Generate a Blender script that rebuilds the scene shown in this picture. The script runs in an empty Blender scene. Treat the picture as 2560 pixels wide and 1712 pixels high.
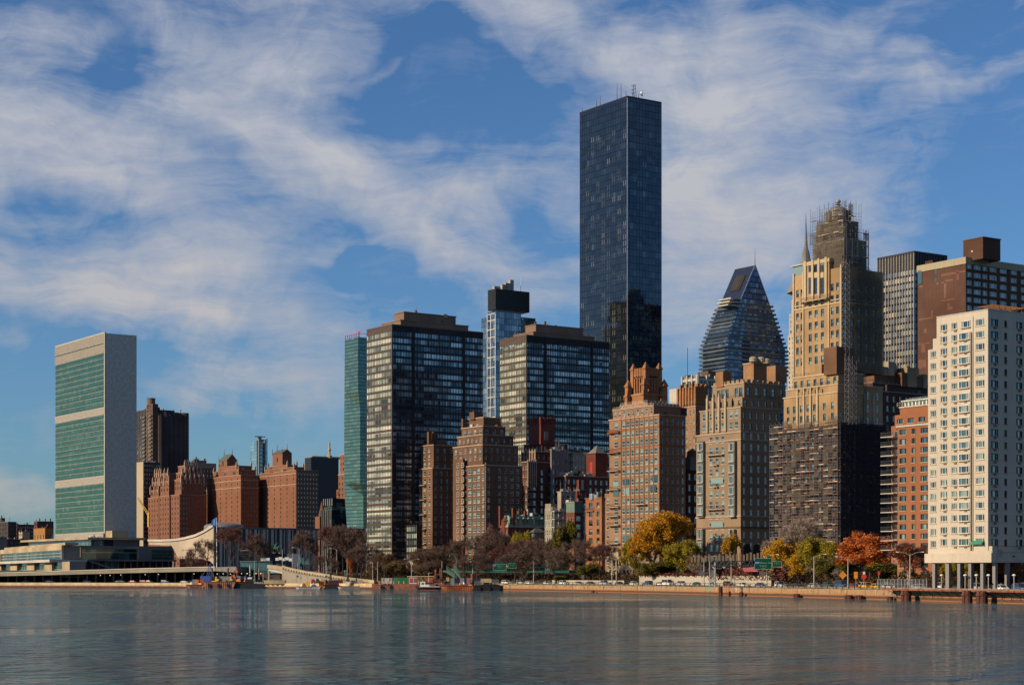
import bpy, math, random
from mathutils import Vector, Matrix
R = math.radians
random.seed(11)
scene = bpy.context.scene
col = scene.collection

# ------------------------------------------------------------------ camera
EYE = 5.7          # eye height above the river, metres
FP = 4600.0        # focal length in photo pixels (photo 2560 wide)
HX, HY = 1280.0, 1440.0
cam_d = bpy.data.cameras.new('camera')
cam = bpy.data.objects.new('camera', cam_d)
col.objects.link(cam)
cam.location = (0, 0, EYE)
cam.rotation_euler = (R(90), 0, 0)
cam_d.sensor_width = 36.0
cam_d.lens = FP / 2560.0 * 36.0
cam_d.shift_y = (HY - 856.0) / 2560.0
cam_d.clip_start = 1.0
cam_d.clip_end = 30000.0
scene.camera = cam

# ------------------------------------------------------------------ sun, view
SUN_EL = R(25)
SUN_AZ = (-0.915, -0.40)           # horizontal direction towards the sun
sv = Vector((SUN_AZ[0] * math.cos(SUN_EL), SUN_AZ[1] * math.cos(SUN_EL), math.sin(SUN_EL))).normalized()
sd = bpy.data.lights.new('sun', 'SUN')
sd.energy = 5.0
sd.angle = R(0.55)
sd.color = (1.0, 0.80, 0.53)
so = bpy.data.objects.new('sun', sd)
col.objects.link(so)
so.rotation_euler = sv.to_track_quat('Z', 'Y').to_euler()
scene.view_settings.view_transform = 'Standard'
scene.view_settings.look = 'None'
scene.view_settings.exposure = 0.14
scene.view_settings.gamma = 1.0

# ------------------------------------------------------------------ node helper
class NT:
    def __init__(s, tree):
        s.t = tree; s.n = tree.nodes; s.l = tree.links
        s.n.clear()
    def add(s, typ, **kw):
        nd = s.n.new(typ)
        for k, v in kw.items(): setattr(nd, k, v)
        return nd
    def lk(s, a, b): s.l.new(a, b)
    def inp(s, sock, v):
        if v is None: return
        if isinstance(v, bpy.types.NodeSocket): s.l.new(v, sock)
        else: sock.default_value = v
    def math(s, op, a, b=None, c=None, clamp=False):
        m = s.add('ShaderNodeMath', operation=op, use_clamp=clamp)
        s.inp(m.inputs[0], a)
        if b is not None: s.inp(m.inputs[1], b)
        if c is not None: s.inp(m.inputs[2], c)
        return m.outputs[0]
    def mix(s, f, a, b, blend='MIX'):
        m = s.add('ShaderNodeMix', data_type='RGBA', blend_type=blend)
        s.inp(m.inputs[0], f); s.inp(m.inputs[6], a); s.inp(m.inputs[7], b)
        return m.outputs[2]
    def comb(s, x, y, z=0.0):
        m = s.add('ShaderNodeCombineXYZ')
        s.inp(m.inputs[0], x); s.inp(m.inputs[1], y); s.inp(m.inputs[2], z)
        return m.outputs[0]
    def sep(s, v):
        m = s.add('ShaderNodeSeparateXYZ'); s.lk(v, m.inputs[0]); return m.outputs
    def noise(s, vec, scale, detail=3, rough=0.55, dist=0.0):
        m = s.add('ShaderNodeTexNoise')
        if vec is not None: s.lk(vec, m.inputs['Vector'])
        m.inputs['Scale'].default_value = scale
        m.inputs['Detail'].default_value = detail
        m.inputs['Roughness'].default_value = rough
        m.inputs['Distortion'].default_value = dist
        return m
    def ramp(s, f, stops, interp='LINEAR'):
        m = s.add('ShaderNodeValToRGB'); m.color_ramp.interpolation = interp
        e = m.color_ramp.elements
        e[0].position = stops[0][0]; e[0].color = stops[0][1] + (1,)
        e[1].position = stops[1][0]; e[1].color = stops[1][1] + (1,)
        for p, c in stops[2:]:
            x = e.new(p); x.color = c + (1,)
        s.inp(m.inputs[0], f)
        return m.outputs[0]
    def rng(s, f, a, b, c=0.0, d=1.0, smooth=True):
        m = s.add('ShaderNodeMapRange', interpolation_type='SMOOTHSTEP' if smooth else 'LINEAR')
        s.inp(m.inputs[0], f)
        for i, v in enumerate((a, b, c, d)): m.inputs[i + 1].default_value = v
        return m.outputs[0]

# ------------------------------------------------------------------ world: sky with cirrus
wd = bpy.data.worlds.new('World'); scene.world = wd; wd.use_nodes = True
def build_world():
    g = NT(wd.node_tree)
    out = g.add('ShaderNodeOutputWorld'); bg = g.add('ShaderNodeBackground')
    g.lk(bg.outputs[0], out.inputs[0])
    bg.inputs[1].default_value = 0.088
    sky = g.add('ShaderNodeTexSky', sky_type='NISHITA')
    sky.sun_disc = False; sky.sun_elevation = SUN_EL
    sky.sun_rotation = math.atan2(SUN_AZ[0], SUN_AZ[1])
    sky.air_density = 1.0; sky.dust_density = 0.4; sky.ozone_density = 2.5; sky.altitude = 0
    tc = g.add('ShaderNodeTexCoord')
    x, y, z = g.sep(tc.outputs['Generated'])
    az = g.math('ARCTAN2', x, y)
    el = g.math('ARCSINE', z)
    U = g.math('MULTIPLY', az, 4.6)     # kilo-pixels of the photograph's angular scale
    V = g.math('MULTIPLY', g.math('TANGENT', el), 4.6)
    base = g.comb(U, V, 0.0)
    # warp
    w1 = g.noise(base, 1.6, 4, 0.6)
    wv = g.add('ShaderNodeVectorMath', operation='SUBTRACT'); g.lk(w1.outputs['Color'], wv.inputs[0]); wv.inputs[1].default_value = (.5, .5, .5)
    ws = g.add('ShaderNodeVectorMath', operation='SCALE'); g.lk(wv.outputs[0], ws.inputs[0]); ws.inputs['Scale'].default_value = 0.42
    wa = g.add('ShaderNodeVectorMath', operation='ADD'); g.lk(base, wa.inputs[0]); g.lk(ws.outputs[0], wa.inputs[1])
    warped = wa.outputs[0]
    total = None
    K = 1.0917
    for (cx, cy, rx, ry, rot, s) in CLOUDS:
        mp = g.add('ShaderNodeMapping', vector_type='TEXTURE')
        g.lk(warped, mp.inputs[0])
        mp.inputs['Location'].default_value = ((cx * K - HX) / 1000, (HY - cy * K) / 1000, 0)
        mp.inputs['Rotation'].default_value = (0, 0, R(rot))
        mp.inputs['Scale'].default_value = (rx * 1.6 * K / 1000, ry * 1.6 * K / 1000, 1)
        gr = g.add('ShaderNodeTexGradient', gradient_type='SPHERICAL'); g.lk(mp.outputs[0], gr.inputs[0])
        v = g.math('MULTIPLY', g.math('MULTIPLY', gr.outputs['Fac'], 1.0), s)
        total = v if total is None else g.math('ADD', total, v)
    # elsewhere in the sky: scattered cirrus
    side = g.rng(g.math('ABSOLUTE', az), 0.28, 0.45)
    up = g.rng(el, 0.30, 0.42)
    off = g.math('MAXIMUM', side, up)
    gen = g.noise(tc.outputs['Generated'], 5.0, 5, 0.6, 1.2)
    total = g.math('ADD', total, g.math('MULTIPLY', off, g.rng(gen.outputs['Fac'], .45, .68, 0.0, 0.35)))
    # fibres: combed noises, fanning from a shallow to a steep slant across the sky
    w3 = g.noise(base, 2.6, 3, 0.6)
    v3 = g.add('ShaderNodeVectorMath', operation='SUBTRACT'); g.lk(w3.outputs['Color'], v3.inputs[0]); v3.inputs[1].default_value = (.5, .5, .5)
    s3 = g.add('ShaderNodeVectorMath', operation='SCALE'); g.lk(v3.outputs[0], s3.inputs[0]); s3.inputs['Scale'].default_value = 0.14
    a3 = g.add('ShaderNodeVectorMath', operation='ADD'); g.lk(base, a3.inputs[0]); g.lk(s3.outputs[0], a3.inputs[1])
    def fibre(rot, sx, sy, sc, det=6, dist=0.5):
        mp = g.add('ShaderNodeMapping'); g.lk(a3.outputs[0], mp.inputs[0])
        mp.inputs['Rotation'].default_value = (0, 0, R(rot)); mp.inputs['Scale'].default_value = (sx, sy, 1)
        return g.noise(mp.outputs[0], sc, det, 0.66, dist).outputs['Fac']
    f1 = fibre(-20, 0.30, 1.6, 5.5)
    f2 = fibre(-62, 0.35, 1.5, 5.0)
    f4 = fibre(28, 0.32, 1.5, 5.0)
    f3 = fibre(-24, 0.25, 2.4, 17.0, 5, 0.2)
    big = g.noise(warped, 3.4, 7, 0.62, 0.6).outputs['Fac']
    sel = g.noise(base, 1.0, 2, 0.5).outputs['Fac']
    def fmix(f, a, b):
        m = g.add('ShaderNodeMix', data_type='FLOAT'); g.lk(f, m.inputs[0]); g.lk(a, m.inputs[2]); g.lk(b, m.inputs[3]); return m.outputs[0]
    fa = fmix(g.rng(U, -1.0, 0.1), fmix(g.rng(sel, .42, .58), f4, f2), fmix(g.rng(sel, .45, .6), f1, f2))
    tex = g.math('ADD', g.math('MULTIPLY', fa, 1.15), g.math('MULTIPLY', big, 0.95))
    tex = g.math('ADD', tex, g.math('MULTIPLY', f3, 0.22))
    tex = g.math('SUBTRACT', tex, 1.15)
    tot = g.math('POWER', g.math('MINIMUM', total, 1.6), 0.75)
    d = g.math('ADD', g.math('MULTIPLY', tot, SKY_G[0]), g.math('MULTIPLY', tex, SKY_G[1]))
    d = g.math('MULTIPLY', d, g.rng(tot, 0.0, 0.35, .45, 1.0))
    dens = g.rng(d, SKY_G[2], SKY_G[3], smooth=False)
    dens = g.math('MINIMUM', dens, 1.0)
    # clear-sky colour: nishita tinted
    skyc = g.mix(1.0, sky.outputs[0], SKY_TINT + (1,), 'MULTIPLY')
    low = g.rng(el, 0.0, 0.30)
    cloudc = g.ramp(low, [(0.0, (5.0, 4.5, 4.3)), (0.35, (5.3, 5.1, 5.2)), (1.0, (5.3, 5.45, 5.95))])
    c = g.mix(g.math('MULTIPLY', dens, 0.95), skyc, cloudc)
    # haze towards the horizon
    g.lk(c, bg.inputs[0])
    sky.name = 'sky'
SKY_TINT = (0.46, 0.70, 0.98)
SKY_G = (1.35, 3.0, 0.05, 2.15)      # cloud cover gain, fibre gain, thresholds
CLOUDS = [
 (110,400,330,130,-8,.9),(60,250,220,70,15,.5),(230,330,160,90,-30,.4),(30,130,200,50,12,.35),(330,430,130,80,10,.6),
 (470,60,230,110,-10,.6),(530,170,230,110,20,.85),(640,230,230,60,10,.6),(420,260,90,60,-50,.6),(520,300,150,50,-20,.45),(760,110,120,40,15,.2),
 (690,320,190,60,-15,.5),(760,400,190,60,-35,.7),(880,480,190,55,-38,.8),(1050,400,130,120,20,.9),(1060,500,110,80,-70,.6),(1170,370,90,40,10,.4),
 (600,385,90,40,-45,.65),(470,570,260,90,25,.7),(600,600,190,80,10,.6),(300,650,330,60,-5,.6),(120,690,260,45,-8,.5),(480,720,360,60,-12,.7),(650,790,300,60,-15,.5),
 (600,885,300,45,-4,.55),(730,920,170,40,-5,.4),(830,700,120,40,-10,.35),(100,560,160,30,-5,.3),(260,480,120,40,-20,.35),
 (1000,30,330,45,-5,.5),(1250,60,220,70,-15,.55),(1420,180,150,110,30,.8),(1500,90,220,110,-20,.6),(1650,60,200,80,20,.45),
 (1650,230,300,100,25,.8),(1560,380,260,100,15,.7),(1800,250,260,80,15,.55),(1850,390,330,100,5,.65),(1700,520,330,110,5,.7),(1600,640,230,100,0,.65),(1590,760,170,90,0,.6),(1900,520,260,60,0,.45),
 (2050,140,220,25,15,.35),(2150,190,260,25,14,.45),(1960,60,160,30,25,.3),(2050,640,220,40,5,.3),(1850,640,140,50,0,.3),
 (1180,590,120,60,10,.6),(1040,610,90,45,-10,.55),(1150,680,170,60,-10,.55),(1270,700,110,50,0,.4),(980,660,80,25,-10,.3),(50,1150,130,45,0,.7),(10,780,50,25,0,.4),
 (790,575,90,14,25,.45),(2300,15,90,16,30,.4),(850,190,180,16,18,.35),(860,250,140,14,14,.3),(1210,160,110,18,-30,.3),(1290,300,60,110,0,.15),(300,150,70,80,-20,-.6),(1130,240,170,90,0,-.6),(930,200,110,60,0,-.5),(890,610,90,80,0,-.6),(200,500,110,40,0,-.4),(2230,480,200,160,0,-.5),(1260,520,90,90,0,-.4),(250,920,200,90,0,-.4),(2200,60,160,40,0,-.3),(180,30,160,40,0,-.3),(740,650,120,30,0,-.2),
]
build_world()
# ------------------------------------------------------------------ photo measurements -> metres
CROP = {'A': (0, 800, 2.24), 'B': (330, 960, 2.9035), 'C': (840, 700, 2.178), 'D': (1160, 700, 2.8), 'E': (1020, 1000, 3.135),
        'F': (1400, 200, 1.823), 'G': (1480, 880, 2.529), 'H': (1700, 480, 2.613), 'I': (1900, 880, 2.528), 'J': (2160, 560, 2.9025),
        'K': (2160, 1000, 3.015), 'L': (0, 1280, 4.51), 'M': (440, 1280, 4.51), 'N': (900, 1280, 4.51), 'O': (1380, 1280, 4.043),
        'P': (1900, 1280, 3.553), 'S': (0, 0, 1.0), 'Q': (440, 1380, 9.02), 'T': (700, 1380, 9.02), 'U': (940, 1380, 9.02),
        'V': (1180, 1380, 9.02), 'W': (1880, 1380, 7.328)}
def cx(c, v): return CROP[c][0] + v / CROP[c][2]
def cy(c, v): return CROP[c][1] + v / CROP[c][2]
def pt(px, py, Y): return Vector(((px - HX) / FP * Y, Y, EYE + (HY - py) / FP * Y))
def ptc(c, x, y, Y): return pt(cx(c, x), cy(c, y), Y)
GA = math.atan2(0.562, 0.827)              # street grid: local +x recedes right, local +y recedes left
DR = Vector((math.cos(GA), math.sin(GA), 0)); DL = Vector((-math.sin(GA), math.cos(GA), 0))

# ------------------------------------------------------------------ mesh builder
class MB:
    def __init__(s): s.v = []; s.f = []; s.m = []; s.r = []
    def vv(s, *p): s.v.append(tuple(p)); return len(s.v) - 1
    def face(s, pts, m=0, r=0.0):
        i = len(s.v); s.v.extend(tuple(p) for p in pts); s.f.append(tuple(range(i, i + len(pts)))); s.m.append(m); s.r.append(r)
    def box(s, x0, x1, y0, y1, z0, z1, m=0, r=0.0):
        i = len(s.v)
        s.v.extend([(x0,y0,z0),(x1,y0,z0),(x1,y1,z0),(x0,y1,z0),(x0,y0,z1),(x1,y0,z1),(x1,y1,z1),(x0,y1,z1)])
        for q in ((0,3,2,1),(4,5,6,7),(0,1,5,4),(1,2,6,5),(2,3,7,6),(3,0,4,7)):
            s.f.append(tuple(i + k for k in q)); s.m.append(m); s.r.append(r)
    def prism(s, poly, z0, z1, m=0):
        n = len(poly); i = len(s.v)
        s.v.extend([(p[0], p[1], z0) for p in poly]); s.v.extend([(p[0], p[1], z1) for p in poly])
        for k in range(n):
            j = (k + 1) % n
            s.f.append((i + k, i + j, i + n + j, i + n + k)); s.m.append(m); s.r.append(0)
        s.f.append(tuple(i + n + k for k in range(n))); s.m.append(m); s.r.append(0)
        s.f.append(tuple(i + k for k in reversed(range(n)))); s.m.append(m); s.r.append(0)
    def loft(s, rings, m=0, cap=True):
        n = len(rings[0]); i = len(s.v)
        for rg in rings: s.v.extend(tuple(p) for p in rg)
        for a in range(len(rings) - 1):
            for k in range(n):
                j = (k + 1) % n
                s.f.append((i + a*n + k, i + a*n + j, i + (a+1)*n + j, i + (a+1)*n + k)); s.m.append(m); s.r.append(0)
        if cap:
            s.f.append(tuple(i + (len(rings)-1)*n + k for k in range(n))); s.m.append(m); s.r.append(0)
            s.f.append(tuple(i + k for k in reversed(range(n)))); s.m.append(m); s.r.append(0)
    def tube(s, p0, p1, r0, r1=None, n=6, m=0, cap=True):
        if r1 is None: r1 = r0
        p0 = Vector(p0); p1 = Vector(p1); d = (p1 - p0)
        if d.length < 1e-6: return
        d.normalize()
        a = d.orthogonal().normalized(); b = d.cross(a)
        ring = lambda p, r: [p + a * (r * math.cos(2*math.pi*k/n)) + b * (r * math.sin(2*math.pi*k/n)) for k in range(n)]
        s.loft([ring(p0, r0), ring(p1, r1)], m, cap)
    def lathe(s, x, y, prof, n=12, m=0):
        s.loft([[(x + r*math.cos(2*math.pi*k/n), y + r*math.sin(2*math.pi*k/n), z) for k in range(n)] for (r, z) in prof], m)
    def bar(s, p0, p1, w, h, m=0):
        """box-section bar between two points; w horizontal, h vertical"""
        p0 = Vector(p0); p1 = Vector(p1); d = (p1 - p0).normalized()
        up = Vector((0, 0, 1)) if abs(d.z) < .95 else Vector((1, 0, 0))
        a = d.cross(up).normalized() * (w / 2); b = a.cross(d).normalized() * (h / 2)
        s.loft([[p0+a+b, p0-a+b, p0-a-b, p0+a-b], [p1+a+b, p1-a+b, p1-a-b, p1+a-b]], m)
    def build(s, name, mats, parent=None, loc=(0, 0, 0), rz=0.0, smooth=False):
        me = bpy.data.meshes.new(name)
        me.from_pydata(s.v, [], s.f)
        if not isinstance(mats, (list, tuple)): mats = [mats]
        for m_ in mats: me.materials.append(m_)
        if len(mats) > 1: me.polygons.foreach_set('material_index', s.m)
        if any(s.r):
            at = me.attributes.new('rnd', 'FLOAT', 'FACE'); at.data.foreach_set('value', s.r)
        if smooth: me.polygons.foreach_set('use_smooth', [True] * len(me.polygons))
        me.update()
        return link(name, me, parent, loc, rz)
def link(name, me, parent=None, loc=(0, 0, 0), rz=0.0):
    o = bpy.data.objects.new(name, me); col.objects.link(o)
    o.parent = parent; o.location = loc; o.rotation_euler = (0, 0, rz)
    return o
def tag(o, label=None, cat=None, group=None, kind=None):
    if label: o['label'] = label
    if cat: o['category'] = cat
    if group: o['group'] = group
    if kind: o['kind'] = kind
    return o
def empty(name, loc, rz=0.0, label=None, cat=None, group=None):
    o = bpy.data.objects.new(name, None); col.objects.link(o); o.empty_display_size = 1
    o.location = loc; o.rotation_euler = (0, 0, rz)
    return tag(o, label, cat, group)
KIDS = {}
def copy_tree(o, parent=None, kids=None):
    c = o.copy(); col.objects.link(c); c.parent = parent
    for ch in o.children: copy_tree(ch, c)
    return c

# ------------------------------------------------------------------ materials
MATS = {}
ALB = 0.64      # one factor that darkens every masonry colour
def principled(name):
    m = bpy.data.materials.new(name); m.use_nodes = True
    g = NT(m.node_tree)
    out = g.add('ShaderNodeOutputMaterial'); p = g.add('ShaderNodeBsdfPrincipled')
    g.lk(p.outputs[0], out.inputs[0]); MATS[name] = m
    return m, g, p
def masonry(name, c, var=0.22, rough=0.9, stain=0.35, c2=None, big=0.05, streak=True, island=0.0):
    """stone / brick / render: patchy tone, fine grain, faint vertical streaks (weathering that stays put)"""
    c = tuple(v * ALB for v in c)
    m, g, p = principled(name)
    tc = g.add('ShaderNodeTexCoord').outputs['Object']
    n1 = g.noise(tc, big, 4, .6).outputs['Fac']
    n2 = g.noise(tc, 1.3, 3, .7).outputs['Fac']
    mp = g.add('ShaderNodeMapping'); g.lk(tc, mp.inputs[0]); mp.inputs['Scale'].default_value = (1.4, 1.4, 0.06)
    n3 = g.noise(mp.outputs[0], 1.0, 3, .6).outputs['Fac']
    c2 = c2 or tuple(min(1, v * (1 + var) + .01) for v in c)
    dark = tuple(v * (1 - 1.3 * var) for v in c)
    base = g.mix(g.rng(n1, .35, .65), dark + (1,), c2 + (1,))
    base = g.mix(g.rng(n2, .3, .7, 0, .55), base, tuple(v * (1 - var) for v in c) + (1,))
    if streak: base = g.mix(g.rng(n3, .5, .75, 0, stain), base, tuple(v * .45 for v in c) + (1,))
    if island:
        gi = g.add('ShaderNodeNewGeometry').outputs['Random Per Island']
        base = g.mix(g.rng(gi, 0, 1, 0, island, False), base, tuple(v * .3 for v in c) + (1,))
    g.lk(base, p.inputs['Base Color'])
    p.inputs['Roughness'].default_value = rough
    p.inputs['Specular IOR Level'].default_value = 0.25
    bp = g.add('ShaderNodeBump'); bp.inputs['Strength'].default_value = .35; bp.inputs['Distance'].default_value = .12
    g.lk(n2, bp.inputs['Height']); g.lk(bp.outputs[0], p.inputs['Normal'])
    return m
def plain(name, c, rough=0.6, metal=0.0, var=0.15, scale=.7, spec=.4):
    m, g, p = principled(name)
    tc = g.add('ShaderNodeTexCoord').outputs['Object']
    n = g.noise(tc, scale, 3, .6).outputs['Fac']
    g.lk(g.mix(g.rng(n, .3, .7), tuple(v * (1 - var) for v in c) + (1,), tuple(min(1, v * (1 + var)) for v in c) + (1,)), p.inputs['Base Color'])
    p.inputs['Roughness'].default_value = rough; p.inputs['Metallic'].default_value = metal
    p.inputs['Specular IOR Level'].default_value = spec
    return m
def rnd_socket(g):
    oi = g.add('ShaderNodeObjectInfo'); a1 = g.add('ShaderNodeAttribute', attribute_name='rnd')
    v = g.math('ADD', g.math('MULTIPLY', oi.outputs['Random'], 17.31), g.math('MULTIPLY', a1.outputs['Fac'], 7.7))
    return g.math('FRACT', v)
def window_glass(name, dark=(.02,.03,.035), mid=(.16,.2,.19), lite=(.55,.53,.45), metal=.25, tint=(.5,.62,.62)):
    """glass of single windows: dark rooms, grey curtains or pale blinds behind, differing from window to window"""
    m, g, p = principled(name)
    r = rnd_socket(g)
    c = g.ramp(r, [(0, dark), (.30, dark), (.36, mid), (.6, tuple(.6*a+.4*b for a, b in zip(mid, lite))), (.66, lite), (.82, lite), (.86, mid), (1, dark)], 'CONSTANT')
    g.lk(c, p.inputs['Base Color'])
    p.inputs['Roughness'].default_value = .08
    p.inputs['IOR'].default_value = 1.6
    p.inputs['Specular IOR Level'].default_value = .8
    p.inputs['Coat Weight'].default_value = 1.0; p.inputs['Coat Roughness'].default_value = .03; p.inputs['Coat IOR'].default_value = 1.9
    p.inputs['Coat Tint'].default_value = tint + (1,)
    return m
def curtain(name, pw, fh, ramp, spandrel=0.0, spc=(.02,.02,.02), rough=.04, metal=.6, z_off=0.0, ior=1.6, line=0.0, linec=(.1,.1,.1), vline=0.0, group=1, bump=.0, zrand=0.0, two=None):
    """glass skin of a tower: panes differ one by one, spandrels and joints follow floors and bays"""
    m, g, p = principled(name)
    tc = g.add('ShaderNodeTexCoord').outputs['Object']
    x, y, z = g.sep(tc)
    u = g.math('ADD', g.math('ADD', x, y), 500.0)
    zz = g.math('ADD', z, 50.0 + z_off)
    uf = g.math('DIVIDE', u, pw); zf = g.math('DIVIDE', zz, fh)
    ui = g.math('FLOOR', g.math('DIVIDE', uf, float(group))); zi = g.math('FLOOR', zf)
    w1 = g.add('ShaderNodeTexWhiteNoise', noise_dimensions='2D'); g.lk(g.comb(ui, zi), w1.inputs['Vector'])
    w2 = g.add('ShaderNodeTexWhiteNoise', noise_dimensions='2D'); g.lk(g.comb(g.math('FLOOR', uf), zi, 0), w2.inputs['Vector'])
    v = g.math('ADD', g.math('MULTIPLY', w1.outputs['Value'], .62), g.math('MULTIPLY', w2.outputs['Value'], .38))
    if zrand:
        w3 = g.add('ShaderNodeTexWhiteNoise', noise_dimensions='1D'); g.lk(zi, w3.inputs['W'])
        v = g.math('ADD', g.math('MULTIPLY', v, 1 - zrand), g.math('MULTIPLY', w3.outputs['Value'], zrand))
    c = g.ramp(v, ramp)
    fz = g.math('FRACT', zf); fu = g.math('FRACT', uf)
    glassy = None
    if spandrel:
        sp = g.math('LESS_THAN', fz, spandrel)
        c = g.mix(sp, c, spc + (1,))
    if line:
        ln = g.math('LESS_THAN', fz, line); c = g.mix(ln, c, linec + (1,))
    if vline:
        ln = g.math('LESS_THAN', fu, vline); c = g.mix(ln, c, linec + (1,))
    g.lk(c, p.inputs['Base Color'])
    p.inputs['Roughness'].default_value = rough
    p.inputs['Metallic'].default_value = metal
    p.inputs['IOR'].default_value = ior
    if bump:
        # every pane sits a hair out of true, so its reflection shifts
        nz = g.noise(tc, 0.35, 2, .5).outputs['Fac']
        bp = g.add('ShaderNodeBump'); bp.inputs['Strength'].default_value = 1.0; bp.inputs['Distance'].default_value = bump
        g.lk(g.math('ADD', g.math('MULTIPLY', nz, 1.0), g.math('MULTIPLY', w2.outputs['Value'], .15)), bp.inputs['Height'])
        g.lk(bp.outputs[0], p.inputs['Normal'])
    return m

masonry('brick_brown', (.235,.118,.068)); masonry('brick_red', (.25,.075,.045)); masonry('brick_orange', (.50,.20,.09))
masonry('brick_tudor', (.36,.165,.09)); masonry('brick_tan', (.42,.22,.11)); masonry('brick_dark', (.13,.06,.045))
masonry('stone_tan', (.50,.36,.21)); masonry('stone_gold', (.54,.345,.18)); masonry('stone_beige', (.55,.45,.33)); masonry('stone_grey', (.3,.28,.26))
masonry('brick_maroon', (.14,.066,.045), var=.12); masonry('concrete', (.46,.38,.28), var=.2, stain=.5)
masonry('white_render', (.74,.64,.52), var=.07, stain=.22); masonry('limestone', (.62,.54,.44), var=.1, stain=.3)
masonry('marble_panel', (.78,.74,.66), var=.13, stain=.12, big=.55); masonry('trim_stone', (.60,.46,.33), var=.12)
masonry('trim_white', (.72,.66,.58), var=.1); masonry('crown_brick', (.46,.20,.085)); masonry('beige_slab', (.60,.47,.30))
masonry('granite_dark', (.05,.045,.045)); masonry('roof_gravel', (.2,.18,.16)); masonry('purple_brick', (.17,.075,.075))
plain('dark_metal', (.03,.03,.034), .5, .3); plain('black_panel', (.018,.02,.026), .35, .2); plain('bronze', (.11,.075,.055), .5, .4)
plain('steel', (.35,.36,.37), .45, .7); plain('white_paint', (.75,.74,.72), .5); plain('frame_white', (.62,.6,.56), .6); plain('frame_dark', (.05,.05,.05), .6)
plain('copper_green', (.14,.26,.20), .7); plain('wood_tank', (.16,.10,.07), .9); plain('dome_lead', (.20,.195,.19), .5, .3); plain('roof_slate', (.09,.10,.095), .7)
plain('asphalt', (.05,.05,.052), .9); plain('rust', (.22,.07,.04), .9, 0, .4); plain('orange_paint', (.75,.2,.03), .6); plain('yellow_paint', (.7,.45,.08), .6)
plain('green_paint', (.03,.2,.09), .6); plain('blue_paint', (.04,.1,.35), .6); plain('red_paint', (.55,.05,.04), .6); plain('sign_green', (.0,.065,.038), .5)
plain('louver_grey', (.30,.27,.24), .7); plain('scaffold_net', (.06,.05,.045), .95); plain('plank', (.48,.34,.23), .9, 0, .3)
plain('tyre', (.02,.02,.02), .9); plain('hedge_red', (.13,.05,.035), .95, 0, .5)
window_glass('win_glass')
window_glass('win_glass_teal', dark=(.018,.03,.03), mid=(.08,.13,.12), lite=(.42,.45,.38))
window_glass('win_glass_dark', dark=(.012,.016,.022), mid=(.03,.045,.06), lite=(.28,.29,.28))

# ------------------------------------------------------------------ windows
WIN = {}
def win_mesh(w, h, style, glass, frame):
    key = (round(w, 1), round(h, 1), style, glass, frame)
    if key in WIN: return WIN[key]
    w, h = key[0], key[1]
    mb = MB(); yg = .26; fy0, fy1 = .10, .25; t = min(.10, w * .1)
    hw, hh = w / 2, h / 2
    bars = [(-hw, -hw + t, -hh, hh), (hw - t, hw, -hh, hh), (-hw, hw, hh - t, hh), (-hw, hw, -hh, -hh + t)]
    if style == 'dh':            # double hung
        mb.face([(-hw,yg,-hh),(hw,yg,-hh),(hw,yg,0),(-hw,yg,0)], 0, .011); mb.face([(-hw,yg,0),(hw,yg,0),(hw,yg,hh),(-hw,yg,hh)], 0, .047)
        bars.append((-hw, hw, -t/2, t/2))
    elif style == 'pair':
        mb.face([(-hw,yg,-hh),(0,yg,-hh),(0,yg,hh),(-hw,yg,hh)], 0, .011); mb.face([(0,yg,-hh),(hw,yg,-hh),(hw,yg,hh),(0,yg,hh)], 0, .052)
        bars += [(-.12, .12, -hh, hh), (-hw, hw, -t/2, t/2)]
    elif style == 'tri':         # wide picture window with side lights
        a = hw * .5
        for (p, q, r) in ((-hw, -a, .011), (-a, a, .06), (a, hw, .03)): mb.face([(p,yg,-hh),(q,yg,-hh),(q,yg,hh),(p,yg,hh)], 0, r)
        bars += [(-a - t/2, -a + t/2, -hh, hh), (a - t/2, a + t/2, -hh, hh)]
    else:
        mb.face([(-hw,yg,-hh),(hw,yg,-hh),(hw,yg,hh),(-hw,yg,hh)], 0, .02)
    for (a, b, c, d) in bars: mb.box(a, b, fy0, fy1, c, d, 1)
    if style in ('dh', 'pair', 'tri'): mb.box(-hw - .12, hw + .12, -.14, .1, -hh - .16, -hh, 2)      # sill
    WIN[key] = (mb, None); me = None
    o = mb.build('window', [MATS[glass], MATS[frame], MATS['trim_stone']]); me = o.data; bpy.data.objects.remove(o)
    WIN[key] = (mb, me); return WIN[key]

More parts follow.
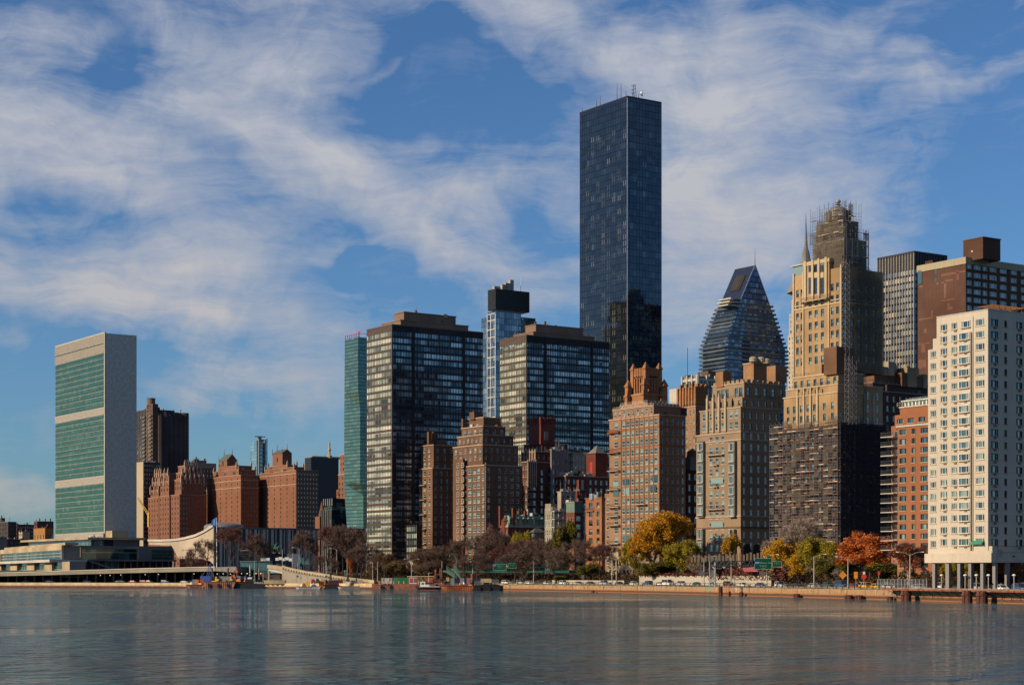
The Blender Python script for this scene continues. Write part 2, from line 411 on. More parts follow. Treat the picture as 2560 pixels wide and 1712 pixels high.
# ------------------------------------------------------------------ buildings on the street grid
class Bldg:
    def __init__(s, name, label, c, xc, Y, gz=7.0, cat='building', group=None, ga=GA, x_px=True):
        s.C = Vector((((cx(c, xc) if x_px else xc) - HX) / FP * Y, Y)); s.gz = gz; s.ga = ga
        s.dr = Vector((math.cos(ga), math.sin(ga))); s.dl = Vector((-math.sin(ga), math.cos(ga)))
        s.root = empty(name, (s.C.x, s.C.y, gz), ga, label, cat, group)
        s.parts = {}; s.wins = []; s.crop = c; s.name = name
    def world(s, x, y): return s.C + s.dr * x + s.dl * y
    def sa(s, c, px, bx=0.0):      # local y of a photo column on the plane x = bx
        u = (cx(c, px) - HX) / FP; P = s.world(bx, 0)
        return (u * P.y - P.x) / (s.dl.x - u * s.dl.y)
    def sb(s, c, px, ay=0.0):      # local x of a photo column on the plane y = ay
        u = (cx(c, px) - HX) / FP; P = s.world(0, ay)
        return (u * P.y - P.x) / (s.dr.x - u * s.dr.y)
    def z(s, c, py, x=0.0, y=0.0): # local z of a photo row above the point (x, y)
        return EYE + (HY - cy(c, py)) / FP * s.world(x, y).y - s.gz
    def mb(s, part, mat):
        k = (part, mat)
        if k not in s.parts: s.parts[k] = MB()
        return s.parts[k]
    def ext(s, c, xl, xc, xr, yt, yb=None, bx=0.0):
        y0 = s.sa(c, xc, bx); y1 = s.sa(c, xl, bx); x1 = s.sb(c, xr, y0)
        z1 = s.z(c, yt, bx, y0); z0 = -2.0 if yb is None else s.z(c, yb, bx, y0)
        if y0 < -.6 or y1 <= y0 or x1 <= bx: print('EXT?', s.name, c, xl, xc, xr, 'y0 %.1f y1 %.1f x1 %.1f' % (y0, y1, x1))
        return bx, x1, y0, y1, z0, z1
    def block(s, c, xl, xc, xr, yt, yb=None, bx=0.0, mat='brick_brown', part='wall', L=None, Rr=None, par=.7, cap=None, roof='roof_gravel', capb=.5, ex=None):
        e = ex or s.ext(c, xl, xc, xr, yt, yb, bx)
        x0, x1, y0, y1, z0, z1 = e
        w = s.mb(part, mat)
        s.facade(w, 'L', x0, y0, y1, z0, z1, L)
        s.facade(w, 'R', y0, x0, x1, z0, z1, Rr)
        w.face([(x1,y0,z0),(x1,y1,z0),(x1,y1,z1),(x1,y0,z1)]); w.face([(x0,y1,z0),(x1,y1,z0),(x1,y1,z1),(x0,y1,z1)])
        t = .35
        for (a, b, d, f) in ((x0+t, x0+t, y0+t, y1-t), (x1-t, x1-t, y0+t, y1-t), (x0+t, x1-t, y0+t, y0+t), (x0+t, x1-t, y1-t, y1-t)):
            w.face([(a,d,z1-par),(b,f,z1-par),(b,f,z1),(a,d,z1)])
        for (a, b, d, f) in ((x0,x0+t,y0,y1),(x1-t,x1,y0,y1),(x0+t,x1-t,y0,y0+t),(x0+t,x1-t,y1-t,y1)):
            w.face([(a,d,z1),(b,d,z1),(b,f,z1),(a,f,z1)])
        s.mb('roof', roof).face([(x0+t,y0+t,z1-par),(x1-t,y0+t,z1-par),(x1-t,y1-t,z1-par),(x0+t,y1-t,z1-par)])
        if cap: s.belt(e, z1 - capb, capb + .08, cap, 'cornice')
        return e
    def belt(s, e, z, h, mat='trim_stone', part='belt_course', d=.25):
        x0, x1, y0, y1 = e[:4]; m = s.mb(part, mat)
        m.box(x0 - d, x0 - .004, y0 - d, y1 + d, z, z + h); m.box(x0 - .004, x1 + d, y0 - d, y0 - .004, z, z + h)
    def facade(s, w, side, pl, u0, u1, z0, z1, sp):
        P = (lambda u, z, d=0.0: (pl + d, u, z)) if side == 'L' else (lambda u, z, d=0.0: (u, pl + d, z))
        Q = lambda a, b, c_, d_: w.face([P(a, c_), P(b, c_), P(b, d_), P(a, d_)])
        if not sp: Q(u0, u1, z0, z1); return
        W = u1 - u0; mg = sp.get('m', .0) * W
        if 'cols' in sp:
            cols = []
            for (cc, cw) in sp['cols']:
                c_ = (s.sa(sp['c'], cc, pl) if side == 'L' else s.sb(sp['c'], cc, pl))
                cols.append((c_ - cw / 2, c_ + cw / 2))
        else:
            n = sp['n']; bay = (W - 2 * mg) / n
            ww = sp['w'] if sp.get('abs') else bay * sp['w']
            cols = [(u0 + mg + bay * (i + .5) - ww / 2, u0 + mg + bay * (i + .5) + ww / 2) for i in range(n)]
        cols = sorted(c_ for c_ in cols if c_[0] > u0 + .15 and c_[1] < u1 - .15)
        h = sp['h']; fh = sp['fh']; zc = z1 - sp.get('t', fh * .75); zbot = max(z0, -1.0) + sp.get('b', .5)
        rows = []
        while zc - h / 2 > zbot and len(rows) < sp.get('max', 99): rows.append((zc - h / 2, zc + h / 2)); zc -= fh
        rows.reverse()
        cur = u0
        rv = .26
        for ci, (a, b) in enumerate(cols):
            if a > cur: Q(cur, a, z0, z1)
            zc_ = z0
            for ri, (za, zb_) in enumerate(rows):
                if sp.get('skip') and sp['skip'](ci, len(rows) - 1 - ri): continue
                Q(a, b, zc_, za); zc_ = zb_
                w.face([P(a,za),P(a,za,rv),P(a,zb_,rv),P(a,zb_)]); w.face([P(b,za),P(b,za,rv),P(b,zb_,rv),P(b,zb_)])
                w.face([P(a,za),P(b,za),P(b,za,rv),P(a,za,rv)]); w.face([P(a,zb_),P(b,zb_),P(b,zb_,rv),P(a,zb_,rv)])
                s.wins.append((P((a + b) / 2, (za + zb_) / 2), side, b - a, zb_ - za, sp.get('s', 'dh'), sp.get('g', 'win_glass'), sp.get('f', 'frame_white')))
            Q(a, b, zc_, z1)
            cur = b
        Q(cur, u1, z0, z1)
        if sp.get('piers'):
            t = sp.get('pd', .35); pw_ = sp.get('pw', .7); mm = s.mb('pier', sp['piers'])
            edges = [u0 + .4] + [(cols[i][1] + cols[i+1][0]) / 2 for i in range(len(cols) - 1)] + [u1 - .4]
            pz = max(z0, rows[0][0] - 1 if rows else z0)
            for e_ in edges:
                if side == 'L': mm.box(pl - t, pl - .003, e_ - pw_/2, e_ + pw_/2, pz, z1 + sp.get('pt', .5))
                else: mm.box(e_ - pw_/2, e_ + pw_/2, pl - t, pl - .003, pz, z1 + sp.get('pt', .5))
    def slab_roof(s, part, mat, e, h, over=.3):
        s.mb(part, mat).box(e[0] - over, e[1] + over, e[2] - over, e[3] + over, e[5], e[5] + h)
    def on(s, part, mat, e, fx, fy, w, d, h, base=None):
        """a box standing on a block's roof"""
        x = e[0] + (e[1] - e[0]) * fx; y = e[2] + (e[3] - e[2]) * fy; z = (e[5] - .7) if base is None else base
        m = MB(); m.box(-w/2, w/2, -d/2, d/2, 0, h); return m.build(part, MATS[mat], s.root, (x, y, z))
    def tank(s, e, fx, fy, r=2.0, h=4.0, leg=2.5):
        x = e[0] + (e[1] - e[0]) * fx; y = e[2] + (e[3] - e[2]) * fy; m = MB()
        for k in range(4): m.tube((r*.7*math.cos(k*1.57+.78), r*.7*math.sin(k*1.57+.78), 0), (r*.7*math.cos(k*1.57+.78), r*.7*math.sin(k*1.57+.78), leg), .15)
        m.lathe(0, 0, [(r, leg), (r*.97, leg + h), (r*1.05, leg + h), (.1, leg + h + r*.7)], 12)
        return m.build('water_tank', MATS['wood_tank'], s.root, (x, y, e[5] - .7))
    def clutter(s, e, n=6, seed=1, mats=('steel','bronze','trim_stone'), hmax=2.5):
        rr = random.Random(seed)
        for i in range(n):
            x = e[0] + (e[1]-e[0]) * rr.uniform(.08, .92); y = e[2] + (e[3]-e[2]) * rr.uniform(.08, .92); m = MB(); k = rr.random()
            h = rr.uniform(.8, hmax)
            if k < .45: m.box(-rr.uniform(.5,1.6), rr.uniform(.5,1.6), -1, 1, 0, h); nm = 'vent_box'
            elif k < .7: m.lathe(0, 0, [(.3, 0), (.3, h), (.5, h + .1), (.5, h + .4), (.1, h + .6)], 8); nm = 'vent_pipe'
            elif k < .85: m.box(-.4, .4, -.4, .4, 0, h + 1); m.box(-.5, .5, -.5, .5, h + 1, h + 1.3); nm = 'chimney'
            else: m.tube((0,0,0), (0,0,h + 3), .06); m.box(-.5, .5, -.03, .03, h + 2, h + 2.1); nm = 'antenna'
            m.build(nm, MATS[rr.choice(mats)], s.root, (x, y, e[5] - .7))
    def rail(s, e, mat='dark_metal', h=1.1, part='roof_railing'):
        m = s.mb(part, mat); z = e[5]
        for zz in (z + h, z + h * .5):
            m.box(e[0], e[0] + .06, e[2], e[3], zz - .05, zz); m.box(e[0], e[1], e[2], e[2] + .06, zz - .05, zz)
        n = int((e[3] - e[2]) / 2) + 1
        for i in range(n + 1): y = e[2] + (e[3] - e[2]) * i / n; m.box(e[0], e[0] + .06, y, y + .06, z, z + h)
        n = int((e[1] - e[0]) / 2) + 1
        for i in range(n + 1): x = e[0] + (e[1] - e[0]) * i / n; m.box(x, x + .06, e[2], e[2] + .06, z, z + h)
    def balcony(s, side, pl, uc, z, w=5.0, d=1.4, mat='trim_stone', rail='dark_metal'):
        m = MB()
        m.box(-w/2, w/2, -d, -.01, -.25, 0); m.box(-w/2 + .3, -w/2 + .6, -d*.7, -.01, -.6, -.25); m.box(w/2 - .6, w/2 - .3, -d*.7, -.01, -.6, -.25)
        k = max(6, int(w / .35))
        r_ = MB()
        for i in range(k + 1):
            x = -w/2 + w * i / k; r_.box(x - .02, x + .02, -d + .03, -d + .07, 0, 1.05)
        r_.box(-w/2, w/2, -d, -d + .09, 1.0, 1.08); r_.box(-w/2, -w/2 + .08, -d, 0, 1.0, 1.08); r_.box(w/2 - .08, w/2, -d, 0, 1.0, 1.08)
        loc, rz = ((pl, uc, z), -math.pi/2) if side == 'L' else ((uc, pl, z), 0)
        b = m.build('balcony', MATS[mat], s.root, loc, rz); r_.build('railing', MATS[rail], b)
        return b
    def done(s, cap=100):
        for (part, mat), m in s.parts.items():
            if m.f: m.build(part, MATS[mat], s.root)
        ws = sorted(s.wins, key=lambda w: -w[2] * w[3] * (FP / s.world(w[0][0], w[0][1]).y) ** 2 * (1.0 + .002 * w[0][2]))
        for w in ws[:cap]:
            me = win_mesh(w[2], w[3], w[4], w[5], w[6])[1]
            link('window', me, s.root, w[0], -math.pi/2 if w[1] == 'L' else 0)
        rest = ws[cap:]
        if rest:
            out = MB(); rr = random.Random(5); mats = []
            for w in rest:
                src = win_mesh(w[2], w[3], w[4], w[5], w[6])[0]; q = rr.random()
                ids = []
                for nm in (w[5], w[6], 'trim_stone'):
                    if nm not in mats: mats.append(nm)
                    ids.append(mats.index(nm))
                base = len(out.v); L_ = w[1] == 'L'
                for v in src.v:
                    out.v.append((w[0][0] + (v[1] if L_ else v[0]), w[0][1] + (-v[0] if L_ else v[1]), w[0][2] + v[2]))
                for f, mi, r_ in zip(src.f, src.m, src.r):
                    out.f.append(tuple(base + i for i in f)); out.m.append(ids[mi]); out.r.append(q + r_)
            o = out.build('windows', [MATS[k] for k in mats], s.root); o['kind'] = 'stuff'
# ================================================================== GLASS TOWERS
def fins(b, part, mat, side, pl, u0, u1, z0, z1, pitch, w=.22, d=.3):
    m = b.mb(part, mat); n = max(1, round((u1 - u0) / pitch))
    for i in range(n + 1):
        u = u0 + (u1 - u0) * i / n
        if side == 'L': m.box(pl - d, pl - .003, u - w/2, u + w/2, z0, z1)
        else: m.box(u - w/2, u + w/2, pl - d, pl - .003, z0, z1)

# ---- slab tower with green glass river face and marble end wall
curtain('green_glass_wall', 1.4, 3.62, [(0,(.04,.13,.115)),(.4,(.065,.175,.155)),(.75,(.10,.22,.19)),(1,(.17,.31,.26))], spandrel=.26, spc=(.03,.13,.115), metal=.45, rough=.12, line=.0, group=3)
def un_tower():
    b = Bldg('slab_tower', 'tall slab skyscraper with green glass river face and blank grey marble end wall, far left', 'A', 587, 1167, gz=22)
    e = b.ext('A', 310, 587, 765, 73); x0, x1, y0, y1, z0, z1 = e
    w = b.mb('end_wall', 'marble_panel')
    w.box(x0 + .3, x1, y0, y0 + .8, z0, z1); w.box(x0 + .3, x1, y1 - .8, y1, z0, z1)
    for i in range(1, 12):                      # vertical panel joints
        xx = x0 + (x1 - x0) * i / 12
    b.mb('end_wall_edge', 'trim_white').box(x0 - .2, x0 + .3, y0 - .15, y0 + .9, z0, z1 + .1)
    b.mb('back_wall', 'marble_panel').box(x1 - .5, x1 - .02, y0 + .8, y1 - .8, z0, z1)
    b.mb('glass_curtain_wall', 'green_glass_wall').face([(x0,y0+.9,z0),(x0,y1,z0),(x0,y1,z1),(x0,y0+.9,z1)])
    b.mb('roof', 'roof_gravel').face([(x0,y0,z1-.3),(x1,y0,z1-.3),(x1,y1,z1-.3),(x0,y1,z1-.3)])
    b.mb('cornice', 'trim_white').box(x0 - .25, x0 + .6, y0 - .15, y1, z1 + .12, z1 + .7)
    H = b.z('A', 73, x0, y0)
    zz = lambda py: b.z('A', py, x0, y0)
    for (ta, tb, n) in ((73, 128, 10), (133, 182, 9), (486, 528, 3), (868, 912, 3), (1183, 1225, 3)):     # louvred mechanical floors
        a, c_ = zz(tb), zz(ta)
        m = MB(); m.box(x0 - .22, x0 - .01, y0 + .9, y1, a, c_)
        for k in range(n):
            z_ = a + (c_ - a) * (k + .15) / n; m.box(x0 - .42, x0 - .22, y0 + .9, y1, z_, z_ + (c_ - a) / n * .3)
        m.build('louver_band', MATS['louver_grey'], b.root)
    fl = 3.3
    spans = [(zz(182), zz(486)), (zz(528), zz(868)), (zz(912), zz(1183))]
    mm = MB()
    for hi, lo in spans:
        n = max(1, round((hi - lo) / fl)) 
        for k in range(n + 1):
            z_ = lo + (hi - lo) * k / n
            m = MB(); m.box(x0 - .24, x0 - .01, y0 + .9, y1, z_ - .16, z_ + .06)
            m.build('spandrel_band', MATS['louver_grey'], b.root)
    n = int((y1 - y0) / 1.4)
    m = b.mb('mullions', 'copper_green')
    for k in range(n): y = y0 + .9 + k * 1.4; m.box(x0 - .12, x0 - .005, y, y + .1, z0, z1)
    for fx, fy, h in ((.05, .05, 2), (.5, .3, 9), (.5, .6, 6), (.9, .02, 2), (.06, .72, 5), (.06, .9, 4)):
        m = MB(); m.tube((0,0,0), (0,0,h), .12); m.build('antenna', MATS['steel'], b.root, (x0 + (x1-x0)*fx, y0 + (y1-y0)*fy, z1))
    b.done()
un_tower()

# ---- tallest tower, bronze-black glass
curtain('bronze_glass_wall', 2.2, 3.65, [(0,(.05,.062,.075)),(.45,(.07,.082,.095)),(.8,(.085,.098,.11)),(.93,(.14,.14,.135)),(1,(.22,.21,.19))], spandrel=.12, spc=(.035,.042,.05), vline=.10, line=.0, linec=(.02,.026,.034), metal=.85, rough=.035, group=2, bump=.05)
def black_tower():
    b = Bldg('glass_tower', 'tallest tower of the skyline, plain dark bronze glass shaft with antennas on a flat roof', 'F', 307, 1000)
    e = b.ext('F', 90, 307, 462, 80); x0, x1, y0, y1, z0, z1 = e
    m = b.mb('glass_curtain_wall', 'bronze_glass_wall')
    m.box(x0, x1, y0, y1, z0, z1)
    w = b.mb('roof_edge', 'black_panel')
    w.box(x0 - .1, x1 + .1, y0 - .1, y1 + .1, z1 + .003, z1 + .9)
    w = b.mb('corner_trim', 'steel'); w.box(x0 - .12, x0 + .18, y0 - .12, y0 + .18, z0, z1)
    w.box(x1 - .1, x1 + .12, y0 - .12, y0 + .1, z0, z1)
    rr = random.Random(3)
    # drawn blinds behind the glass: pale panes in pairs
    pan = MB(); cnt = 0
    lay = []
    for side, pl, u0, u1, nb in (('L', x0, y0, y1, 9), ('R', y0, x0, x1, 7)):
        for f in range(3, 68):
            for k in range(nb):
                p = .42 if side == 'L' else .13
                if side == 'R' and k == nb - 1: p = .5
                if side == 'L' and k in (5, 8): p = .15
                if rr.random() < p * (1.25 if (f // 5) % 3 == 0 else .8): lay.append((side, pl, u0 + (u1-u0) * (k + .5) / nb, z1 - 6 - f * 3.65, (u1 - u0) / nb))
    me = None
    def blind(w, h=2.7):
        m = MB()
        for s_ in (-1, 1):
            for t_ in (0, 1): m.face([(s_*w*.26 - w*.09 + t_*w*.10 - w*.0,-.02,-h/2),(s_*w*.26 - w*.09 + t_*w*.10 + w*.085,-.02,-h/2),(s_*w*.26 - w*.09 + t_*w*.10 + w*.085,-.02,h/2),(s_*w*.26 - w*.09 + t_*w*.10,-.02,h/2)])
        return m
    rr.shuffle(lay)
    protos = {'L': blind(lay[0][4]), 'R': blind((x1-x0)/7)}
    first = {}
    rest = {'L': MB()}
    for i, (side, pl, u, z_, w_) in enumerate(lay):
        loc = (pl, u, z_) if side == 'L' else (u, pl, z_); rz = -math.pi/2 if side == 'L' else 0
        if i < 100:
            if side not in first: first[side] = protos[side].build('window', MATS['blind_glass'], b.root, loc, rz)
            else: link('window', first[side].data, b.root, loc, rz)
        else:
            src = protos[side]; base = len(rest['L'].v); q = rr.random()
            for v in src.v: rest['L'].v.append((loc[0] + (v[1] if side == 'L' else v[0]), loc[1] + (-v[0] if side == 'L' else v[1]), loc[2] + v[2]))
            for f_ in src.f: rest['L'].f.append(tuple(base + k for k in f_)); rest['L'].m.append(0); rest['L'].r.append(q)
    o = rest['L'].build('windows', MATS['blind_glass'], b.root); o['kind'] = 'stuff'
    # roof antennas
    for fx, fy, h in ((.05,.98,2.5),(.08,.7,5),(.08,.62,6.5),(.1,.28,10),(.1,.2,9),(.1,.1,4),(.3,.06,3)):
        m = MB(); m.tube((0,0,0), (0,0,h), .22, .1); m.build('antenna', MATS['dark_metal'], b.root, (x0 + (x1-x0)*fx, y0 + (y1-y0)*fy, z1 + .9))
    m = MB()
    for sx in (-1.6, 1.6):
        m.tube((sx,0,0),(sx*.4,0,9),.14)
    m.tube((0,1.5,0),(0,0,9),.14)
    for z_ in (2,4,6,8): m.tube((-1.6+z_*.13,0,z_),(1.6-z_*.13,0,z_+1),.08); m.box(-2.2,-.6,-.1,.1,z_-.1,z_+.1)
    m.build('antenna_mast', MATS['dark_metal'], b.root, (x0 + (x1-x0)*.42, y0 + (y1-y0)*.15, z1 + .9))
    m = MB(); m.lathe(0, 0, [(.2,0),(1.3,.5),(1.5,1.1),(.1,.6)], 10); o = m.build('dish', MATS['steel'], b.root, (x0 + (x1-x0)*.52, y0 + (y1-y0)*.1, z1 + 4.5)); o.rotation_euler = (R(80), 0, R(40))
    m = MB(); m.tube((0,0,0),(0,0,4),.18); m.build('mast_post', MATS['dark_metal'], b.root, (x0 + (x1-x0)*.52, y0 + (y1-y0)*.13, z1 + .9))
    b.done()
def blind_mat():
    m, g, p = principled('blind_glass'); r = rnd_socket(g)
    g.lk(g.ramp(r, [(0,(.05,.06,.07)),(.5,(.10,.105,.10)),(1,(.22,.21,.17))]), p.inputs['Base Color'])
    p.inputs['Metallic'].default_value = .45; p.inputs['Roughness'].default_value = .12
blind_mat()
black_tower()

# ---- twin apartment slabs with ribbon windows
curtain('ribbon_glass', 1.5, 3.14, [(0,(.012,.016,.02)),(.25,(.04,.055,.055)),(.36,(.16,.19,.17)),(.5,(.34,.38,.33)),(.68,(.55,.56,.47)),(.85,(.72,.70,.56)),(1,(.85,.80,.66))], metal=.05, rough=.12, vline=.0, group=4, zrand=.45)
curtain('ribbon_glass_shade', 1.5, 3.14, [(0,(.012,.018,.026)),(.38,(.03,.05,.07)),(.5,(.13,.18,.2)),(.64,(.34,.42,.45)),(.85,(.62,.70,.72)),(1,(.8,.86,.86))], metal=.4, rough=.08, group=5, zrand=.3)  # copy of the ribbon glass with the shaded face's tone put into its colours
def ribbon_tower(label, c, xl, xc, xr, yt, Y, pent, steps, cols, nfl, bandtop, fh_px, ybase, seed, group):
    b = Bldg('apartment_tower', label, c, xc, Y, gz=6, group=group)
    e = b.ext(c, xl, xc, xr, yt); x0, x1, y0, y1, z0, z1 = e
    core = b.mb('wall', 'black_panel'); core.box(x0 + .3, x1 - .01, y0 + .3, y1 - .01, z0, z1 - .2)
    zt = b.z(c, bandtop, x0, y0); fh = fh_px / CROP[c][2] / FP * b.world(x0, y0).y
    dk = [(b.sb(c, p, 0), b.sb(c, q, 0)) for p, q in cols]
    spans = []; cur = x0 + .5
    for p, q in dk: spans.append((cur, p)); cur = q
    spans.append((cur, x1 - .2))
    for k in range(nfl):
        z_ = zt - k * fh
        if z_ < 1: break
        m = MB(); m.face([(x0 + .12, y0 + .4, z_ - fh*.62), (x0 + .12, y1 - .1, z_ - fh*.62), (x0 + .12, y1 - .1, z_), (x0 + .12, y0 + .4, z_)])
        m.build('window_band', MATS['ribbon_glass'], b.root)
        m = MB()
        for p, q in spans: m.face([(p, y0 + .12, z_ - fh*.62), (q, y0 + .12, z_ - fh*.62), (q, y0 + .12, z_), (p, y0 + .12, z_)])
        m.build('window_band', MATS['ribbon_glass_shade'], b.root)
    sp = b.mb('spandrels', 'bronze'); sps = b.mb('spandrels', 'black_panel')
    for k in range(nfl + 1):
        z_ = zt - k * fh
        if z_ < 0: break
        top = z_ + fh * .38 if k else z1
        if k == 0: continue
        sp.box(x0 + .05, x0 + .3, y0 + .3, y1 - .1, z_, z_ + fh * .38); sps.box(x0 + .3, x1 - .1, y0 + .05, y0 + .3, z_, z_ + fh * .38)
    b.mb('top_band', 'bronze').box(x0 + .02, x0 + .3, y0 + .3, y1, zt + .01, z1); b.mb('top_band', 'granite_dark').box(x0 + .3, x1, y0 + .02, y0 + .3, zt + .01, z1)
    fins(b, 'mullions', 'bronze', 'L', x0 + .04, y0 + .1, y1, z0, z1, 1.5, .16, .10)
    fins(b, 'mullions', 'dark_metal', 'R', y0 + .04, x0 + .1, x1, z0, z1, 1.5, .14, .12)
    b.mb('corner_pier', 'bronze').box(x0 - .3, x0 + .28, y0 - .3, y0 + .28, z0, z1)
    for p, q in dk: b.mb('dark_pier', 'granite_dark').box(p, q, y0 - .2, y0 + .1, z0, z1 + .1)
    b.mb('roof', 'roof_gravel').face([(x0,y0,z1-.1),(x1,y0,z1-.1),(x1,y1,z1-.1),(x0,y1,z1-.1)])
    b.mb('parapet', 'bronze').box(x0 - .1, x1, y0 - .1, y0 + .3, z1 - .002, z1 + .5); b.mb('parapet', 'bronze').box(x0 - .1, x0 + .3, y0 + .3, y1, z1 - .002, z1 + .5)
    es = []
    for (a, q, r, t, bo, bx) in steps:
        es.append(b.block(c, a, q, r, t, bo, bx=bx, mat='stone_penthouse', part='penthouse', cap='stone_penthouse', capb=.4))
    for i, e_ in enumerate(es): b.clutter(e_, 7, seed + i, hmax=1.6)
    return b, e, es
masonry('stone_penthouse', (.33,.21,.15), var=.12)
b, e, es = ribbon_tower('nearer twin ribbon-windowed apartment slab with brown penthouse, left of its twin', 'C', 168, 305, 800, 245, 850, None,
    [(250, 352, 720, 216, 250, 6.0), (318, 370, 652, 172, 220, 9.0)], [(415, 428), (690, 704)], 36, 278, 36.4, 1540, 3, 'pair of ribbon-windowed apartment slabs')
b.done()
b, e, es = ribbon_tower('farther twin ribbon-windowed apartment slab behind the brick penthouses, right of its twin', 'D', 250, 437, 1015, 388, 925, None,
    [(348, 485, 915, 360, 392, 5.0), (430, 503, 835, 308, 362, 8.0)], [(563, 578), (890, 904)], 36, 436, 46.8, 1540, 8, 'pair of ribbon-windowed apartment slabs')
b.done()
# low glazed wing beside the slab
b = Bldg('glass_annex', 'low glazed wing tucked between ribbon-windowed slab and brown brick apartments', 'C', 440, 835)
e = b.ext('C', 384, 440, 470, 1330); b.mb('wall', 'black_panel').box(e[0]+.2, e[1], e[2]+.2, e[3], e[4], e[5])
for k in range(9):
    z_ = e[5] - 1 - k * 3.1
    if z_ < 1: break
    m = MB(); m.face([(e[0]+.1,e[2]+.2,z_-2),(e[0]+.1,e[3],z_-2),(e[0]+.1,e[3],z_),(e[0]+.1,e[2]+.2,z_)]); m.build('window_band', MATS['ribbon_glass'], b.root)
fins(b, 'mullions', 'bronze', 'L', e[0] + .1, e[2], e[3], e[4], e[5], 1.5, .2, .25); b.done()

# ---- green folded glass tower
curtain('teal_glass_wall', 1.5, 1.85, [(0,(.08,.145,.125)),(.5,(.115,.19,.16)),(.85,(.17,.25,.20)),(1,(.27,.35,.27))], spandrel=.0, line=.3, linec=(.03,.10,.09), metal=.55, rough=.07, group=2, bump=.08)
def folded_tower():
    b = Bldg('folded_glass_tower', 'blue-green glass tower with slanting chamfered corner, half hidden behind ribbon slab', 'C', 120, 960)
    rows = [(310,120,48,168),(608,120,46,168),(690,131,45,170),(1100,131,44,170),(1170,148,48,170),(1350,148,60,172)]
    g = b.mb('glass_curtain_wall', 'teal_glass_wall')
    pr = []
    for (py, xc_, xl_, xr_) in rows:
        y_c = 0.0; y1 = b.sa('C', xl_, 0)
        # corner point slides along the left face plane's diagonal
        xk = b.sb('C', xc_, 0) if xc_ > 120 else 0.0
        x1 = b.sb('C', xr_, 0); z_ = b.z('C', py)
        pr.append([(0, y1, z_), (xk * .0, 0 if xk == 0 else -0.0, z_), (xk + .01, 0, z_), (x1, 0, z_), (x1, y1, z_)])
    # the shaft: left face runs to the sliding corner, so it leans out below the fold
    for i in range(len(pr) - 1):
        A, B_ = pr[i], pr[i + 1]
        L0 = [A[0], (A[2][0], A[2][1], A[2][2])]; L1 = [B_[0], (B_[2][0], B_[2][1], B_[2][2])]
        g.face([L0[0], L0[1], L1[1], L1[0]]); g.face([L0[1], A[3], B_[3], L1[1]]); g.face([A[3], A[4], B_[4], B_[3]]); g.face([A[4], A[0], B_[0], B_[4]])
    z_ = b.z('C', 310); b.mb('roof', 'roof_gravel').face([p for p in (pr[0][0], pr[0][2], pr[0][3], pr[0][4])])
    y1 = pr[0][0][1]; x1 = pr[0][3][0]
    m = MB(); 
    for k in range(7): m.box(0, .3, y1 * k / 6.2, y1 * k / 6.2 + .2, z_, z_ + 2.2)
    m.box(0, .3, 0, y1, z_ + 1.9, z_ + 2.1); m.box(0, x1, 0, .2, z_ + 1.9, z_ + 2.1); m.box(3, 3.3, 2, 8, z_ + 3.6, z_ + 3.9); m.box(3, 3.3, 4, 4.3, z_, z_ + 3.6)
    m.build('window_washing_rail', MATS['red_paint'], b.root)
    b.done()
folded_tower()

# ---- blue glass tower with black crown
curtain('blue_glass_wall', 1.6, 3.4, [(0,(.05,.08,.11)),(.5,(.16,.22,.27)),(.8,(.32,.38,.4)),(1,(.6,.55,.42))], spandrel=.0, line=.12, linec=(.07,.09,.11), vline=.12, metal=.7, rough=.06, group=2, bump=.05)
def crown_tower():
    b = Bldg('glass_tower_with_black_crown', 'slender blue glass tower with boxy black louvred crown between the twin slabs', 'D', 222, 1010)
    g = b.mb('glass_curtain_wall', 'blue_glass_wall')
    z1 = b.z('D', 218); zl = b.z('D', 238)
    e = b.ext('D', 166, 222, 400, 216); g.box(*e)
    y1 = b.sa('D', 122, 3.0); g.box(3.0, 18, e[3] + .02, y1, -2, zl)
    x2 = b.sb('D', 508, 0); g.box(b.sb('D', 410, 0), x2, 1.0, e[3], -2, b.z('D', 240))
    bl = b.mb('recess', 'black_panel'); bl.box(e[1] - 3, b.sb('D', 410, 0) - .01, 2.0, e[3] - .5, -2, b.z('D', 232))
    e2 = b.ext('D', 168, 222, 458, 60, 205, .4); x0, x1, y0, y1, za, zb = e2
    k = b.mb('crown', 'black_panel'); k.box(x0, x1, y0, y1, za, zb)
    for i in range(14):
        z_ = za + (zb - za) * (i + .5) / 14; m = b.mb('louvers', 'dark_metal'); m.box(x0 - .25, x0, y0 - .25, y1, z_, z_ + .35); m.box(x0, x1, y0 - .25, y0 - .003, z_, z_ + .35)
    for (fx, fy, w, h) in ((.3,.3,3,3),(.42,.3,4,4),(.52,.3,2.4,6),(.2,.6,6,2)):
        m = MB(); m.box(-w/2, w/2, -1, 1, 0, h); m.build('roof_machine', MATS['louver_grey'], b.root, (x0+(x1-x0)*fx, y0+(y1-y0)*fy, zb))
    m = MB(); m.tube((0,0,0),(0,0,8),.12); m.build('antenna', MATS['steel'], b.root, (x0+(x1-x0)*.8, y0+2, zb))
    # horizontal cornice lines every tenth floor and rounded corner rolls
    for py in (235, 281, 345, 400, 470, 540, 610, 680, 750, 820, 890, 960):
        z_ = b.z('D', py); m = b.mb('floor_lines', 'trim_white'); m.box(-.25, -.003, 0, e[3], z_, z_ + .5)
    m = b.mb('corner_roll', 'steel'); 
    for yy in (e[3], e[3] * .55, 0): m.tube((-.2, yy, 0), (-.2, yy, zl), .28, n=8)
    b.done()
crown_tower()

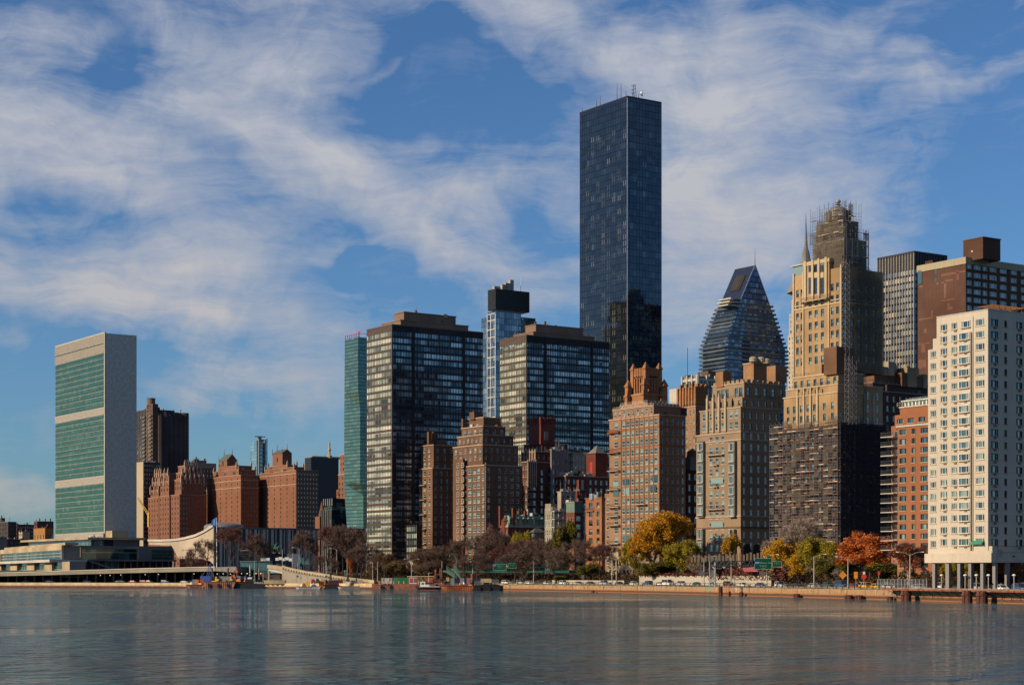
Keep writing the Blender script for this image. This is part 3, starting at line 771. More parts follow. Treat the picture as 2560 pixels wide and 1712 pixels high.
# ---- tower with balconied base and steep glass gable
curtain('navy_glass_wall', 1.4, 3.0, [(0,(.02,.04,.10)),(.35,(.05,.11,.24)),(.7,(.13,.25,.42)),(1,(.5,.62,.74))], line=.25, linec=(.015,.02,.03), vline=.1, metal=.25, rough=.2, group=2, bump=.04)
plain('balcony_slate', (.16,.17,.20), .6)
plain('navy_roof', (.025,.04,.09), .35, .3)
def gable_tower():
    b = Bldg('gabled_glass_tower', 'dark blue glass tower stepping in by balconies to a steep glass gable', 'H', 395, 970)
    zf = lambda py: b.z('H', py)
    X = lambda px: b.sb('H', px, 0)
    xm = X(490); ya = b.sa('H', 282, X(395))
    ya = max(8.0, b.sa('H', 360, xm))
    # gable roof
    zt = zf(465); zb = zf(705); xa, xb = X(395), X(580)
    g = b.mb('glass_gable', 'navy_glass_wall')
    g.face([(xa,0,zb),(xb,0,zb),(xm,0,zt)]); g.face([(xa,ya,zb),(xb,ya,zb),(xm,ya,zt)])
    g.face([(xb,0,zb),(xb,ya,zb),(xm,ya,zt),(xm,0,zt)])
    b.mb('sloped_roof', 'navy_roof').face([(xa,0,zb),(xa,ya,zb),(xm,ya,zt),(xm,0,zt)])
    m = MB(); t = Vector((xa - xm, 0, zb - zt)); n_ = Vector((t.z, 0, -t.x)).normalized() * -0.4
    p = lambda s_, v: Vector((xm, ya * v, zt)) + t * s_ + Vector((-abs(n_.x), 0, abs(n_.z)))
    m.face([p(.25,.25), p(.25,.75), p(.7,.75), p(.7,.25)]); m.build('roof_opening', MATS['granite_dark'], b.root)
    m = MB(); m.tube((xm, 0, zt), (xm, 0, zt + 9), .2, .06); m.build('lightning_rod', MATS['dark_metal'], b.root)
    e_ = b.mb('gable_edge', 'steel')
    e_.bar((xa, -.1, zb), (xm, -.1, zt), .3, .5); e_.bar((xb, -.1, zb), (xm, -.1, zt), .3, .5); e_.bar((xm, 0, zt), (xm, ya, zt), .5, .4)
    # floors
    n = 18; py = 712
    core = b.mb('glass_curtain_wall', 'navy_glass_wall'); rr = random.Random(2)
    L0, R0 = 395.0, 580.0
    for i in range(n):
        f = min(1.0, i / 11.0)
        xa = X(L0 - 85 * f); xb = X(R0 + 6 + 100 * f)
        z_t = zf(705 + i * 26.2); z_b = zf(705 + (i + 1) * 26.2)
        y1 = b.sa('H', 262 - 112 * f, xa)
        core.box(xa, xb, 0.0 + .02 * (i % 2), y1, z_b, z_t)
        s_ = MB(); s_.box(xa - 1.7, xa + 2, -.5, y1 + 1, z_b - .08, z_b + .16); s_.box(xb - 2, xb + 2.2, -.5, y1, z_b - .12, z_b + .22); s_.box(xa + 2.01, xb - 2.01, -.5, .1, z_b - .1, z_b + .2)
        s_.build('balcony', MATS['balcony_slate'], b.root)
        w = MB(); w.box(xa - 2.2, xa - 2.1, -.45, y1 + 1, z_b + .22, z_b + 1.0); w.box(xb + 2.1, xb + 2.2, -.45, y1, z_b + .22, z_b + 1.0); w.box(xa - 2.1, xb + 2.1, -.5, -.42, z_b + .22, z_b + .8)
        w.build('balcony_glass', MATS['blind_glass'], b.root)
        for k in range(7):
            if rr.random() < .55:
                u = xa + (xb - xa) * (k + .5) / 7; q = MB(); q.face([(-1.1,-.06,-.85),(1.1,-.06,-.85),(1.1,-.06,.85),(-1.1,-.06,.85)], 0, rr.random()); q.build('window', MATS['win_glass_dark'], b.root, (u, -.0, (z_b + z_t) / 2 + .1))
    core.box(X(310), X(686), .01, b.sa('H', 150, X(310)), -2, zf(705 + n * 26.2) - .01)
    bl = b.mb('recess', 'black_panel'); bl.box(X(405), X(455), -.12, 1, 0, zf(965))
    for i, py_ in enumerate((700, 722, 745)):       # setback ledges by the gable foot, sunlight put into their pale colour
        m = MB(); m.box(X(L0 - 10 - i * 9) - 6, X(L0), -.4, ya * .6, zf(py_) - .3, zf(py_) + .3); m.build('ledge', MATS['trim_white'], b.root)
    b.done()
gable_tower()

# ---- dark office tower with lit window grid
curtain('office_glass', 1.9, 3.45, [(0,(.04,.06,.09)),(.36,(.07,.10,.15)),(.5,(.22,.24,.25)),(.78,(.42,.38,.32)),(.9,(.75,.6,.4)),(1,(.95,.78,.52))], spandrel=.34, spc=(.02,.02,.022), metal=.3, rough=.15, group=2, zrand=.2)
b = Bldg('office_tower', 'dark ribbed office tower with sparkling window grid left of the brown brick slab', 'J', 365, 950)
e = b.ext('J', 100, 365, 600, 200); x0, x1, y0, y1, z0, z1 = e
zt = b.z('J', 320)
b.mb('glass_curtain_wall', 'office_glass').box(x0, x1, y0, y1, z0, zt)
b.mb('louvred_top', 'dark_metal').box(x0, x1, y0, y1, zt + .01, z1)
fins(b, 'ribs', 'louver_grey', 'L', x0, y0, y1, z0, z1, 2.0, .35, .45); fins(b, 'ribs', 'dark_metal', 'R', y0, x0, x1, z0, z1, 2.0, .3, .3)
b.mb('parapet', 'dark_metal').box(x0 - .5, x1, y0 - .5, y0 + .2, z1 - .6, z1 + .3); b.mb('parapet', 'dark_metal').box(x0 - .5, x0 + .2, y0 + .2, y1, z1 - .6, z1 + .3)
b.done()

# ---- distant needle-spired tower peeping out behind the scaffolded tower
b = Bldg('spired_tower', 'far slender tower with needle spire seen behind the golden stone tower', 'H', 812, 1500)
e = b.block('H', 704, 812, 930, 920, mat='limestone', L=dict(n=5, w=.4, h=2.2, fh=4.0, s='plain'))
e = b.block('H', 712, 812, 920, 780, 920, bx=3, mat='limestone', L=dict(n=4, w=.4, h=2.2, fh=4.0, s='plain'))
e = b.block('H', 728, 814, 905, 690, 780, bx=7, mat='limestone'); e = b.block('H', 742, 816, 890, 640, 690, bx=11, mat='limestone')
X_, Y_ = b.sb('H', 822, 12), 12
m = b.mb('spire', 'stone_grey'); Z = lambda p: b.z('H', p, X_, Y_)
m.lathe(X_, Y_, [(16, Z(660)), (10, Z(560)), (5.0, Z(470)), (3.6, Z(430)), (2.6, Z(390)), (1.3, Z(350)), (1.0, Z(300)), (.5, Z(200)), (.12, Z(135))], 8)
for k in (-1, 1):
    m = MB(); m.tube((X_ + k * 3.4, Y_, Z(470)), (X_ + k * 3.0, Y_, Z(415)), .8, .1); m.build('pinnacle', MATS['stone_grey'], b.root)
b.done()
# ================================================================== MASONRY BUILDINGS, RIGHT
masonry('rust_grille', (.30,.20,.12)); masonry('rust_wood', (.34,.16,.06)); plain('awning_green', (.03,.22,.12), .7); masonry('column_concrete', (.36,.33,.33), var=.1, stain=.3)
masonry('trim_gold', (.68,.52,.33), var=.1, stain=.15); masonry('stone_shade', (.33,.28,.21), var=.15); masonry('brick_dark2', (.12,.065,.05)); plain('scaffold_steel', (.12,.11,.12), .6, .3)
masonry('brick_orange2', (.43,.165,.08), var=.1, stain=.1); masonry('trim_beige', (.55,.47,.32), var=.08); masonry('patch_brick', (.25,.115,.08), var=.15); plain('pergola_pale', (.55,.6,.55), .7); plain('red_orange', (.7,.07,.02), .7)
masonry('stone_brownish', (.40,.275,.175), var=.12); plain('bay_metal', (.10,.10,.09), .5, .3)
masonry('brick_tan2', (.40,.215,.12), var=.14); masonry('trim_pink', (.62,.42,.30), var=.1); masonry('balcony_orange', (.55,.18,.09)); masonry('limestone_warm', (.55,.42,.28), var=.15)
def bay(b, x_or_y, side, pl, w, d, z0, z1, fh, zt, h, mat, glass='win_glass_teal', frame='frame_white', part='bay'):
    """projecting bay with its own windows, one per floor"""
    m = MB(); m.box(-w/2, w/2, -d, -.004, z0, z1)
    loc, rz = ((pl, x_or_y, 0), -math.pi/2) if side == 'L' else ((x_or_y, pl, 0), 0)
    o = m.build(part, MATS[mat], b.root, loc, rz)
    z_ = zt
    me = win_mesh(w * .84, h, 'tri', glass, frame)[1]
    while z_ - h/2 > z0:
        link('window', me, o, (0, -d - .30, z_)); z_ -= fh
    return o

# ---- white apartment block on columns
def white_block():
    b = Bldg('white_apartment_block', 'white apartment block raised on columns over the river drive, at the right edge', 'J', 900, 415, gz=2.6)
    Lc = [(502,3.4),(579,4.0),(655,3.3),(740,5.4),(842,5.0)]
    fh = 2.76
    e = b.block('J', 527, 900, 1180, 622, mat='white_render', ex=None, L=None, Rr=None) if False else None
    x0, x1, y0, y1, z1, _ = 0, b.sb('J', 1240, 0), 0, b.sa('J', 527, 0), b.z('J', 622), 0
    zp = b.z('K', 1150, 0, -1)
    sills = dict(fh=fh, h=1.55, t=2.55, s='tri', c='J', b=.2, f='frame_white', g='win_glass_teal')
    e = b.block('J', 527, 900, 1240, 622, None, mat='white_render', ex=(0, x1, 0, y1, zp, z1),
        L=dict(sills, cols=[(579,2.05),(655,1.75),(842,2.6)]), Rr=dict(sills, cols=[(948,2.4),(1029,.95),(1128,2.1),(1215,2.1)], t=2.75, f='frame_dark'))
    y2 = b.sa('J', 465, 0)
    e2 = b.block('J', 465, 527, 900, 905, None, mat='white_render', ex=(0, x1, y1 + .003, y2, zp, b.z('J', 905, 0, y1)),
        L=dict(sills, cols=[(502,1.8)], t=1.2))
    e3 = b.block('J', 500, 527, 900, 830, None, mat='white_render', ex=(0.6, 6, y1 + .003, b.sa('J', 500, .6), e2[5] - .7, b.z('J', 826, 0, y1)))
    # shallow bay with its windows
    yb = b.sa('J', 740, 0)
    o = bay(b, yb, 'L', 0, 3.6, .55, zp, b.z('J', 790, 0, yb), fh, z1 - 2.55 - fh, 1.55, 'white_render')
    link('window', win_mesh(2.6, 1.5, 'tri', 'win_glass_teal', 'frame_white')[1], b.root, (-.28, yb, z1 - 2.55), -math.pi/2)
    m = MB(); m.box(-1.2, 1.2, 0, .0, 0, 0)
    # dark joint beside the corner bay, air conditioners under the windows
    b.mb('expansion_joint', 'dark_metal').box(-.04, -.004, b.sa('J', 793, 0) - .07, b.sa('J', 793, 0) + .07, zp, z1 - 1)
    ac = MB(); ac.box(-.42, .42, -.16, .1, -.22, .22); acm = ac.build('air_conditioner', MATS['rust_grille'], b.root).data
    bpy.data.objects.remove(b.root.children[-1] if False else [c_ for c_ in b.root.children if c_.name.startswith('air_cond')][0])
    k = 0; z_ = z1 - 2.55
    while z_ > zp + 1:
        for px in (579, 655, 740):
            if random.random() < .8: link('air_conditioner', acm, b.root, (-.02 - (.55 if px == 740 and k else 0), b.sa('J', px + 10, 0), z_ - 1.15), -math.pi/2)
        for px in (950, 1128): link('air_conditioner', acm, b.root, (b.sb('J', px, 0), -.02, z_ - 1.35), 0)
        z_ -= fh; k += 1
    b.rail((0, x1, 0, y1, 0, z1), 'frame_dark', .7)
    # coping stones
    b.mb('coping', 'trim_white').box(-.12, .3, -.12, y1, z1 + .003, z1 + .2); b.mb('coping', 'trim_white').box(.3, x1, -.12, .3, z1 + .003, z1 + .2)
    # roof garden pergola
    pg = MB(); rr = random.Random(4)
    for i in range(6): pg.box(2 + i*1.9, 2.12 + i*1.9, 1.0, 1.12, 0, 2.2); pg.box(2 + i*1.9, 2.12 + i*1.9, 5.0, 5.12, 0, 2.2)
    for i in range(14): pg.box(1.6 + i*.8, 1.7 + i*.8, .6, 5.5, 2.2, 2.32)
    pg.build('pergola', MATS['rust_wood'], b.root, (1.5, .4, z1 - .7))
    for i in range(4):
        m = MB(); m.box(-.5,.5,-.5,.5,0,.9); m.build('roof_box', MATS['louver_grey'], b.root, (x1*.35 + i * 4.0, 1.5, z1 - .2))
    # podium
    pz0, pz1 = b.z('K', 1222, 0, -1), b.z('K', 1150, 0, -1)
    yl = y2 + .0
    p = b.mb('podium', 'white_render'); p.box(-1.2, x1 + 30, -2.0, yl, pz0, pz1); p.box(-1.0, 0, -1.8, y1 * .35, pz1, pz1 + .5)
    b.mb('podium_vent', 'louver_grey').box(b.sb('K', 1003, -2), b.sb('K', 1040, -2), -2.06, -2.003, pz0 + 1, pz0 + 3)
    b.mb('podium_vent', 'dark_metal').box(b.sb('K', 1120, -2), b.sb('K', 1136, -2), -2.06, -2.003, pz0 + 1.2, pz0 + 1.6)
    r_ = MB()
    for i in range(46): x = 1.0 + i * .75; r_.box(x, x + .05, -1.95, -1.9, 0, 1.5)
    r_.box(1.0, 34, -1.97, -1.9, 1.5, 1.58); r_.box(1.0, 34, -1.96, -1.91, .05, .12)
    r_.build('terrace_railing', MATS['frame_dark'], b.root, (0, 0, pz1))
    m = MB(); m.box(0, 1.4, -.7, .3, 0, 1.5); m.build('terrace_pier', MATS['white_render'], b.root, (-.9, -1.3, pz1 + .003))
    aw = MB(); aw.face([(0,0,.6),(3.6,0,.6),(3.6,-.9,0),(0,-.9,0)]); aw.face([(0,-.9,0),(3.6,-.9,0),(3.6,-.9,-.25),(0,-.9,-.25)])
    aw.build('awning', MATS['awning_green'], b.root, (-.05, 4.6, pz1 + 2.2), -math.pi/2)
    # columns
    cols = []
    for i, px in enumerate((527, 632, 716, 799, 890, 981, 1073, 1167, 1260)):
        d = -1.2
        xx = b.sb('K', px, d) if px > 950 else None
        if xx is None or xx < 0:
            yy = b.sa('K', px, -.6); xx = -.6
        else: yy = d
        m = MB(); m.box(-.42, .42, -.42, .42, 0, pz0); m.box(-.5, .5, -.5, .5, 0, .3)
        m.build('column', MATS['column_concrete'], b.root, (xx + .3, yy, 0))
        m = MB(); m.box(-.4, .4, -.4, .4, 0, pz0); m.build('column', MATS['column_concrete'], b.root, (xx + 9, yy + 4, 0))
    b.done()
    return b
white_block()

# ---- orange brick block with balconies
b = Bldg('orange_brick_apartment_block', 'orange brick apartment block with stacked concrete balconies and pergola roof, beside the white block', 'K', 520, 472, gz=3)
zt = b.z('K', 165, 0, b.sa('K', 370))
e = b.block('K', 250, 520, 560, 0, ex=(0, 20, 0, b.sa('K', 250), -2, b.z('K', 172)), mat='brick_orange2', cap='trim_white', capb=.35,
    L=dict(cols=[(293,2.35),(373,1.3),(455,2.6)], c='K', h=1.45, fh=2.475, t=1.7, s='tri', g='win_glass_teal', f='frame_dark'))
y1 = e[3]
e1 = b.block('K', 205, 250, 520, 0, ex=(2.4, 20, y1 + .003, b.sa('K', 205, 2.4), -2, e[5] + .4), mat='brick_orange2', L=dict(n=1, w=.6, h=1.5, fh=2.475, t=2.1, s='plain', g='win_glass_teal'))
for k in range(13):
    z_ = e[5] - 2.6 - k * 2.475
    m = MB(); m.box(-1.4, 3.4, 0, 4.6, -.22, .0); o = m.build('balcony', MATS['trim_white'], b.root, (0, y1 + .05, z_))
    r_ = MB()
    for i in range(14): r_.box(-1.35 + .0, -1.3, .1 + i*.33, .14 + i*.33, 0, 1.0)
    for i in range(13): r_.box(-1.35 + i*.35, -1.31 + i*.35, 4.5, 4.55, 0, 1.0)
    r_.box(-1.4, -1.3, 0, 4.6, 1, 1.07); r_.box(-1.3, 3.3, 4.5, 4.6, 1, 1.07); r_.build('railing', MATS['frame_dark'], o)
t2 = b.block('K', 262, 520, 560, 0, ex=(2.0, 20, 0, b.sa('K', 232, 2.0), e[5] - .5, b.z('K', 100, 2, 8)), mat='brick_orange2', L=dict(n=4, w=.6, h=1.3, fh=2.4, t=1.7, max=1, s='tri', g='win_glass_teal', f='frame_dark'))
t3 = b.block('K', 280, 520, 560, 0, ex=(3.2, 20, 0, b.sa('K', 272, 3.2), t2[5] - .5, b.z('K', 38, 3, 8)), mat='brick_orange2', cap='trim_white', capb=.3, L=dict(n=3, w=.55, h=1.5, fh=2.4, t=1.6, max=1, s='tri', g='win_glass_teal', f='frame_dark'))
b.rail((2.2, 20, 0, b.sa('K', 250, 2.2), 0, t3[5]), 'frame_white', 1.0)
m = MB()
for i in range(11): m.box(0, .9, i*1.25, i*1.25 + .45, 0, 2.0)
m.box(-.6, 4, -.3, 13.6, 2.0, 2.25)
for i in range(16): m.face([(-.9, -.3 + i*.87, 2.0), (2.5, -.3 + i*.87, 3.2), (2.5, -.1 + i*.87, 3.2), (-.9, -.1 + i*.87, 2.0)])
m.build('pergola', MATS['pergola_pale'], b.root, (4.2, 1.0, t3[5] - .6))
b.done()

# ---- brown brick slab, upper right, with plant box
b = Bldg('brown_brick_slab', 'wide brown brick slab with pale roof band and square brick box on top, behind the white block', 'J', 738, 720)
e = b.block('J', 390, 738, 1250, 240, mat='brick_maroon', Rr=dict(cols=[(764,2.9),(823,4.2),(878,2.8),(938,4.2),(1011,4.0),(1088,3.6),(1160,3.4),(1225,3.4)], c='J', h=1.9, fh=3.25, t=3.4, s='tri', g='win_glass', f='frame_white'))
b.belt(e, e[5] - 2.6, 2.65, 'trim_beige', 'roof_band', .3)
ya = b.sa('J', 408); m = MB(); m.box(-.3, -.003, ya - 1.1, ya + 1.1, 0, 5.4); m.build('corner_window', MATS['win_glass_teal'], b.root, (0, 0, b.z('J', 436, 0, ya)))
for px, py, w, h in ((523,343,1.0,2.4),(523,402,1.0,1.6)):
    yy = b.sa('J', px); m = MB(); m.box(-.12, -.003, yy - w/2, yy + w/2, 0, h); m.build('window', MATS['win_glass_teal'], b.root, (0, 0, b.z('J', py + 18, 0, yy)))
rr = random.Random(6)      # rectangles of lighter brick
for (pa, pb, qa, qb) in ((560,735,350,364),(672,688,335,405),(580,598,420,540),(558,600,420,430),(590,645,402,415),(560,660,545,555),(606,622,575,600),(606,642,600,622),
        (487,500,625,670),(436,455,760,790),(400,500,680,692),(415,445,870,930),(395,480,862,872),(422,450,985,1040),(394,425,985,1050),(525,542,424,440),(400,425,445,462)):
    ya, yb = b.sa('J', pa), b.sa('J', pb); zm = (ya + yb) / 2
    m = MB(); m.box(-.02, -.003, yb, ya, b.z('J', qb, 0, zm), b.z('J', qa, 0, zm)); m.build('brick_patch', MATS['patch_brick'], b.root)
bx = b.block('J', 720, 863, 990, 92, 250, bx=3.0, mat='brick_maroon', part='plant_box', cap='bronze', capb=.3)
m = MB(); m.lathe(0, 0, [(.35,0),(.4,.1),(.05,.35)], 8); o = m.build('lamp', MATS['frame_white'], b.root, (bx[0] - .0, b.sa('J', 785, bx[0]), b.z('J', 196))); o.rotation_euler = (0, R(-90), 0)
b.on('roof_box', 'brick_dark', e, .18, .93, 6, 4, 3); b.clutter((e[0] + 8, e[1], 10, e[3], 0, e[5]), 6, 2)
b.done()

# ---- golden stone tower, scaffolded at its foot and crown
def stone_tower():
    b = Bldg('scaffolded_stone_tower', 'golden stone apartment tower, its lower floors and domed crown wrapped in scaffolding', 'I', 490, 600)
    G_ = dict(g='win_glass_teal', f='frame_dark')
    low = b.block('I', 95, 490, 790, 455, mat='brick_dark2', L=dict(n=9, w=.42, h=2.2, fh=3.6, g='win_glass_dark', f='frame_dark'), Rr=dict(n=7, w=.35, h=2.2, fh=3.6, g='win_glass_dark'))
    mid = b.block('I', 150, 490, 650, 250, 458, bx=.6, mat='stone_gold', L=dict(cols=[(178,1.3),(217,1.3),(261,1.3),(302,1.3),(344,1.3),(407,1.3),(458,1.3)], c='I', h=2.3, fh=3.5, t=4.4, **G_), Rr=dict(n=4, w=.3, h=2.4, fh=4.6, t=8, g='win_glass_dark'), cap='trim_gold', capb=.3)
    # art-deco piers
    pm = b.mb('pier', 'trim_gold')
    for px in (240, 281, 323, 366):
        yy = b.sa('I', px, .6); pm.box(.1, .597, yy - .35, yy + .35, mid[4], mid[5] + 1.4); pm.box(.2, 1.2, yy - .2, yy + .2, mid[5] + 1.4, mid[5] + 2.4)
    t1 = b.block('I', 168, 492, 655, 200, 252, bx=2.4, mat='stone_gold', L=dict(n=7, w=.42, h=2.4, fh=4.4, max=1, **G_), cap='trim_gold', capb=.3); b.rail(t1, 'dark_metal', 1.1)
    t2 = b.block('I', 205, 494, 655, 125, 205, bx=4.2, mat='stone_gold', L=dict(n=7, w=.45, h=2.3, fh=5.2, max=1, t=2.6, b=.05, **G_), cap='trim_gold', capb=.4); b.rail(t2, 'dark_metal', 1.1)
    # arched heads over the penthouse windows
    T = dict(c='H', h=2.5, fh=3.9, t=6.2, s='dh', **G_)
    tw = b.block('H', 740, 1055, 1325, 490, 1168, bx=6.5, mat='stone_gold', L=dict(cols=[(768,1.35),(797,1.35),(851,1.5),(890,1.5),(931,1.5),(995,1.35),(1029,1.35)], **T),
        Rr=dict(cols=[(1079,1.4),(1126,1.2),(1172,1.4),(1222,1.3),(1271,1.3)], **dict(T, g='win_glass')))
    # frontispiece: taller pavilion with tall slots
    y0, y1 = b.sa('H', 975, 5.9), b.sa('H', 810, 5.9)
    fz1 = b.z('H', 432, 6, y0); fz0 = b.z('H', 690, 6, y0)
    fp = b.block('H', 0, 0, 0, 0, ex=(5.9, 14, y0, y1, fz0, fz1), mat='stone_gold', part='pavilion', cap='trim_gold', capb=1.2)
    yb0, yb1 = b.sa('H', 842, 5.9), b.sa('H', 945, 5.9)
    for px in (850, 889, 930):
        yy = b.sa('H', px, 5.9)
        m = MB(); m.box(-.06, -.003, yy - .75, yy + .75, 0, 9.5); m.build('slot_window', MATS['win_glass_dark'], b.root, (5.9, 0, b.z('H', 665, 6, yy)))
        m = MB(); m.box(-.06, -.003, yy - .6, yy + .6, 0, 3.2); m.build('slot_window', MATS['win_glass_teal'], b.root, (5.9, 0, b.z('H', 528, 6, yy)))
        m = MB(); m.box(-.18, -.003, yy - .75, yy + .75, 0, 1.8); m.build('carved_panel', MATS['trim_gold'], b.root, (5.9, 0, b.z('H', 560, 6, yy)))
    for px in (822, 870, 910, 958): yy = b.sa('H', px, 5.9); pm.box(5.4, 5.897, yy - .5, yy + .5, fz0, fz1 + .5)
    for px in (975, 1055, 745, 808): yy = b.sa('H', px, 6.5) if px != 1055 else tw[2]; pm.box(6.1, 6.497, yy - .3, yy + .3, tw[4], tw[5] + .8)
    b.balcony('L', 5.9, (y0 + y1) / 2 + .3, b.z('H', 690, 5, y0), 12.5, 1.5, 'trim_gold')
    # glazed corner loggia with white roof slab
    la, lb = b.sa('H', 812, 6.8), b.sa('H', 742, 6.8)
    m = MB(); m.box(6.6, 9, la, lb, 0, 3.2); m.build('loggia', MATS['win_glass_teal'], b.root, (0, 0, tw[5] + .02)); m = MB(); m.box(6.0, 9.4, la - .2, lb + .8, 0, .35); m.build('loggia_roof', MATS['trim_white'], b.root, (0, 0, tw[5] + 3.23))
    b.belt(tw, b.z('H', 712, 6.5, 0), .5, 'trim_gold')
    # crown
    cr = []
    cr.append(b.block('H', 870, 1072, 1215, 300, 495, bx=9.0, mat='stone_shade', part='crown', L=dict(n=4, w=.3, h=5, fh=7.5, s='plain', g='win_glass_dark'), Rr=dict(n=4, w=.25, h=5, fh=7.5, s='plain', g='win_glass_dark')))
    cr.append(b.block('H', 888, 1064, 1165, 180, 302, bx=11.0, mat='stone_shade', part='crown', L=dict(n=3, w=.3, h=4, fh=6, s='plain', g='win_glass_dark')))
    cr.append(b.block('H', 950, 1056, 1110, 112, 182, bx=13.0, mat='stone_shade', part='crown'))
    xc_, yc_ = (cr[2][0] + cr[2][1]) / 2 + .3, (cr[2][2] + cr[2][3]) / 2
    Z = lambda p: b.z('H', p, xc_, yc_)
    rr_ = 3.3
    m = MB(); m.lathe(xc_, yc_, [(rr_ * 1.1, Z(190)), (rr_ * 1.05, Z(140)), (rr_, Z(135)), (rr_*.85, Z(115)), (rr_*.5, Z(100)), (.7, Z(96)), (.5, Z(88)), (1.0, Z(84)), (.4, Z(76)), (.9, Z(68)), (.8, Z(58)), (.1, Z(52))], 14)
    m.build('dome', MATS['dome_lead'], b.root)
    for k in range(6):
        a = k * math.pi / 3
        m = MB(); m.tube((xc_ + rr_*1.25*math.cos(a), yc_ + rr_*1.25*math.sin(a), Z(190)), (xc_ + rr_*1.25*math.cos(a), yc_ + rr_*1.25*math.sin(a), Z(130)), .5, .3); m.build('dome_buttress', MATS['stone_shade'], b.root)
    # scaffolding
    def scaffold(name, e, za, zb, lift, bayw, net=True, ladders=True, planks=.8, top_open=0.0, seed=1, both=True, off=1.3, fullnet=False):
        rr = random.Random(seed)
        x0, x1, y0, y1 = e[:4]; P = MB(); K = MB(); N = MB()
        faces = [('L', x0, y0 - off, y1 + off)] + ([('R', y0, x0, x1)] if both else [])
        nl = int((zb - za) / lift)
        for side, pl, u0, u1 in faces:
            n = max(2, int((u1 - u0) / bayw))
            f = (lambda u, z, d: (pl - d, u, z)) if side == 'L' else (lambda u, z, d: (u, pl - d, z))
            for i in range(n + 1):
                u = u0 + (u1 - u0) * i / n
                for d in (.25, off): P.tube(f(u, za, d), f(u, zb + top_open * rr.random(), d), .055, n=4, cap=False)
            for k in range(nl + 1):
                z_ = za + k * lift
                P.tube(f(u0, z_ + 1.0, off), f(u1, z_ + 1.0, off), .05, n=4, cap=False); P.tube(f(u0, z_ + .1, off), f(u1, z_ + .1, off), .05, n=4, cap=False)
                for i in range(n):
                    ua = u0 + (u1 - u0) * i / n; ub = u0 + (u1 - u0) * (i + 1) / n
                    if rr.random() < planks * 1.1 * (.3 + .7 * (math.sin(i * .9 + k * .12) > -.6)):
                        j = rr.uniform(-.05, .05); q = rr.randrange(2)
                        if rr.random() < .6:
                            a_, b_ = f(ua, z_ + j, off - .1), f(ub, z_ + j + .16, .45)
                            K.box(min(a_[0], b_[0]), max(a_[0], b_[0]), min(a_[1], b_[1]), max(a_[1], b_[1]), z_ + j, z_ + j + .1, 0)
                        if rr.random() < .75:   # toe boards and rails catching the light
                            a_, b_ = f(ua, 0, off + .03), f(ub, 0, off - .03)
                            hh = rr.choice((.12, .22, .36))
                            K.box(min(a_[0], b_[0]), max(a_[0], b_[0]), min(a_[1], b_[1]), max(a_[1], b_[1]), z_ + .05, z_ + .05 + hh, 0)
                    if rr.random() < .35: P.tube(f(ua, z_, off), f(ub, z_ + lift, off), .045, n=4, cap=False)
                    if fullnet or (net and rr.random() < .22):
                        N.face([f(ua, z_, off + .06), f(ub, z_, off + .06), f(ub, z_ + lift, off + .06), f(ua, z_ + lift, off + .06)])
        o = P.build('scaffold_poles', MATS['scaffold_steel'], b.root); 
        if K.f: K.build('scaffold_planks', MATS['plank'], b.root)
        if N.f: N.build('scaffold_netting', MATS['scaffold_mesh'], b.root)
    scaffold('foot', low, 4, low[5] + 1.5, 1.95, 2.1, seed=3)
    sheet = MB(); sheet.face([(low[0] + .2, low[2] - 1.45, 2), (low[1], low[2] - 1.45, 2), (low[1], low[2] - 1.45, low[5] + .5), (low[0] + .2, low[2] - 1.45, low[5] + .5)]); sheet.build('scaffold_sheet', MATS['scaffold_mesh_dense'], b.root)
    scaffold('crown', cr[0], tw[5], cr[0][5] + 2, 2.0, 2.4, seed=5, planks=.3, top_open=3, fullnet=False)
    scaffold('crown', cr[1], cr[0][5], cr[1][5] + 3, 2.0, 2.2, seed=6, planks=.3, top_open=4)
    scaffold('crown', cr[2], cr[1][5], cr[2][5] + 1, 2.0, 1.8, seed=7, planks=.2, top_open=4)
    scaffold('crown', (tw[0] + 14, tw[1] - 5, tw[2] + 3, tw[3]), tw[5], tw[5] + 10, 2.0, 2.4, seed=8, planks=.2, top_open=4)
    # netting hung on the crown, and hoist towers
    n = MB(); q = cr[0]; n.face([(q[0] - 1.5, q[2] - .5, q[4]), (q[0] - 1.5, q[3] - 1.5, q[4]), (q[0] - 1.5, q[3] - 1.5, q[5]), (q[0] - 1.5, q[2] - .5, q[5])])
    n.face([(cr[1][0] - 1.5, cr[1][2], cr[1][4]), (cr[1][0] - 1.5, cr[1][3] - 1, cr[1][4]), (cr[1][0] - 1.5, cr[1][3] - 2, cr[1][5] + 1), (cr[1][0] - 1.5, cr[1][2] + 1, cr[1][5] + 1)])
    n.build('scaffold_netting', MATS['scaffold_mesh'], b.root)
    def hoist(x, y, za, zb, w=1.8):
        m = MB()
        for sx in (0, w):
            for sy in (0, w): m.tube((x + sx, y + sy, za), (x + sx, y + sy, zb), .08, n=4)
        k = za; i = 0
        while k < zb - 1.6:
            for (p, q_) in (((x, y), (x + w, y)), ((x + w, y), (x + w, y + w)), ((x, y + w), (x, y))):
                m.tube((p[0], p[1], k), (q_[0], q_[1], k + 1.8), .06, n=4); m.tube((p[0], p[1], k), (q_[0], q_[1], k), .06, n=4)
            k += 1.8
        m.build('hoist_tower', MATS['scaffold_steel'], b.root)
    hoist(b.sb('I', 555, -2), -2.4, low[5], b.z('I', 30, 8, -2)); hoist(b.sb('I', 580, -2), -2.4, low[5], b.z('I', 60, 8, -2)); hoist(b.sb('I', 565, 2), 2.2, t2[5] - 12, b.z('I', 95, 8, 2), 2.4)
    hoist(b.sb('H', 1118, 0), tw[2] - 2.4, tw[4], b.z('H', 440, 10, 0))
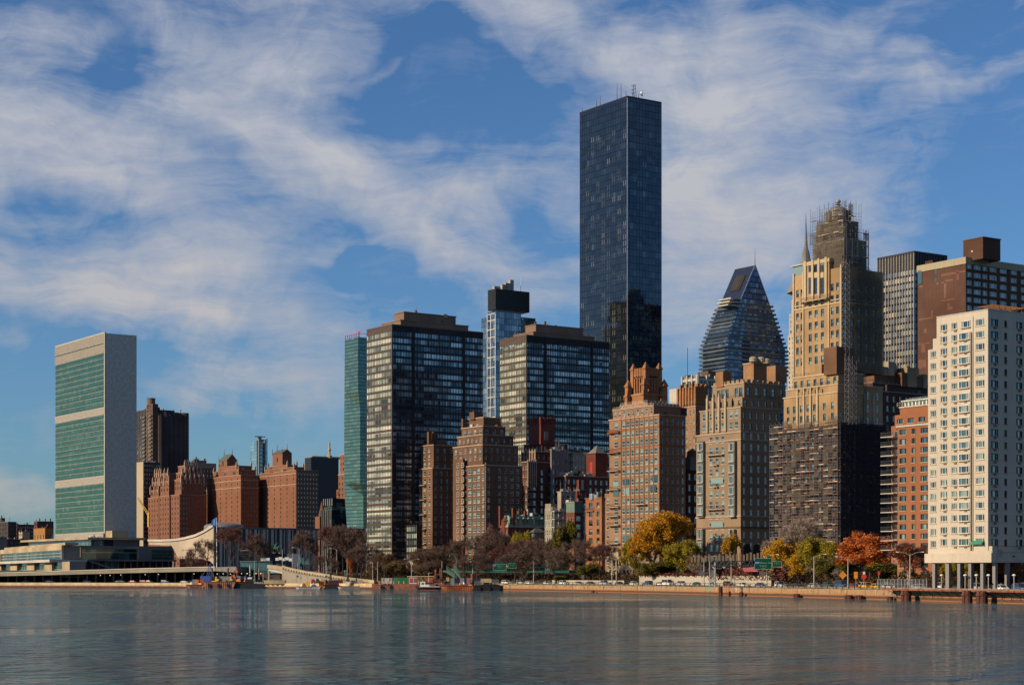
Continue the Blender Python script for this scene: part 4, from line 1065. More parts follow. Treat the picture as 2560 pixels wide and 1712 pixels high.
    sh = MB(); sh.face([(tw[0] + 6, tw[2] - 1.2, tw[4]), (tw[1] - .5, tw[2] - 1.2, tw[4]), (tw[1] - .5, tw[2] - 1.2, tw[5] - 4), (tw[0] + 6, tw[2] - 1.2, tw[5] + 4)]); sh.face([(mid[0] + 12, mid[2] - 1.2, mid[4]), (mid[1] - 1, mid[2] - 1.2, mid[4]), (mid[1] - 1, mid[2] - 1.2, t2[5]), (mid[0] + 12, mid[2] - 1.2, t2[5])]); sh.build('scaffold_sheet', MATS['scaffold_mesh'], b.root)  # netting, also spread across the shaded side to darken it
    r_ = MB(); r_.box(0, 3.2, 0, 1.6, 0, .5); r_.build('red_tarpaulin', MATS['red_orange'], b.root, (tw[0] + 1.2, tw[2] + 1.6, tw[5] + .5))
    w = MB(); w.lathe(0, 0, [(1.5,0),(1.5,3.2),(.2,4)], 10); w.build('roof_tank', MATS['louver_grey'], b.root, (t2[0] + 3, t2[2] + 3, t2[5])) 
    b.on('roof_box', 'brick_brown', t2, .25, .12, 8, 6, 9); b.on('roof_box', 'stone_gold', t2, .12, .42, 3, 3, 4)
    # pale turret standing in the shade to the right
    tr = b.block('I', 0, 0, 0, 0, ex=(b.sb('I', 655, 2.5), b.sb('I', 775, 2.5), 2.5, 12, low[5] - .5, b.z('I', 215, 16, 2.5)), mat='stone_gold', part='turret', Rr=dict(n=2, w=.25, h=2.6, fh=4.2, g='win_glass_dark'), cap='trim_gold', capb=.3)
    pm.box(tr[0] - .3, tr[0] + .3, 2.1, 2.497, tr[4], tr[5] - 3); pm.box((tr[0]+tr[1])/2 - .3, (tr[0]+tr[1])/2 + .3, 2.1, 2.497, tr[4], tr[5] - 3)
    b.rail(tr, 'dark_metal', 1.1)
    b.belt(tw, b.z('H', 665, 6.5, 0) - 1.2, .35, 'trim_gold')
    b.done()
def net_mat(name, alpha, c):
    m, g, p = principled(name); tc = g.add('ShaderNodeTexCoord').outputs['Object']
    n = g.noise(tc, .35, 4, .6).outputs['Fac']; n2 = g.noise(tc, 3.0, 2, .6).outputs['Fac']
    p.inputs['Base Color'].default_value = c + (1,); p.inputs['Roughness'].default_value = .95; p.inputs['Specular IOR Level'].default_value = 0
    g.lk(g.rng(g.math('ADD', g.math('MULTIPLY', n, .6), g.math('MULTIPLY', n2, .4)), .38, .6, alpha - .25, min(1, alpha + .2)), p.inputs['Alpha'])
net_mat('scaffold_mesh', .55, (.10,.085,.07)); net_mat('scaffold_mesh_dense', .8, (.035,.025,.028))
stone_tower()

# ---- shaded brown stepped block right of the tower
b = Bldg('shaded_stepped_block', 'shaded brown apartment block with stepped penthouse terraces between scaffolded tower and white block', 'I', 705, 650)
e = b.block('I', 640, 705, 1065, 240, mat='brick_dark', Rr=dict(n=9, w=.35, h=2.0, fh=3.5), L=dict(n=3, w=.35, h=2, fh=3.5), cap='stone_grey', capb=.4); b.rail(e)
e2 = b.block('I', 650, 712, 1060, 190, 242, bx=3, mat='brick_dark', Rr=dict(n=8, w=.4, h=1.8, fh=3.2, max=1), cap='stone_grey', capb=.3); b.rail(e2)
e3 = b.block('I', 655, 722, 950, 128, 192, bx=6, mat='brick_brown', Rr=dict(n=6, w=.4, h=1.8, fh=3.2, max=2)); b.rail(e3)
e4 = b.block('I', 880, 965, 1000, 150, 242, bx=30, mat='stone_tan', part='penthouse')if False else None
for i, (fx, fy, w, d, h, mt) in enumerate(((.12,.2,3,3,4,'stone_tan'),(.3,.25,4,3,3,'stone_tan'),(.45,.3,3,4,5,'stone_beige'),(.6,.3,2,2,4,'stone_tan'),(.8,.3,3,2,3,'brick_brown'),(.95,.2,2,2,4,'stone_tan'))): b.on('roof_room', mt, e3, fx, fy, w, d, h)
for i, (fx, w, h) in enumerate(((.55,3,5),(.7,6,7),(.82,3,4),(.93,2,5))): b.on('roof_room', 'stone_tan' if i % 2 else 'brick_brown', e2, fx, .25, w, 4, h)
b.clutter(e3, 12, 9); b.clutter(e2, 8, 10); b.clutter(e, 6, 12); b.done()

# ---- tan brick block with glazed bays
def tan_block():
    b = Bldg('tan_brick_block', 'tan brick apartment block with tall glazed bays, left of the scaffolded tower', 'G', 940, 645)
    T = dict(c='G', g='win_glass_teal', f='frame_dark', s='dh')
    e = b.block('G', 660, 940, 1165, 500, mat='stone_brownish', L=dict(T, cols=[(752,1.8),(789,1.8),(826,1.8)], h=2.5, fh=3.85, t=2.2, f='frame_white'), Rr=dict(T, n=5, w=.3, h=2.4, fh=3.85, t=1.6, g='win_glass', f='frame_white'), cap='trim_stone', capb=.4)
    b.belt(e, b.z('G', 556), .45); b.belt(e, b.z('G', 1040), .5)
    b.belt(e, b.z('G', 1110), .5, 'brick_brown')
    for px in (698, 896):
        yy = b.sa('G', px)
        bay(b, yy, 'L', 0, 3.4, 1.0, b.z('G', 1045, 0, yy), b.z('G', 565, 0, yy), 3.85, b.z('G', 600, 0, yy), 2.7, 'bay_metal')
        bay(b, yy, 'L', 0, 3.2, 1.1, 2, b.z('G', 1120, 0, yy), 4.6, b.z('G', 1150, 0, yy), 3.6, 'bay_metal')
    for py, w in ((636, 8.5), (985, 8.5)): b.balcony('L', 0, b.sa('G', 787), b.z('G', py), w, 1.3)
    for py in (700, 840): b.balcony('L', 0, b.sa('G', 787), b.z('G', py), 2.6, 1.1)
    m = MB(); m.box(-.15,-.003,-3.3,3.3,-1.1,1.1); m.build('picture_window', MATS['win_glass_teal'], b.root, (0, b.sa('G', 792), b.z('G', 804)))
    m = MB(); m.box(-.15,-.003,-3.2,3.2,-1.3,1.3); m.build('picture_window', MATS['win_glass_teal'], b.root, (0, b.sa('G', 792), b.z('G', 1088)))
    t1 = b.block('G', 683, 940, 1190, 345, 502, bx=.5, mat='stone_brownish', L=dict(T, cols=[(708,1.7),(752,1.5),(788,1.5),(825,1.5),(878,1.8),(913,1.8)], h=2.6, fh=3.85, t=2.4, b=.1, f='frame_white'), Rr=dict(T, n=6, w=.28, h=2.3, fh=3.85, g='win_glass'), cap='trim_stone', capb=.3)
    b.rail(t1)
    for px in (733, 770, 807, 848):
        yy = b.sa('G', px, .5); m = MB(); m.box(-.6,-.003,-.45,.45,0,12.5); m.box(-.45,.3,-.25,.25,12.5,13.6); m.build('pier', MATS['trim_stone'], b.root, (.5, yy, t1[4] + .6))
    t2 = b.block('G', 722, 950, 1205, 285, 350, bx=3.0, mat='stone_brownish', Rr=dict(T, n=6, w=.3, h=2.0, fh=3.6, t=1.9, b=.05, max=1), L=dict(T, n=6, w=.34, h=1.9, fh=3.5, t=1.9, b=.05, max=1)); b.rail(t2)
    t3 = b.block('G', 762, 962, 1225, 190, 290, bx=5.2, mat='stone_brownish', L=dict(T, cols=[(802,1.8),(828,1.8),(854,1.8),(913,1.8),(940,1.8)], h=3.2, fh=6, t=3.4, b=.05, max=1), Rr=dict(T, n=5, w=.38, h=2.8, fh=5, t=3.0, b=.05, max=1), cap='trim_stone', capb=.3)
    mr = b.mb('merlon', 'stone_brownish')
    n = 7
    for i in range(n): y = t3[2] + (t3[3] - t3[2]) * (i + .5) / n; mr.box(t3[0], t3[0] + .5, y - .8, y + .8, t3[5] + .003, t3[5] + 1.1)
    for i in range(7): x = t3[0] + 1 + (t3[1] - t3[0] - 2) * (i + .5) / 7; mr.box(x - .8, x + .8, t3[2], t3[2] + .5, t3[5] + .003, t3[5] + 1.1)
    p1 = b.block('G', 957, 1022, 1105, 66, 190, bx=14, mat='brick_tan', part='penthouse', cap='trim_stone', capb=.3)
    p2 = b.block('G', 1100, 1160, 1232, 84, 190, bx=34, mat='brick_tan', part='penthouse')
    b.on('roof_box', 'brick_tan', t3, .08, .75, 4, 4, 5.5)
    for (fx, fy) in ((.45,.3),(.6,.25),(.85,.4)):
        m = MB(); m.lathe(0,0,[(1.5,0),(1.5,1.3),(1.0,1.8),(.1,2.0)],12); m.build('roof_tank', MATS['stone_beige'], b.root, (t3[0]+(t3[1]-t3[0])*fx, t3[2]+(t3[3]-t3[2])*fy, p2[5] - 1))
    b.clutter(t3, 9, 21); b.clutter(t2, 4, 22)
    # doorway, sculpture terrace
    for fx in (.18, .45):
        x = e[1] * fx; m = MB(); m.box(-1.6,1.6,-.2,-.01,0,5.5); m.tube((0,-.1,5.5),(0,-.02,5.5),1.6,n=16); m.build('arched_doorway', MATS['granite_dark'], b.root, (x, 0, 3))
    b.done()
tan_block()

# ---- warm brick block with flaming crown
def crown_block():
    b = Bldg('brick_block_with_crown', 'warm brown brick apartment block with balconies and ornate orange brick crown tower', 'G', 425, 690)
    T = dict(c='G', g='win_glass_teal', f='frame_white', s='dh')
    colsL = [(154,3.4),(200,1.75),(228,1.75),(257,1.75),(284,1.75),(313,1.75),(345,1.75),(376,1.75),(404,1.75)]
    e = b.block('G', 110, 425, 592, 392, mat='brick_tan2', L=dict(T, cols=[(c_, w) if i else (153, 2.6) for i, (c_, w) in enumerate(colsL)], h=2.4, fh=3.68, t=2.6), Rr=dict(T, n=5, w=.36, h=2.3, fh=3.68, t=2.6, g='win_glass'), cap='trim_pink', capb=.4)
    b.belt((e[0], e[1], e[2], e[3]), b.z('G', 470), .3, 'brick_orange'); b.belt(e, b.z('G', 585), .3, 'brick_orange')
    pm = b.mb('pier', 'brick_tan2')
    for px in (186, 214, 243, 270, 298, 329, 360, 390):
        yy = b.sa('G', px); pm.box(-.25, -.003, yy - .2, yy + .2, b.z('G', 1235), e[5] + .4)
    t1 = b.block('G', 133, 390, 560, 335, 395, bx=1.2, mat='brick_tan2', L=dict(T, n=9, w=.46, h=2.3, fh=3.7, t=1.9, b=.05, max=1), cap='trim_pink', capb=.3); b.rail(t1, 'frame_white', .9)
    t2 = b.block('G', 180, 350, 545, 318, 340, bx=3.2, mat='brick_tan2', part='penthouse', cap='trim_pink', capb=.25); b.rail(t2, 'frame_white', .9)
    for py in (478, 610, 728, 850, 965, 1024, 1083, 1202): b.balcony('L', 0, b.sa('G', 148), b.z('G', py), 6.8, 1.6, 'balcony_orange' if py < 650 else 'trim_stone')
    b.balcony('L', 0, b.sa('G', 318), b.z('G', 955), 6.2, 1.5)
    for px, py, w in ((216,808,3.6),(219,866,3.6),(398,796,3.2),(388,858,3.6),(153,875,3.4),(153,820,3.4),(218,1170,3.6),(368,1160,4)):
        m = MB(); m.box(-.16,-.003,-w/2,w/2,-1.2,1.2); m.build('picture_window', MATS['win_glass_teal'], b.root, (0, b.sa('G', px), b.z('G', py)))
    # roof edge clutter on the shaded side
    b.clutter((e[0] + 6, e[1], e[2], e[3], 0, e[5]), 10, 31, ('brick_dark','steel','dark_metal'))
    dk = b.block('G', 430, 480, 600, 345, 395, bx=12, mat='brick_dark', part='penthouse', Rr=dict(T, n=5, w=.6, h=1.6, fh=3, max=1)); b.rail(dk)
    # crown tower: base, buttressed shaft, corner pinnacles
    c1 = b.block('G', 240, 325, 440, 262, 330, bx=7.0, mat='crown_brick', part='crown', L=dict(T, n=3, w=.5, h=3.2, fh=6, t=4, max=1), cap='trim_pink', capb=.3)
    c2 = b.block('G', 262, 340, 424, 110, 264, bx=8.2, mat='crown_brick', part='crown')
    cm = b.mb('crown_buttress', 'crown_brick')
    x0, x1, y0, y1, za, zb = c2; H = zb - za
    def spire(x, y, z0, z1, r):
        m = MB(); m.loft([[(x-r,y-r,z0),(x+r,y-r,z0),(x+r,y+r,z0),(x-r,y+r,z0)], [(x-r*.9,y-r*.9,z1-2),(x+r*.9,y-r*.9,z1-2),(x+r*.9,y+r*.9,z1-2),(x-r*.9,y+r*.9,z1-2)],
            [(x-r*1.3,y-r*1.3,z1-1.9),(x+r*1.3,y-r*1.3,z1-1.9),(x+r*1.3,y+r*1.3,z1-1.9),(x-r*1.3,y+r*1.3,z1-1.9)], [(x-.1,y-.1,z1+.8),(x+.1,y-.1,z1+.8),(x+.1,y+.1,z1+.8),(x-.1,y+.1,z1+.8)]])
        m.build('pinnacle', MATS['crown_brick'], b.root)
    for (x, y) in ((x0, y0), (x1, y0), (x0, y1), (x1, y1)): spire(x, y, za + H*.3, zb + 2.2, .9)
    for (x, y) in ((x0 - 1.6, y0 - 1.2), (x1 + 1.4, y0 - 1.4), (x0 - 1.6, y1 + 1.2)): spire(x, y, c1[4], za + H*.55, 1.0); spire(x - .8, y - .6, c1[4] - 2, za + H*.12, .9)
    for i in range(4):
        y = y0 + (y1 - y0) * (i + 1) / 5; cm.box(x0 - .7, x0 - .003, y - .35, y + .35, za + 1, zb - 3); cm.box(x0 - .5, x0 + .5, y - .6, y + .6, zb - 2.4, zb + .8)
        x = x0 + (x1 - x0) * (i + 1) / 5; cm.box(x - .4, x + .4, y0 - .7, y0 - .003, za + 1, zb - 3); cm.box(x - .6, x + .6, y0 - .5, y0 + .5, zb - 2.4, zb + .8)
    for i in range(3):
        y = y0 + (y1 - y0) * (i + 1.5) / 5; m = MB(); m.box(-.08,-.003,-.42,.42,0,H*.62); m.tube((-.06,0,H*.62),(-.003,0,H*.62),.42,n=10); m.build('arched_slot', MATS['granite_dark'], b.root, (x0, y, za + 2))
        x = x0 + (x1 - x0) * (i + 1.5) / 5; m = MB(); m.box(-.5,.5,-.08,-.003,0,H*.62); m.build('arched_slot', MATS['granite_dark'], b.root, (x, y0, za + 2))
    # rugged stone plinth
    x_ = b.sa('G', 120); m = MB(); m.box(-1.2, -.004, b.sa('G', 290), x_, -2, b.z('G', 1290)); m.box(-1.2, -.004, b.sa('G', 182), x_, b.z('G', 1290) + .001, b.z('G', 1240)); m.build('stone_plinth', MATS['limestone_warm'], b.root)
    for i, px in enumerate((140, 160, 178, 205, 225)):
        for py in (1332, 1385):
            m = MB(); m.box(-.12,-.003,-.5,.5,0,2.2 if py == 1332 else 1.4); m.build('plinth_window', MATS['granite_dark'], b.root, (-1.2, b.sa('G', px, -1.2), b.z('G', py + 15)))
    b.done()
crown_block()

# ---- brick block with saw-tooth crown behind
b = Bldg('sawtooth_brick_tower', 'narrow orange brick tower with saw-tooth pier crown behind the tan brick block', 'G', 655, 770)
e = b.block('G', 588, 655, 735, 340, mat='brick_tan2', L=dict(n=3, w=.35, h=2.2, fh=3.7), Rr=dict(n=4, w=.35, h=2.2, fh=3.7), cap='trim_pink', capb=.3); b.rail(e)
e2 = b.block('G', 545, 655, 722, 235, 345, bx=.8, mat='crown_brick', part='crown')
m = b.mb('crown_pier', 'crown_brick')
for i in range(7): y = e2[2] + (e2[3] - e2[2]) * i / 6; m.box(e2[0] - .6, e2[0] + .6, y - .45, y + .45, e2[4], e2[5] + (2.6 if i % 2 else 1.2))
for i in range(6): x = e2[0] + (e2[1] - e2[0]) * i / 5; m.box(x - .5, x + .5, e2[2] - .6, e2[2] + .6, e2[4], e2[5] + (2.4 if i % 2 else 1.0))
b.mb('glass_lantern', 'win_glass_teal').box(e[0] + .5, e[0] + 5, e[2] + 1, e[2] + 7, e[5], e[5] + 2.2)
b.done()
b = Bldg('dark_brick_infill', 'shaded dark brick building squeezed between the crown block and tan brick block', 'G', 600, 705)
e = b.block('G', 590, 600, 672, 735, mat='brick_maroon', Rr=dict(n=2, w=.4, h=2.4, fh=4.2, g='win_glass_dark'), cap='stone_grey', capb=.4); b.on('roof_box', 'stone_grey', e, .5, .3, 5, 4, 5); m = None
b.tank(e, .55, .5, 2.2, 3, 4); b.done()
b = Bldg('white_framed_office', 'grey office block with white roof frame behind the saw-tooth brick tower', 'G', 668, 850)
e = b.block('G', 575, 668, 830, 150, mat='stone_grey', L=dict(n=5, w=.6, h=3, fh=4, s='plain', g='win_glass_dark'), Rr=dict(n=6, w=.6, h=3, fh=4, s='plain', g='win_glass_dark'))
b.belt(e, e[5] - 2.2, 1.2, 'trim_white', 'roof_band', .5)
m = b.mb('roof_frame', 'trim_white')
for i in range(4): y = e[3] * i / 3; m.box(-.8, -.01, y - .4, y + .4, e[4], e[5] + .5)
for i in range(4): x = e[1] * i / 3; m.box(x - .4, x + .4, -.8, -.01, e[4], e[5] + .5)
e2 = b.block('G', 668, 735, 840, 118, 152, bx=12, mat='bronze', part='penthouse'); m = MB(); m.tube((0,0,0),(0,0,14),.15); m.build('antenna', MATS['dark_metal'], b.root, (1, e[3]*.8, e[5]))
w_ = b.block('G', 520, 560, 576, 212, mat='trim_white', ex=(0, 8, e[3] + .5, e[3] + 10, -2, b.z('G', 212)))
b.clutter(e, 6, 44); b.done()
# ================================================================== MASONRY BUILDINGS, CENTRE AND LEFT
masonry('copper_wall', (.25,.36,.30)); masonry('tank_red', (.25,.065,.045)); masonry('brick_deep', (.17,.06,.045)); masonry('stucco_grey', (.34,.29,.27)); masonry('beige_terrace', (.50,.43,.32))
plain('pale_glassy', (.4,.5,.5), .3)
masonry('tudor_brick', (.32,.14,.085), var=.1, stain=.1); masonry('tudor_trim', (.55,.38,.28), var=.08); masonry('rib_brick', (.10,.075,.07)); masonry('ivory_wall', (.58,.47,.34), var=.06, stain=.1)
masonry('rib_brick2', (.19,.12,.09))
plain('red_paint_matt', (.33,.03,.03), .8)
plain('crane_grey', (.2,.2,.2), .6, .3)
masonry('brick_ochre', (.50,.26,.09), var=.1)
curtain('blue_far_glass', 3.5, 4.0, [(0,(.16,.30,.38)),(1,(.32,.5,.58))], line=.1, linec=(.1,.2,.26), metal=.6, rough=.15)
T = dict(g='win_glass', f='frame_white', s='dh')
# ---- brown brick pair of wings with penthouse steps
b = Bldg('stepped_brown_apartment_block', 'brown brick apartment block with stepped penthouses and little balconies, right of the nearer ribbon slab', 'E', 600, 812)
e = b.block('E', 370, 600, 895, 505, mat='brick_brown', L=dict(T, c='E', g='win_glass_teal', cols=[(393,2.0),(430,2.0),(483,2.6),(522,2.2),(553,2.2),(588,1.6)], h=2.2, fh=3.25, t=2.6), Rr=dict(T, c='E', cols=[(632,1.3),(716,1.3),(762,1.3),(815,1.6),(860,1.6)], h=2.0, fh=3.3, t=2.4), cap='trim_pink', capb=.4)
m = b.mb('corner_pipe', 'trim_pink'); m.box(b.sb('E', 608) - .25, b.sb('E', 608) + .25, -.3, -.003, 0, e[5] + 1)
y = b.sa('E', 448); m = MB(); m.box(-1.2, -.004, y, e[3], -2, e[5] + 3.4); m.build('bay', MATS['brick_brown'], b.root)
for k in range(11):
    for px in (393, 430): link('window', win_mesh(1.9, 2.0, 'dh', 'win_glass_teal', 'frame_white')[1], b.root, (-1.46, b.sa('E', px, -1.2), e[5] + .6 - k * 3.25), -math.pi/2)
e2 = b.block('E', 355, 585, 862, 345, 507, bx=1.0, mat='brick_brown', L=dict(T, n=6, w=.42, h=2.0, fh=3.3, t=2.4), Rr=dict(T, n=6, w=.26, h=2.0, fh=3.3, t=2.4), cap='trim_pink', capb=.4); b.rail(e2)
e3 = b.block('E', 388, 586, 826, 268, 350, bx=2.6, mat='brick_brown', L=dict(T, n=6, w=.4, h=1.8, fh=3.2, t=2.2, max=2), Rr=dict(T, n=5, w=.3, h=1.8, fh=3.2, max=1), cap='trim_pink', capb=.3); b.rail(e3)
e4 = b.block('E', 420, 588, 765, 200, 270, bx=4.2, mat='brick_brown', L=dict(T, n=4, w=.5, h=2.0, fh=3.2, max=1), Rr=dict(T, n=3, w=.4, h=1.8, fh=3.2, max=1), cap='trim_stone', capb=.3)
e5 = b.block('E', 478, 592, 728, 132, 205, bx=7, mat='brick_brown', part='penthouse', cap='trim_stone', capb=.35)
m = MB()
for k in range(5): m.lathe(e5[0] + .6 , e5[2] + 2 + k * 1.6, [(.5,0),(.6,.8),(.2,1.2)], 8)
m.build('roof_cowls', MATS['trim_white'], b.root, (0, 0, e4[5]))
b.on('roof_box', 'brick_brown', e5, .12, .7, 4, 4, 3.5); b.on('chimney', 'brick_brown', e4, .06, .98, 1.4, 1.4, 5)
b.clutter(e4, 9, 51, ('trim_white','steel','brick_brown')); b.clutter(e2, 8, 52)
# second wing
w = b.block('E', 75, 192, 362, 530, bx=0, mat='brick_brown', L=dict(T, c='E', cols=[(97,1.7),(130,2.2),(167,1.7)], g='win_glass_teal', h=2.2, fh=3.45, t=2.4), Rr=dict(T, n=4, w=.32, h=2.0, fh=3.45, t=2.4), ex=(0, b.sb('E', 372, b.sa('E', 192)), b.sa('E', 192), b.sa('E', 75), -2, b.z('E', 530, 0, b.sa('E', 192))), cap='trim_pink', capb=.4)
w2 = b.block('E', 100, 192, 362, 350, ex=(.6, w[1], w[2], b.sa('E', 100, .6), w[5] - .7, b.z('E', 348, .6, w[2])), mat='brick_brown', L=dict(T, c='E', cols=[(130,1.7),(165,1.7)], h=2.2, fh=3.45, t=2.2), Rr=dict(T, n=3, w=.3, h=2.0, fh=3.45), cap='trim_pink', capb=.3); b.rail(w2)
for k, px in enumerate((205, 300, 240)): b.on('chimney', 'brick_brown', w2, .1 + .22 * k, .5, 1.6 if k < 2 else 8, 1.6, 7 if k < 2 else 3)
for k in range(6): b.balcony('L', 0, b.sa('E', 120), b.z('E', 660 + k * 116, 0, w[2]), 5.4, 1.4)
b.done()

# ---- dark stepped block with red brick tower
b = Bldg('red_towered_block', 'dark stepped brick block crowned by a fluted red brick tower, centre of the skyline', 'E', 937, 865)
e = b.block('E', 895, 937, 1250, 480, mat='brick_deep', Rr=dict(T, c='E', cols=[(952,1.7),(966,1.2),(990,2.0),(1050,1.3),(1110,1.3),(1170,1.3)], g='win_glass_teal', h=2.3, fh=3.6, t=5), L=dict(T, n=2, w=.45, h=2, fh=3.6), cap='trim_stone', capb=.3)
e1 = b.block('E', 893, 1000, 1255, 400, 482, bx=8, mat='brick_deep', L=dict(T, n=6, w=.35, h=1.8, fh=3.4), Rr=dict(T, n=6, w=.3, h=1.8, fh=3.4), cap='trim_stone', capb=.3); b.rail(e1)
pm = b.mb('pier', 'trim_stone')
for k in range(6): yy = e1[2] + (e1[3] - e1[2]) * k / 5; pm.box(e1[0] - .4, e1[0] - .003, yy - .3, yy + .3, e1[4], e1[5] + 1)
for k in range(5): xx = e[1] * k * .05; pm.box(xx - .003, xx + .5, -.4, -.003, e[5] - 12, e[5] + 1)
e2 = b.block('E', 908, 1050, 1250, 335, 402, bx=14, mat='brick_deep', L=dict(T, n=5, w=.35, h=1.8, fh=3.4), Rr=dict(T, n=4, w=.3, h=1.8, fh=3.4), cap='trim_stone', capb=.3); b.rail(e2)
e3 = b.block('E', 945, 1040, 1150, 138, 345, bx=13, mat='tank_red', part='tower')
m = b.mb('tower_pier', 'tank_red')
for k in range(6): yy = e3[2] + (e3[3] - e3[2]) * k / 5; m.box(e3[0] - .5, e3[0] - .003, yy - .5, yy + .5, e3[4] + 10, e3[5] + .4)
for k in range(5): xx = e3[0] + (e3[1] - e3[0]) * k / 4; m.box(xx - .4, xx + .4, e3[2] - .5, e3[2] - .003, e3[4] + 10, e3[5] + .4)
b.mb('patch', 'stone_grey').box(b.sb('E', 1062, e3[2]), b.sb('E', 1095, e3[2]), e3[2] - .6, e3[2] - .51, b.z('E', 312, e3[0], e3[2]), b.z('E', 245, e3[0], e3[2]))
b.clutter(e1, 6, 61); b.clutter(e2, 6, 62); b.done()

b = Bldg('grey_stucco_block', 'grey stucco stepped block with shuttered windows behind the red fluted tower', 'E', 1125, 870)
e = b.block('E', 1115, 1125, 1258, 385, mat='stucco_grey', Rr=dict(T, n=4, w=.35, h=2.4, fh=4.6, t=6), cap='trim_stone', capb=.3); b.rail(e)
e2 = b.block('E', 1116, 1165, 1225, 345, 390, bx=9, mat='stucco_grey', Rr=dict(T, n=2, w=.3, h=2.0, fh=4)); b.clutter(e, 6, 63); b.done()
b = Bldg('beige_setback_block', 'beige block with barred windows and roof terrace left of the red tank house', 'E', 1292, 890)
e = b.block('E', 1250, 1292, 1388, 410, mat='stone_beige', L=dict(T, n=2, w=.4, h=2.2, fh=3.8), Rr=dict(T, n=4, w=.45, h=2.2, fh=3.8, g='win_glass_dark'), cap='trim_stone', capb=.3); b.rail(e); b.clutter(e, 7, 64); b.done()
b = Bldg('red_tank_house_block', 'dark brick block topped by a square red tank house with pyramid cap', 'E', 1240, 832)
e = b.block('E', 1150, 1240, 1620, 590, mat='brick_deep', Rr=dict(T, n=9, w=.4, h=2.0, fh=3.6), L=dict(T, n=3, w=.4, h=2, fh=3.6), cap='trim_stone', capb=.3); b.rail(e)
e2 = b.block('E', 1395, 1470, 1568, 415, 595, bx=30, mat='tank_red', part='tank_house', cap='brick_deep', capb=.3)
m = MB(); x0, x1, y0, y1, _, z1 = e2; p = (x0+x1)/2, (y0+y1)/2
for q in (((x0,y0),(x1,y0)),((x1,y0),(x1,y1)),((x1,y1),(x0,y1)),((x0,y1),(x0,y0))): m.face([(q[0][0],q[0][1],z1-.4),(q[1][0],q[1][1],z1-.4),(p[0],p[1],z1+4)])
m.build('pyramid_cap', MATS['stone_grey'], b.root)
m = MB(); m.box(x0 - .05, x0 - .003, y0 + 2.5, y1 - 3, z1 - 12, z1 - 4); m.build('painted_panel', MATS['red_paint_matt'], b.root)
b.clutter(e, 14, 65, ('trim_white','steel','stone_grey')); b.clutter((e[0], e[1] * .5, e[2], e[3], 0, e[5]), 9, 66, ('louver_grey','brick_deep')); b.done()

b = Bldg('tan_terraced_house', 'tan terraced house with roof pavilions behind the balconied building', 'E', 1200, 800)
e = b.block('E', 1172, 1200, 1312, 715, mat='stone_beige', Rr=dict(T, n=3, w=.5, h=2.2, fh=3.6), cap='trim_stone', capb=.3); b.clutter(e, 6, 67); b.done()
b = Bldg('red_chimney_house', 'narrow red house with tall chimneys squeezed behind the brick town houses', 'E', 1345, 806)
e = b.block('E', 1305, 1345, 1405, 700, mat='tank_red', Rr=dict(T, n=2, w=.4, h=2, fh=3.4), cap='stone_grey', capb=.3)
for k in range(3): b.on('chimney', 'tank_red' if k != 1 else 'trim_white', e, .15 + .3 * k, .3, 1.6, 1.6, 5)
b.clutter(e, 5, 68, ('trim_white','steel')); b.done()
b = Bldg('balconied_pale_building', 'pale low building with stacked white balconies above the bare riverside trees', 'E', 1130, 775)
e = b.block('E', 1072, 1130, 1238, 868, mat='beige_terrace', L=dict(T, n=2, w=.7, h=2.4, fh=3.3, s='pair', g='win_glass_teal'), Rr=dict(T, n=4, w=.7, h=2.3, fh=3.3, s='pair', g='win_glass'))
for k in range(5):
    m = MB(); m.box(0, e[1] + .5, -1.6, -.01, -.3, 0); o = m.build('balcony', MATS['trim_white'], b.root, (0, 0, e[5] - k * 3.3))
    r_ = MB(); r_.box(0, e[1] + .5, -1.58, -1.5, .95, 1.03)
    for i in range(18): r_.box(i * e[1] / 17, i * e[1] / 17 + .05, -1.57, -1.51, 0, .95)
    r_.build('railing', MATS['frame_dark'], o)
    for i in range(4): m2 = MB(); m2.box(-.15,.15,-1.5,-1.25,-3,-.3); m2.build('balcony_post', MATS['trim_white'], b.root, (e[1] * i / 3, 0, e[5] - k * 3.3))
g_ = b.block('E', 1075, 1120, 1170, 810, 872, bx=2, mat='beige_terrace', part='penthouse', L=dict(T, n=1, w=.8, h=2.4, fh=4, s='pair', g='win_glass_teal'), Rr=dict(T, n=1, w=.8, h=2.4, fh=4, s='pair', g='win_glass_teal'))
b.rail(e, 'frame_white'); b.clutter(e, 4, 69); b.done()
b = Bldg('brick_town_house', 'slim red brick town house with pale copper-framed top floor window', 'E', 1305, 766)
e = b.block('E', 1238, 1305, 1365, 878, mat='brick_red', L=dict(T, n=3, w=.3, h=1.8, fh=3.4, t=2.4), Rr=dict(T, n=1, w=.6, h=2, fh=3.4))
e2 = b.block('E', 1240, 1305, 1365, 795, 880, bx=0.0, mat='copper_wall', part='top_floor', L=dict(T, n=1, w=.6, h=3.0, fh=6, t=3.4, s='tri', g='win_glass_teal', max=1), cap='trim_stone', capb=.2); b.clutter(e2, 5, 70, ('trim_white','stone_grey')); b.done()
b = Bldg('cream_sliver_house', 'cream sliver of a house between red town house and orange brick block', 'E', 1388, 768)
e = b.block('E', 1362, 1388, 1400, 812, mat='trim_white', L=dict(T, n=1, w=.5, h=2.0, fh=3.6)); b.done()
b = Bldg('orange_brick_corner_block', 'plain orange brick block with a few square windows left of the crowned brick block', 'E', 1518, 728)
e = b.block('E', 1392, 1518, 1556, 762, mat='brick_orange', L=dict(T, c='E', cols=[(1432,2.5),(1490,1.9)], h=2.3, fh=3.5, t=3.0, g='win_glass_teal', f='frame_dark'), Rr=dict(T, n=2, w=.3, h=2, fh=3.5), cap='brick_orange', capb=.4)
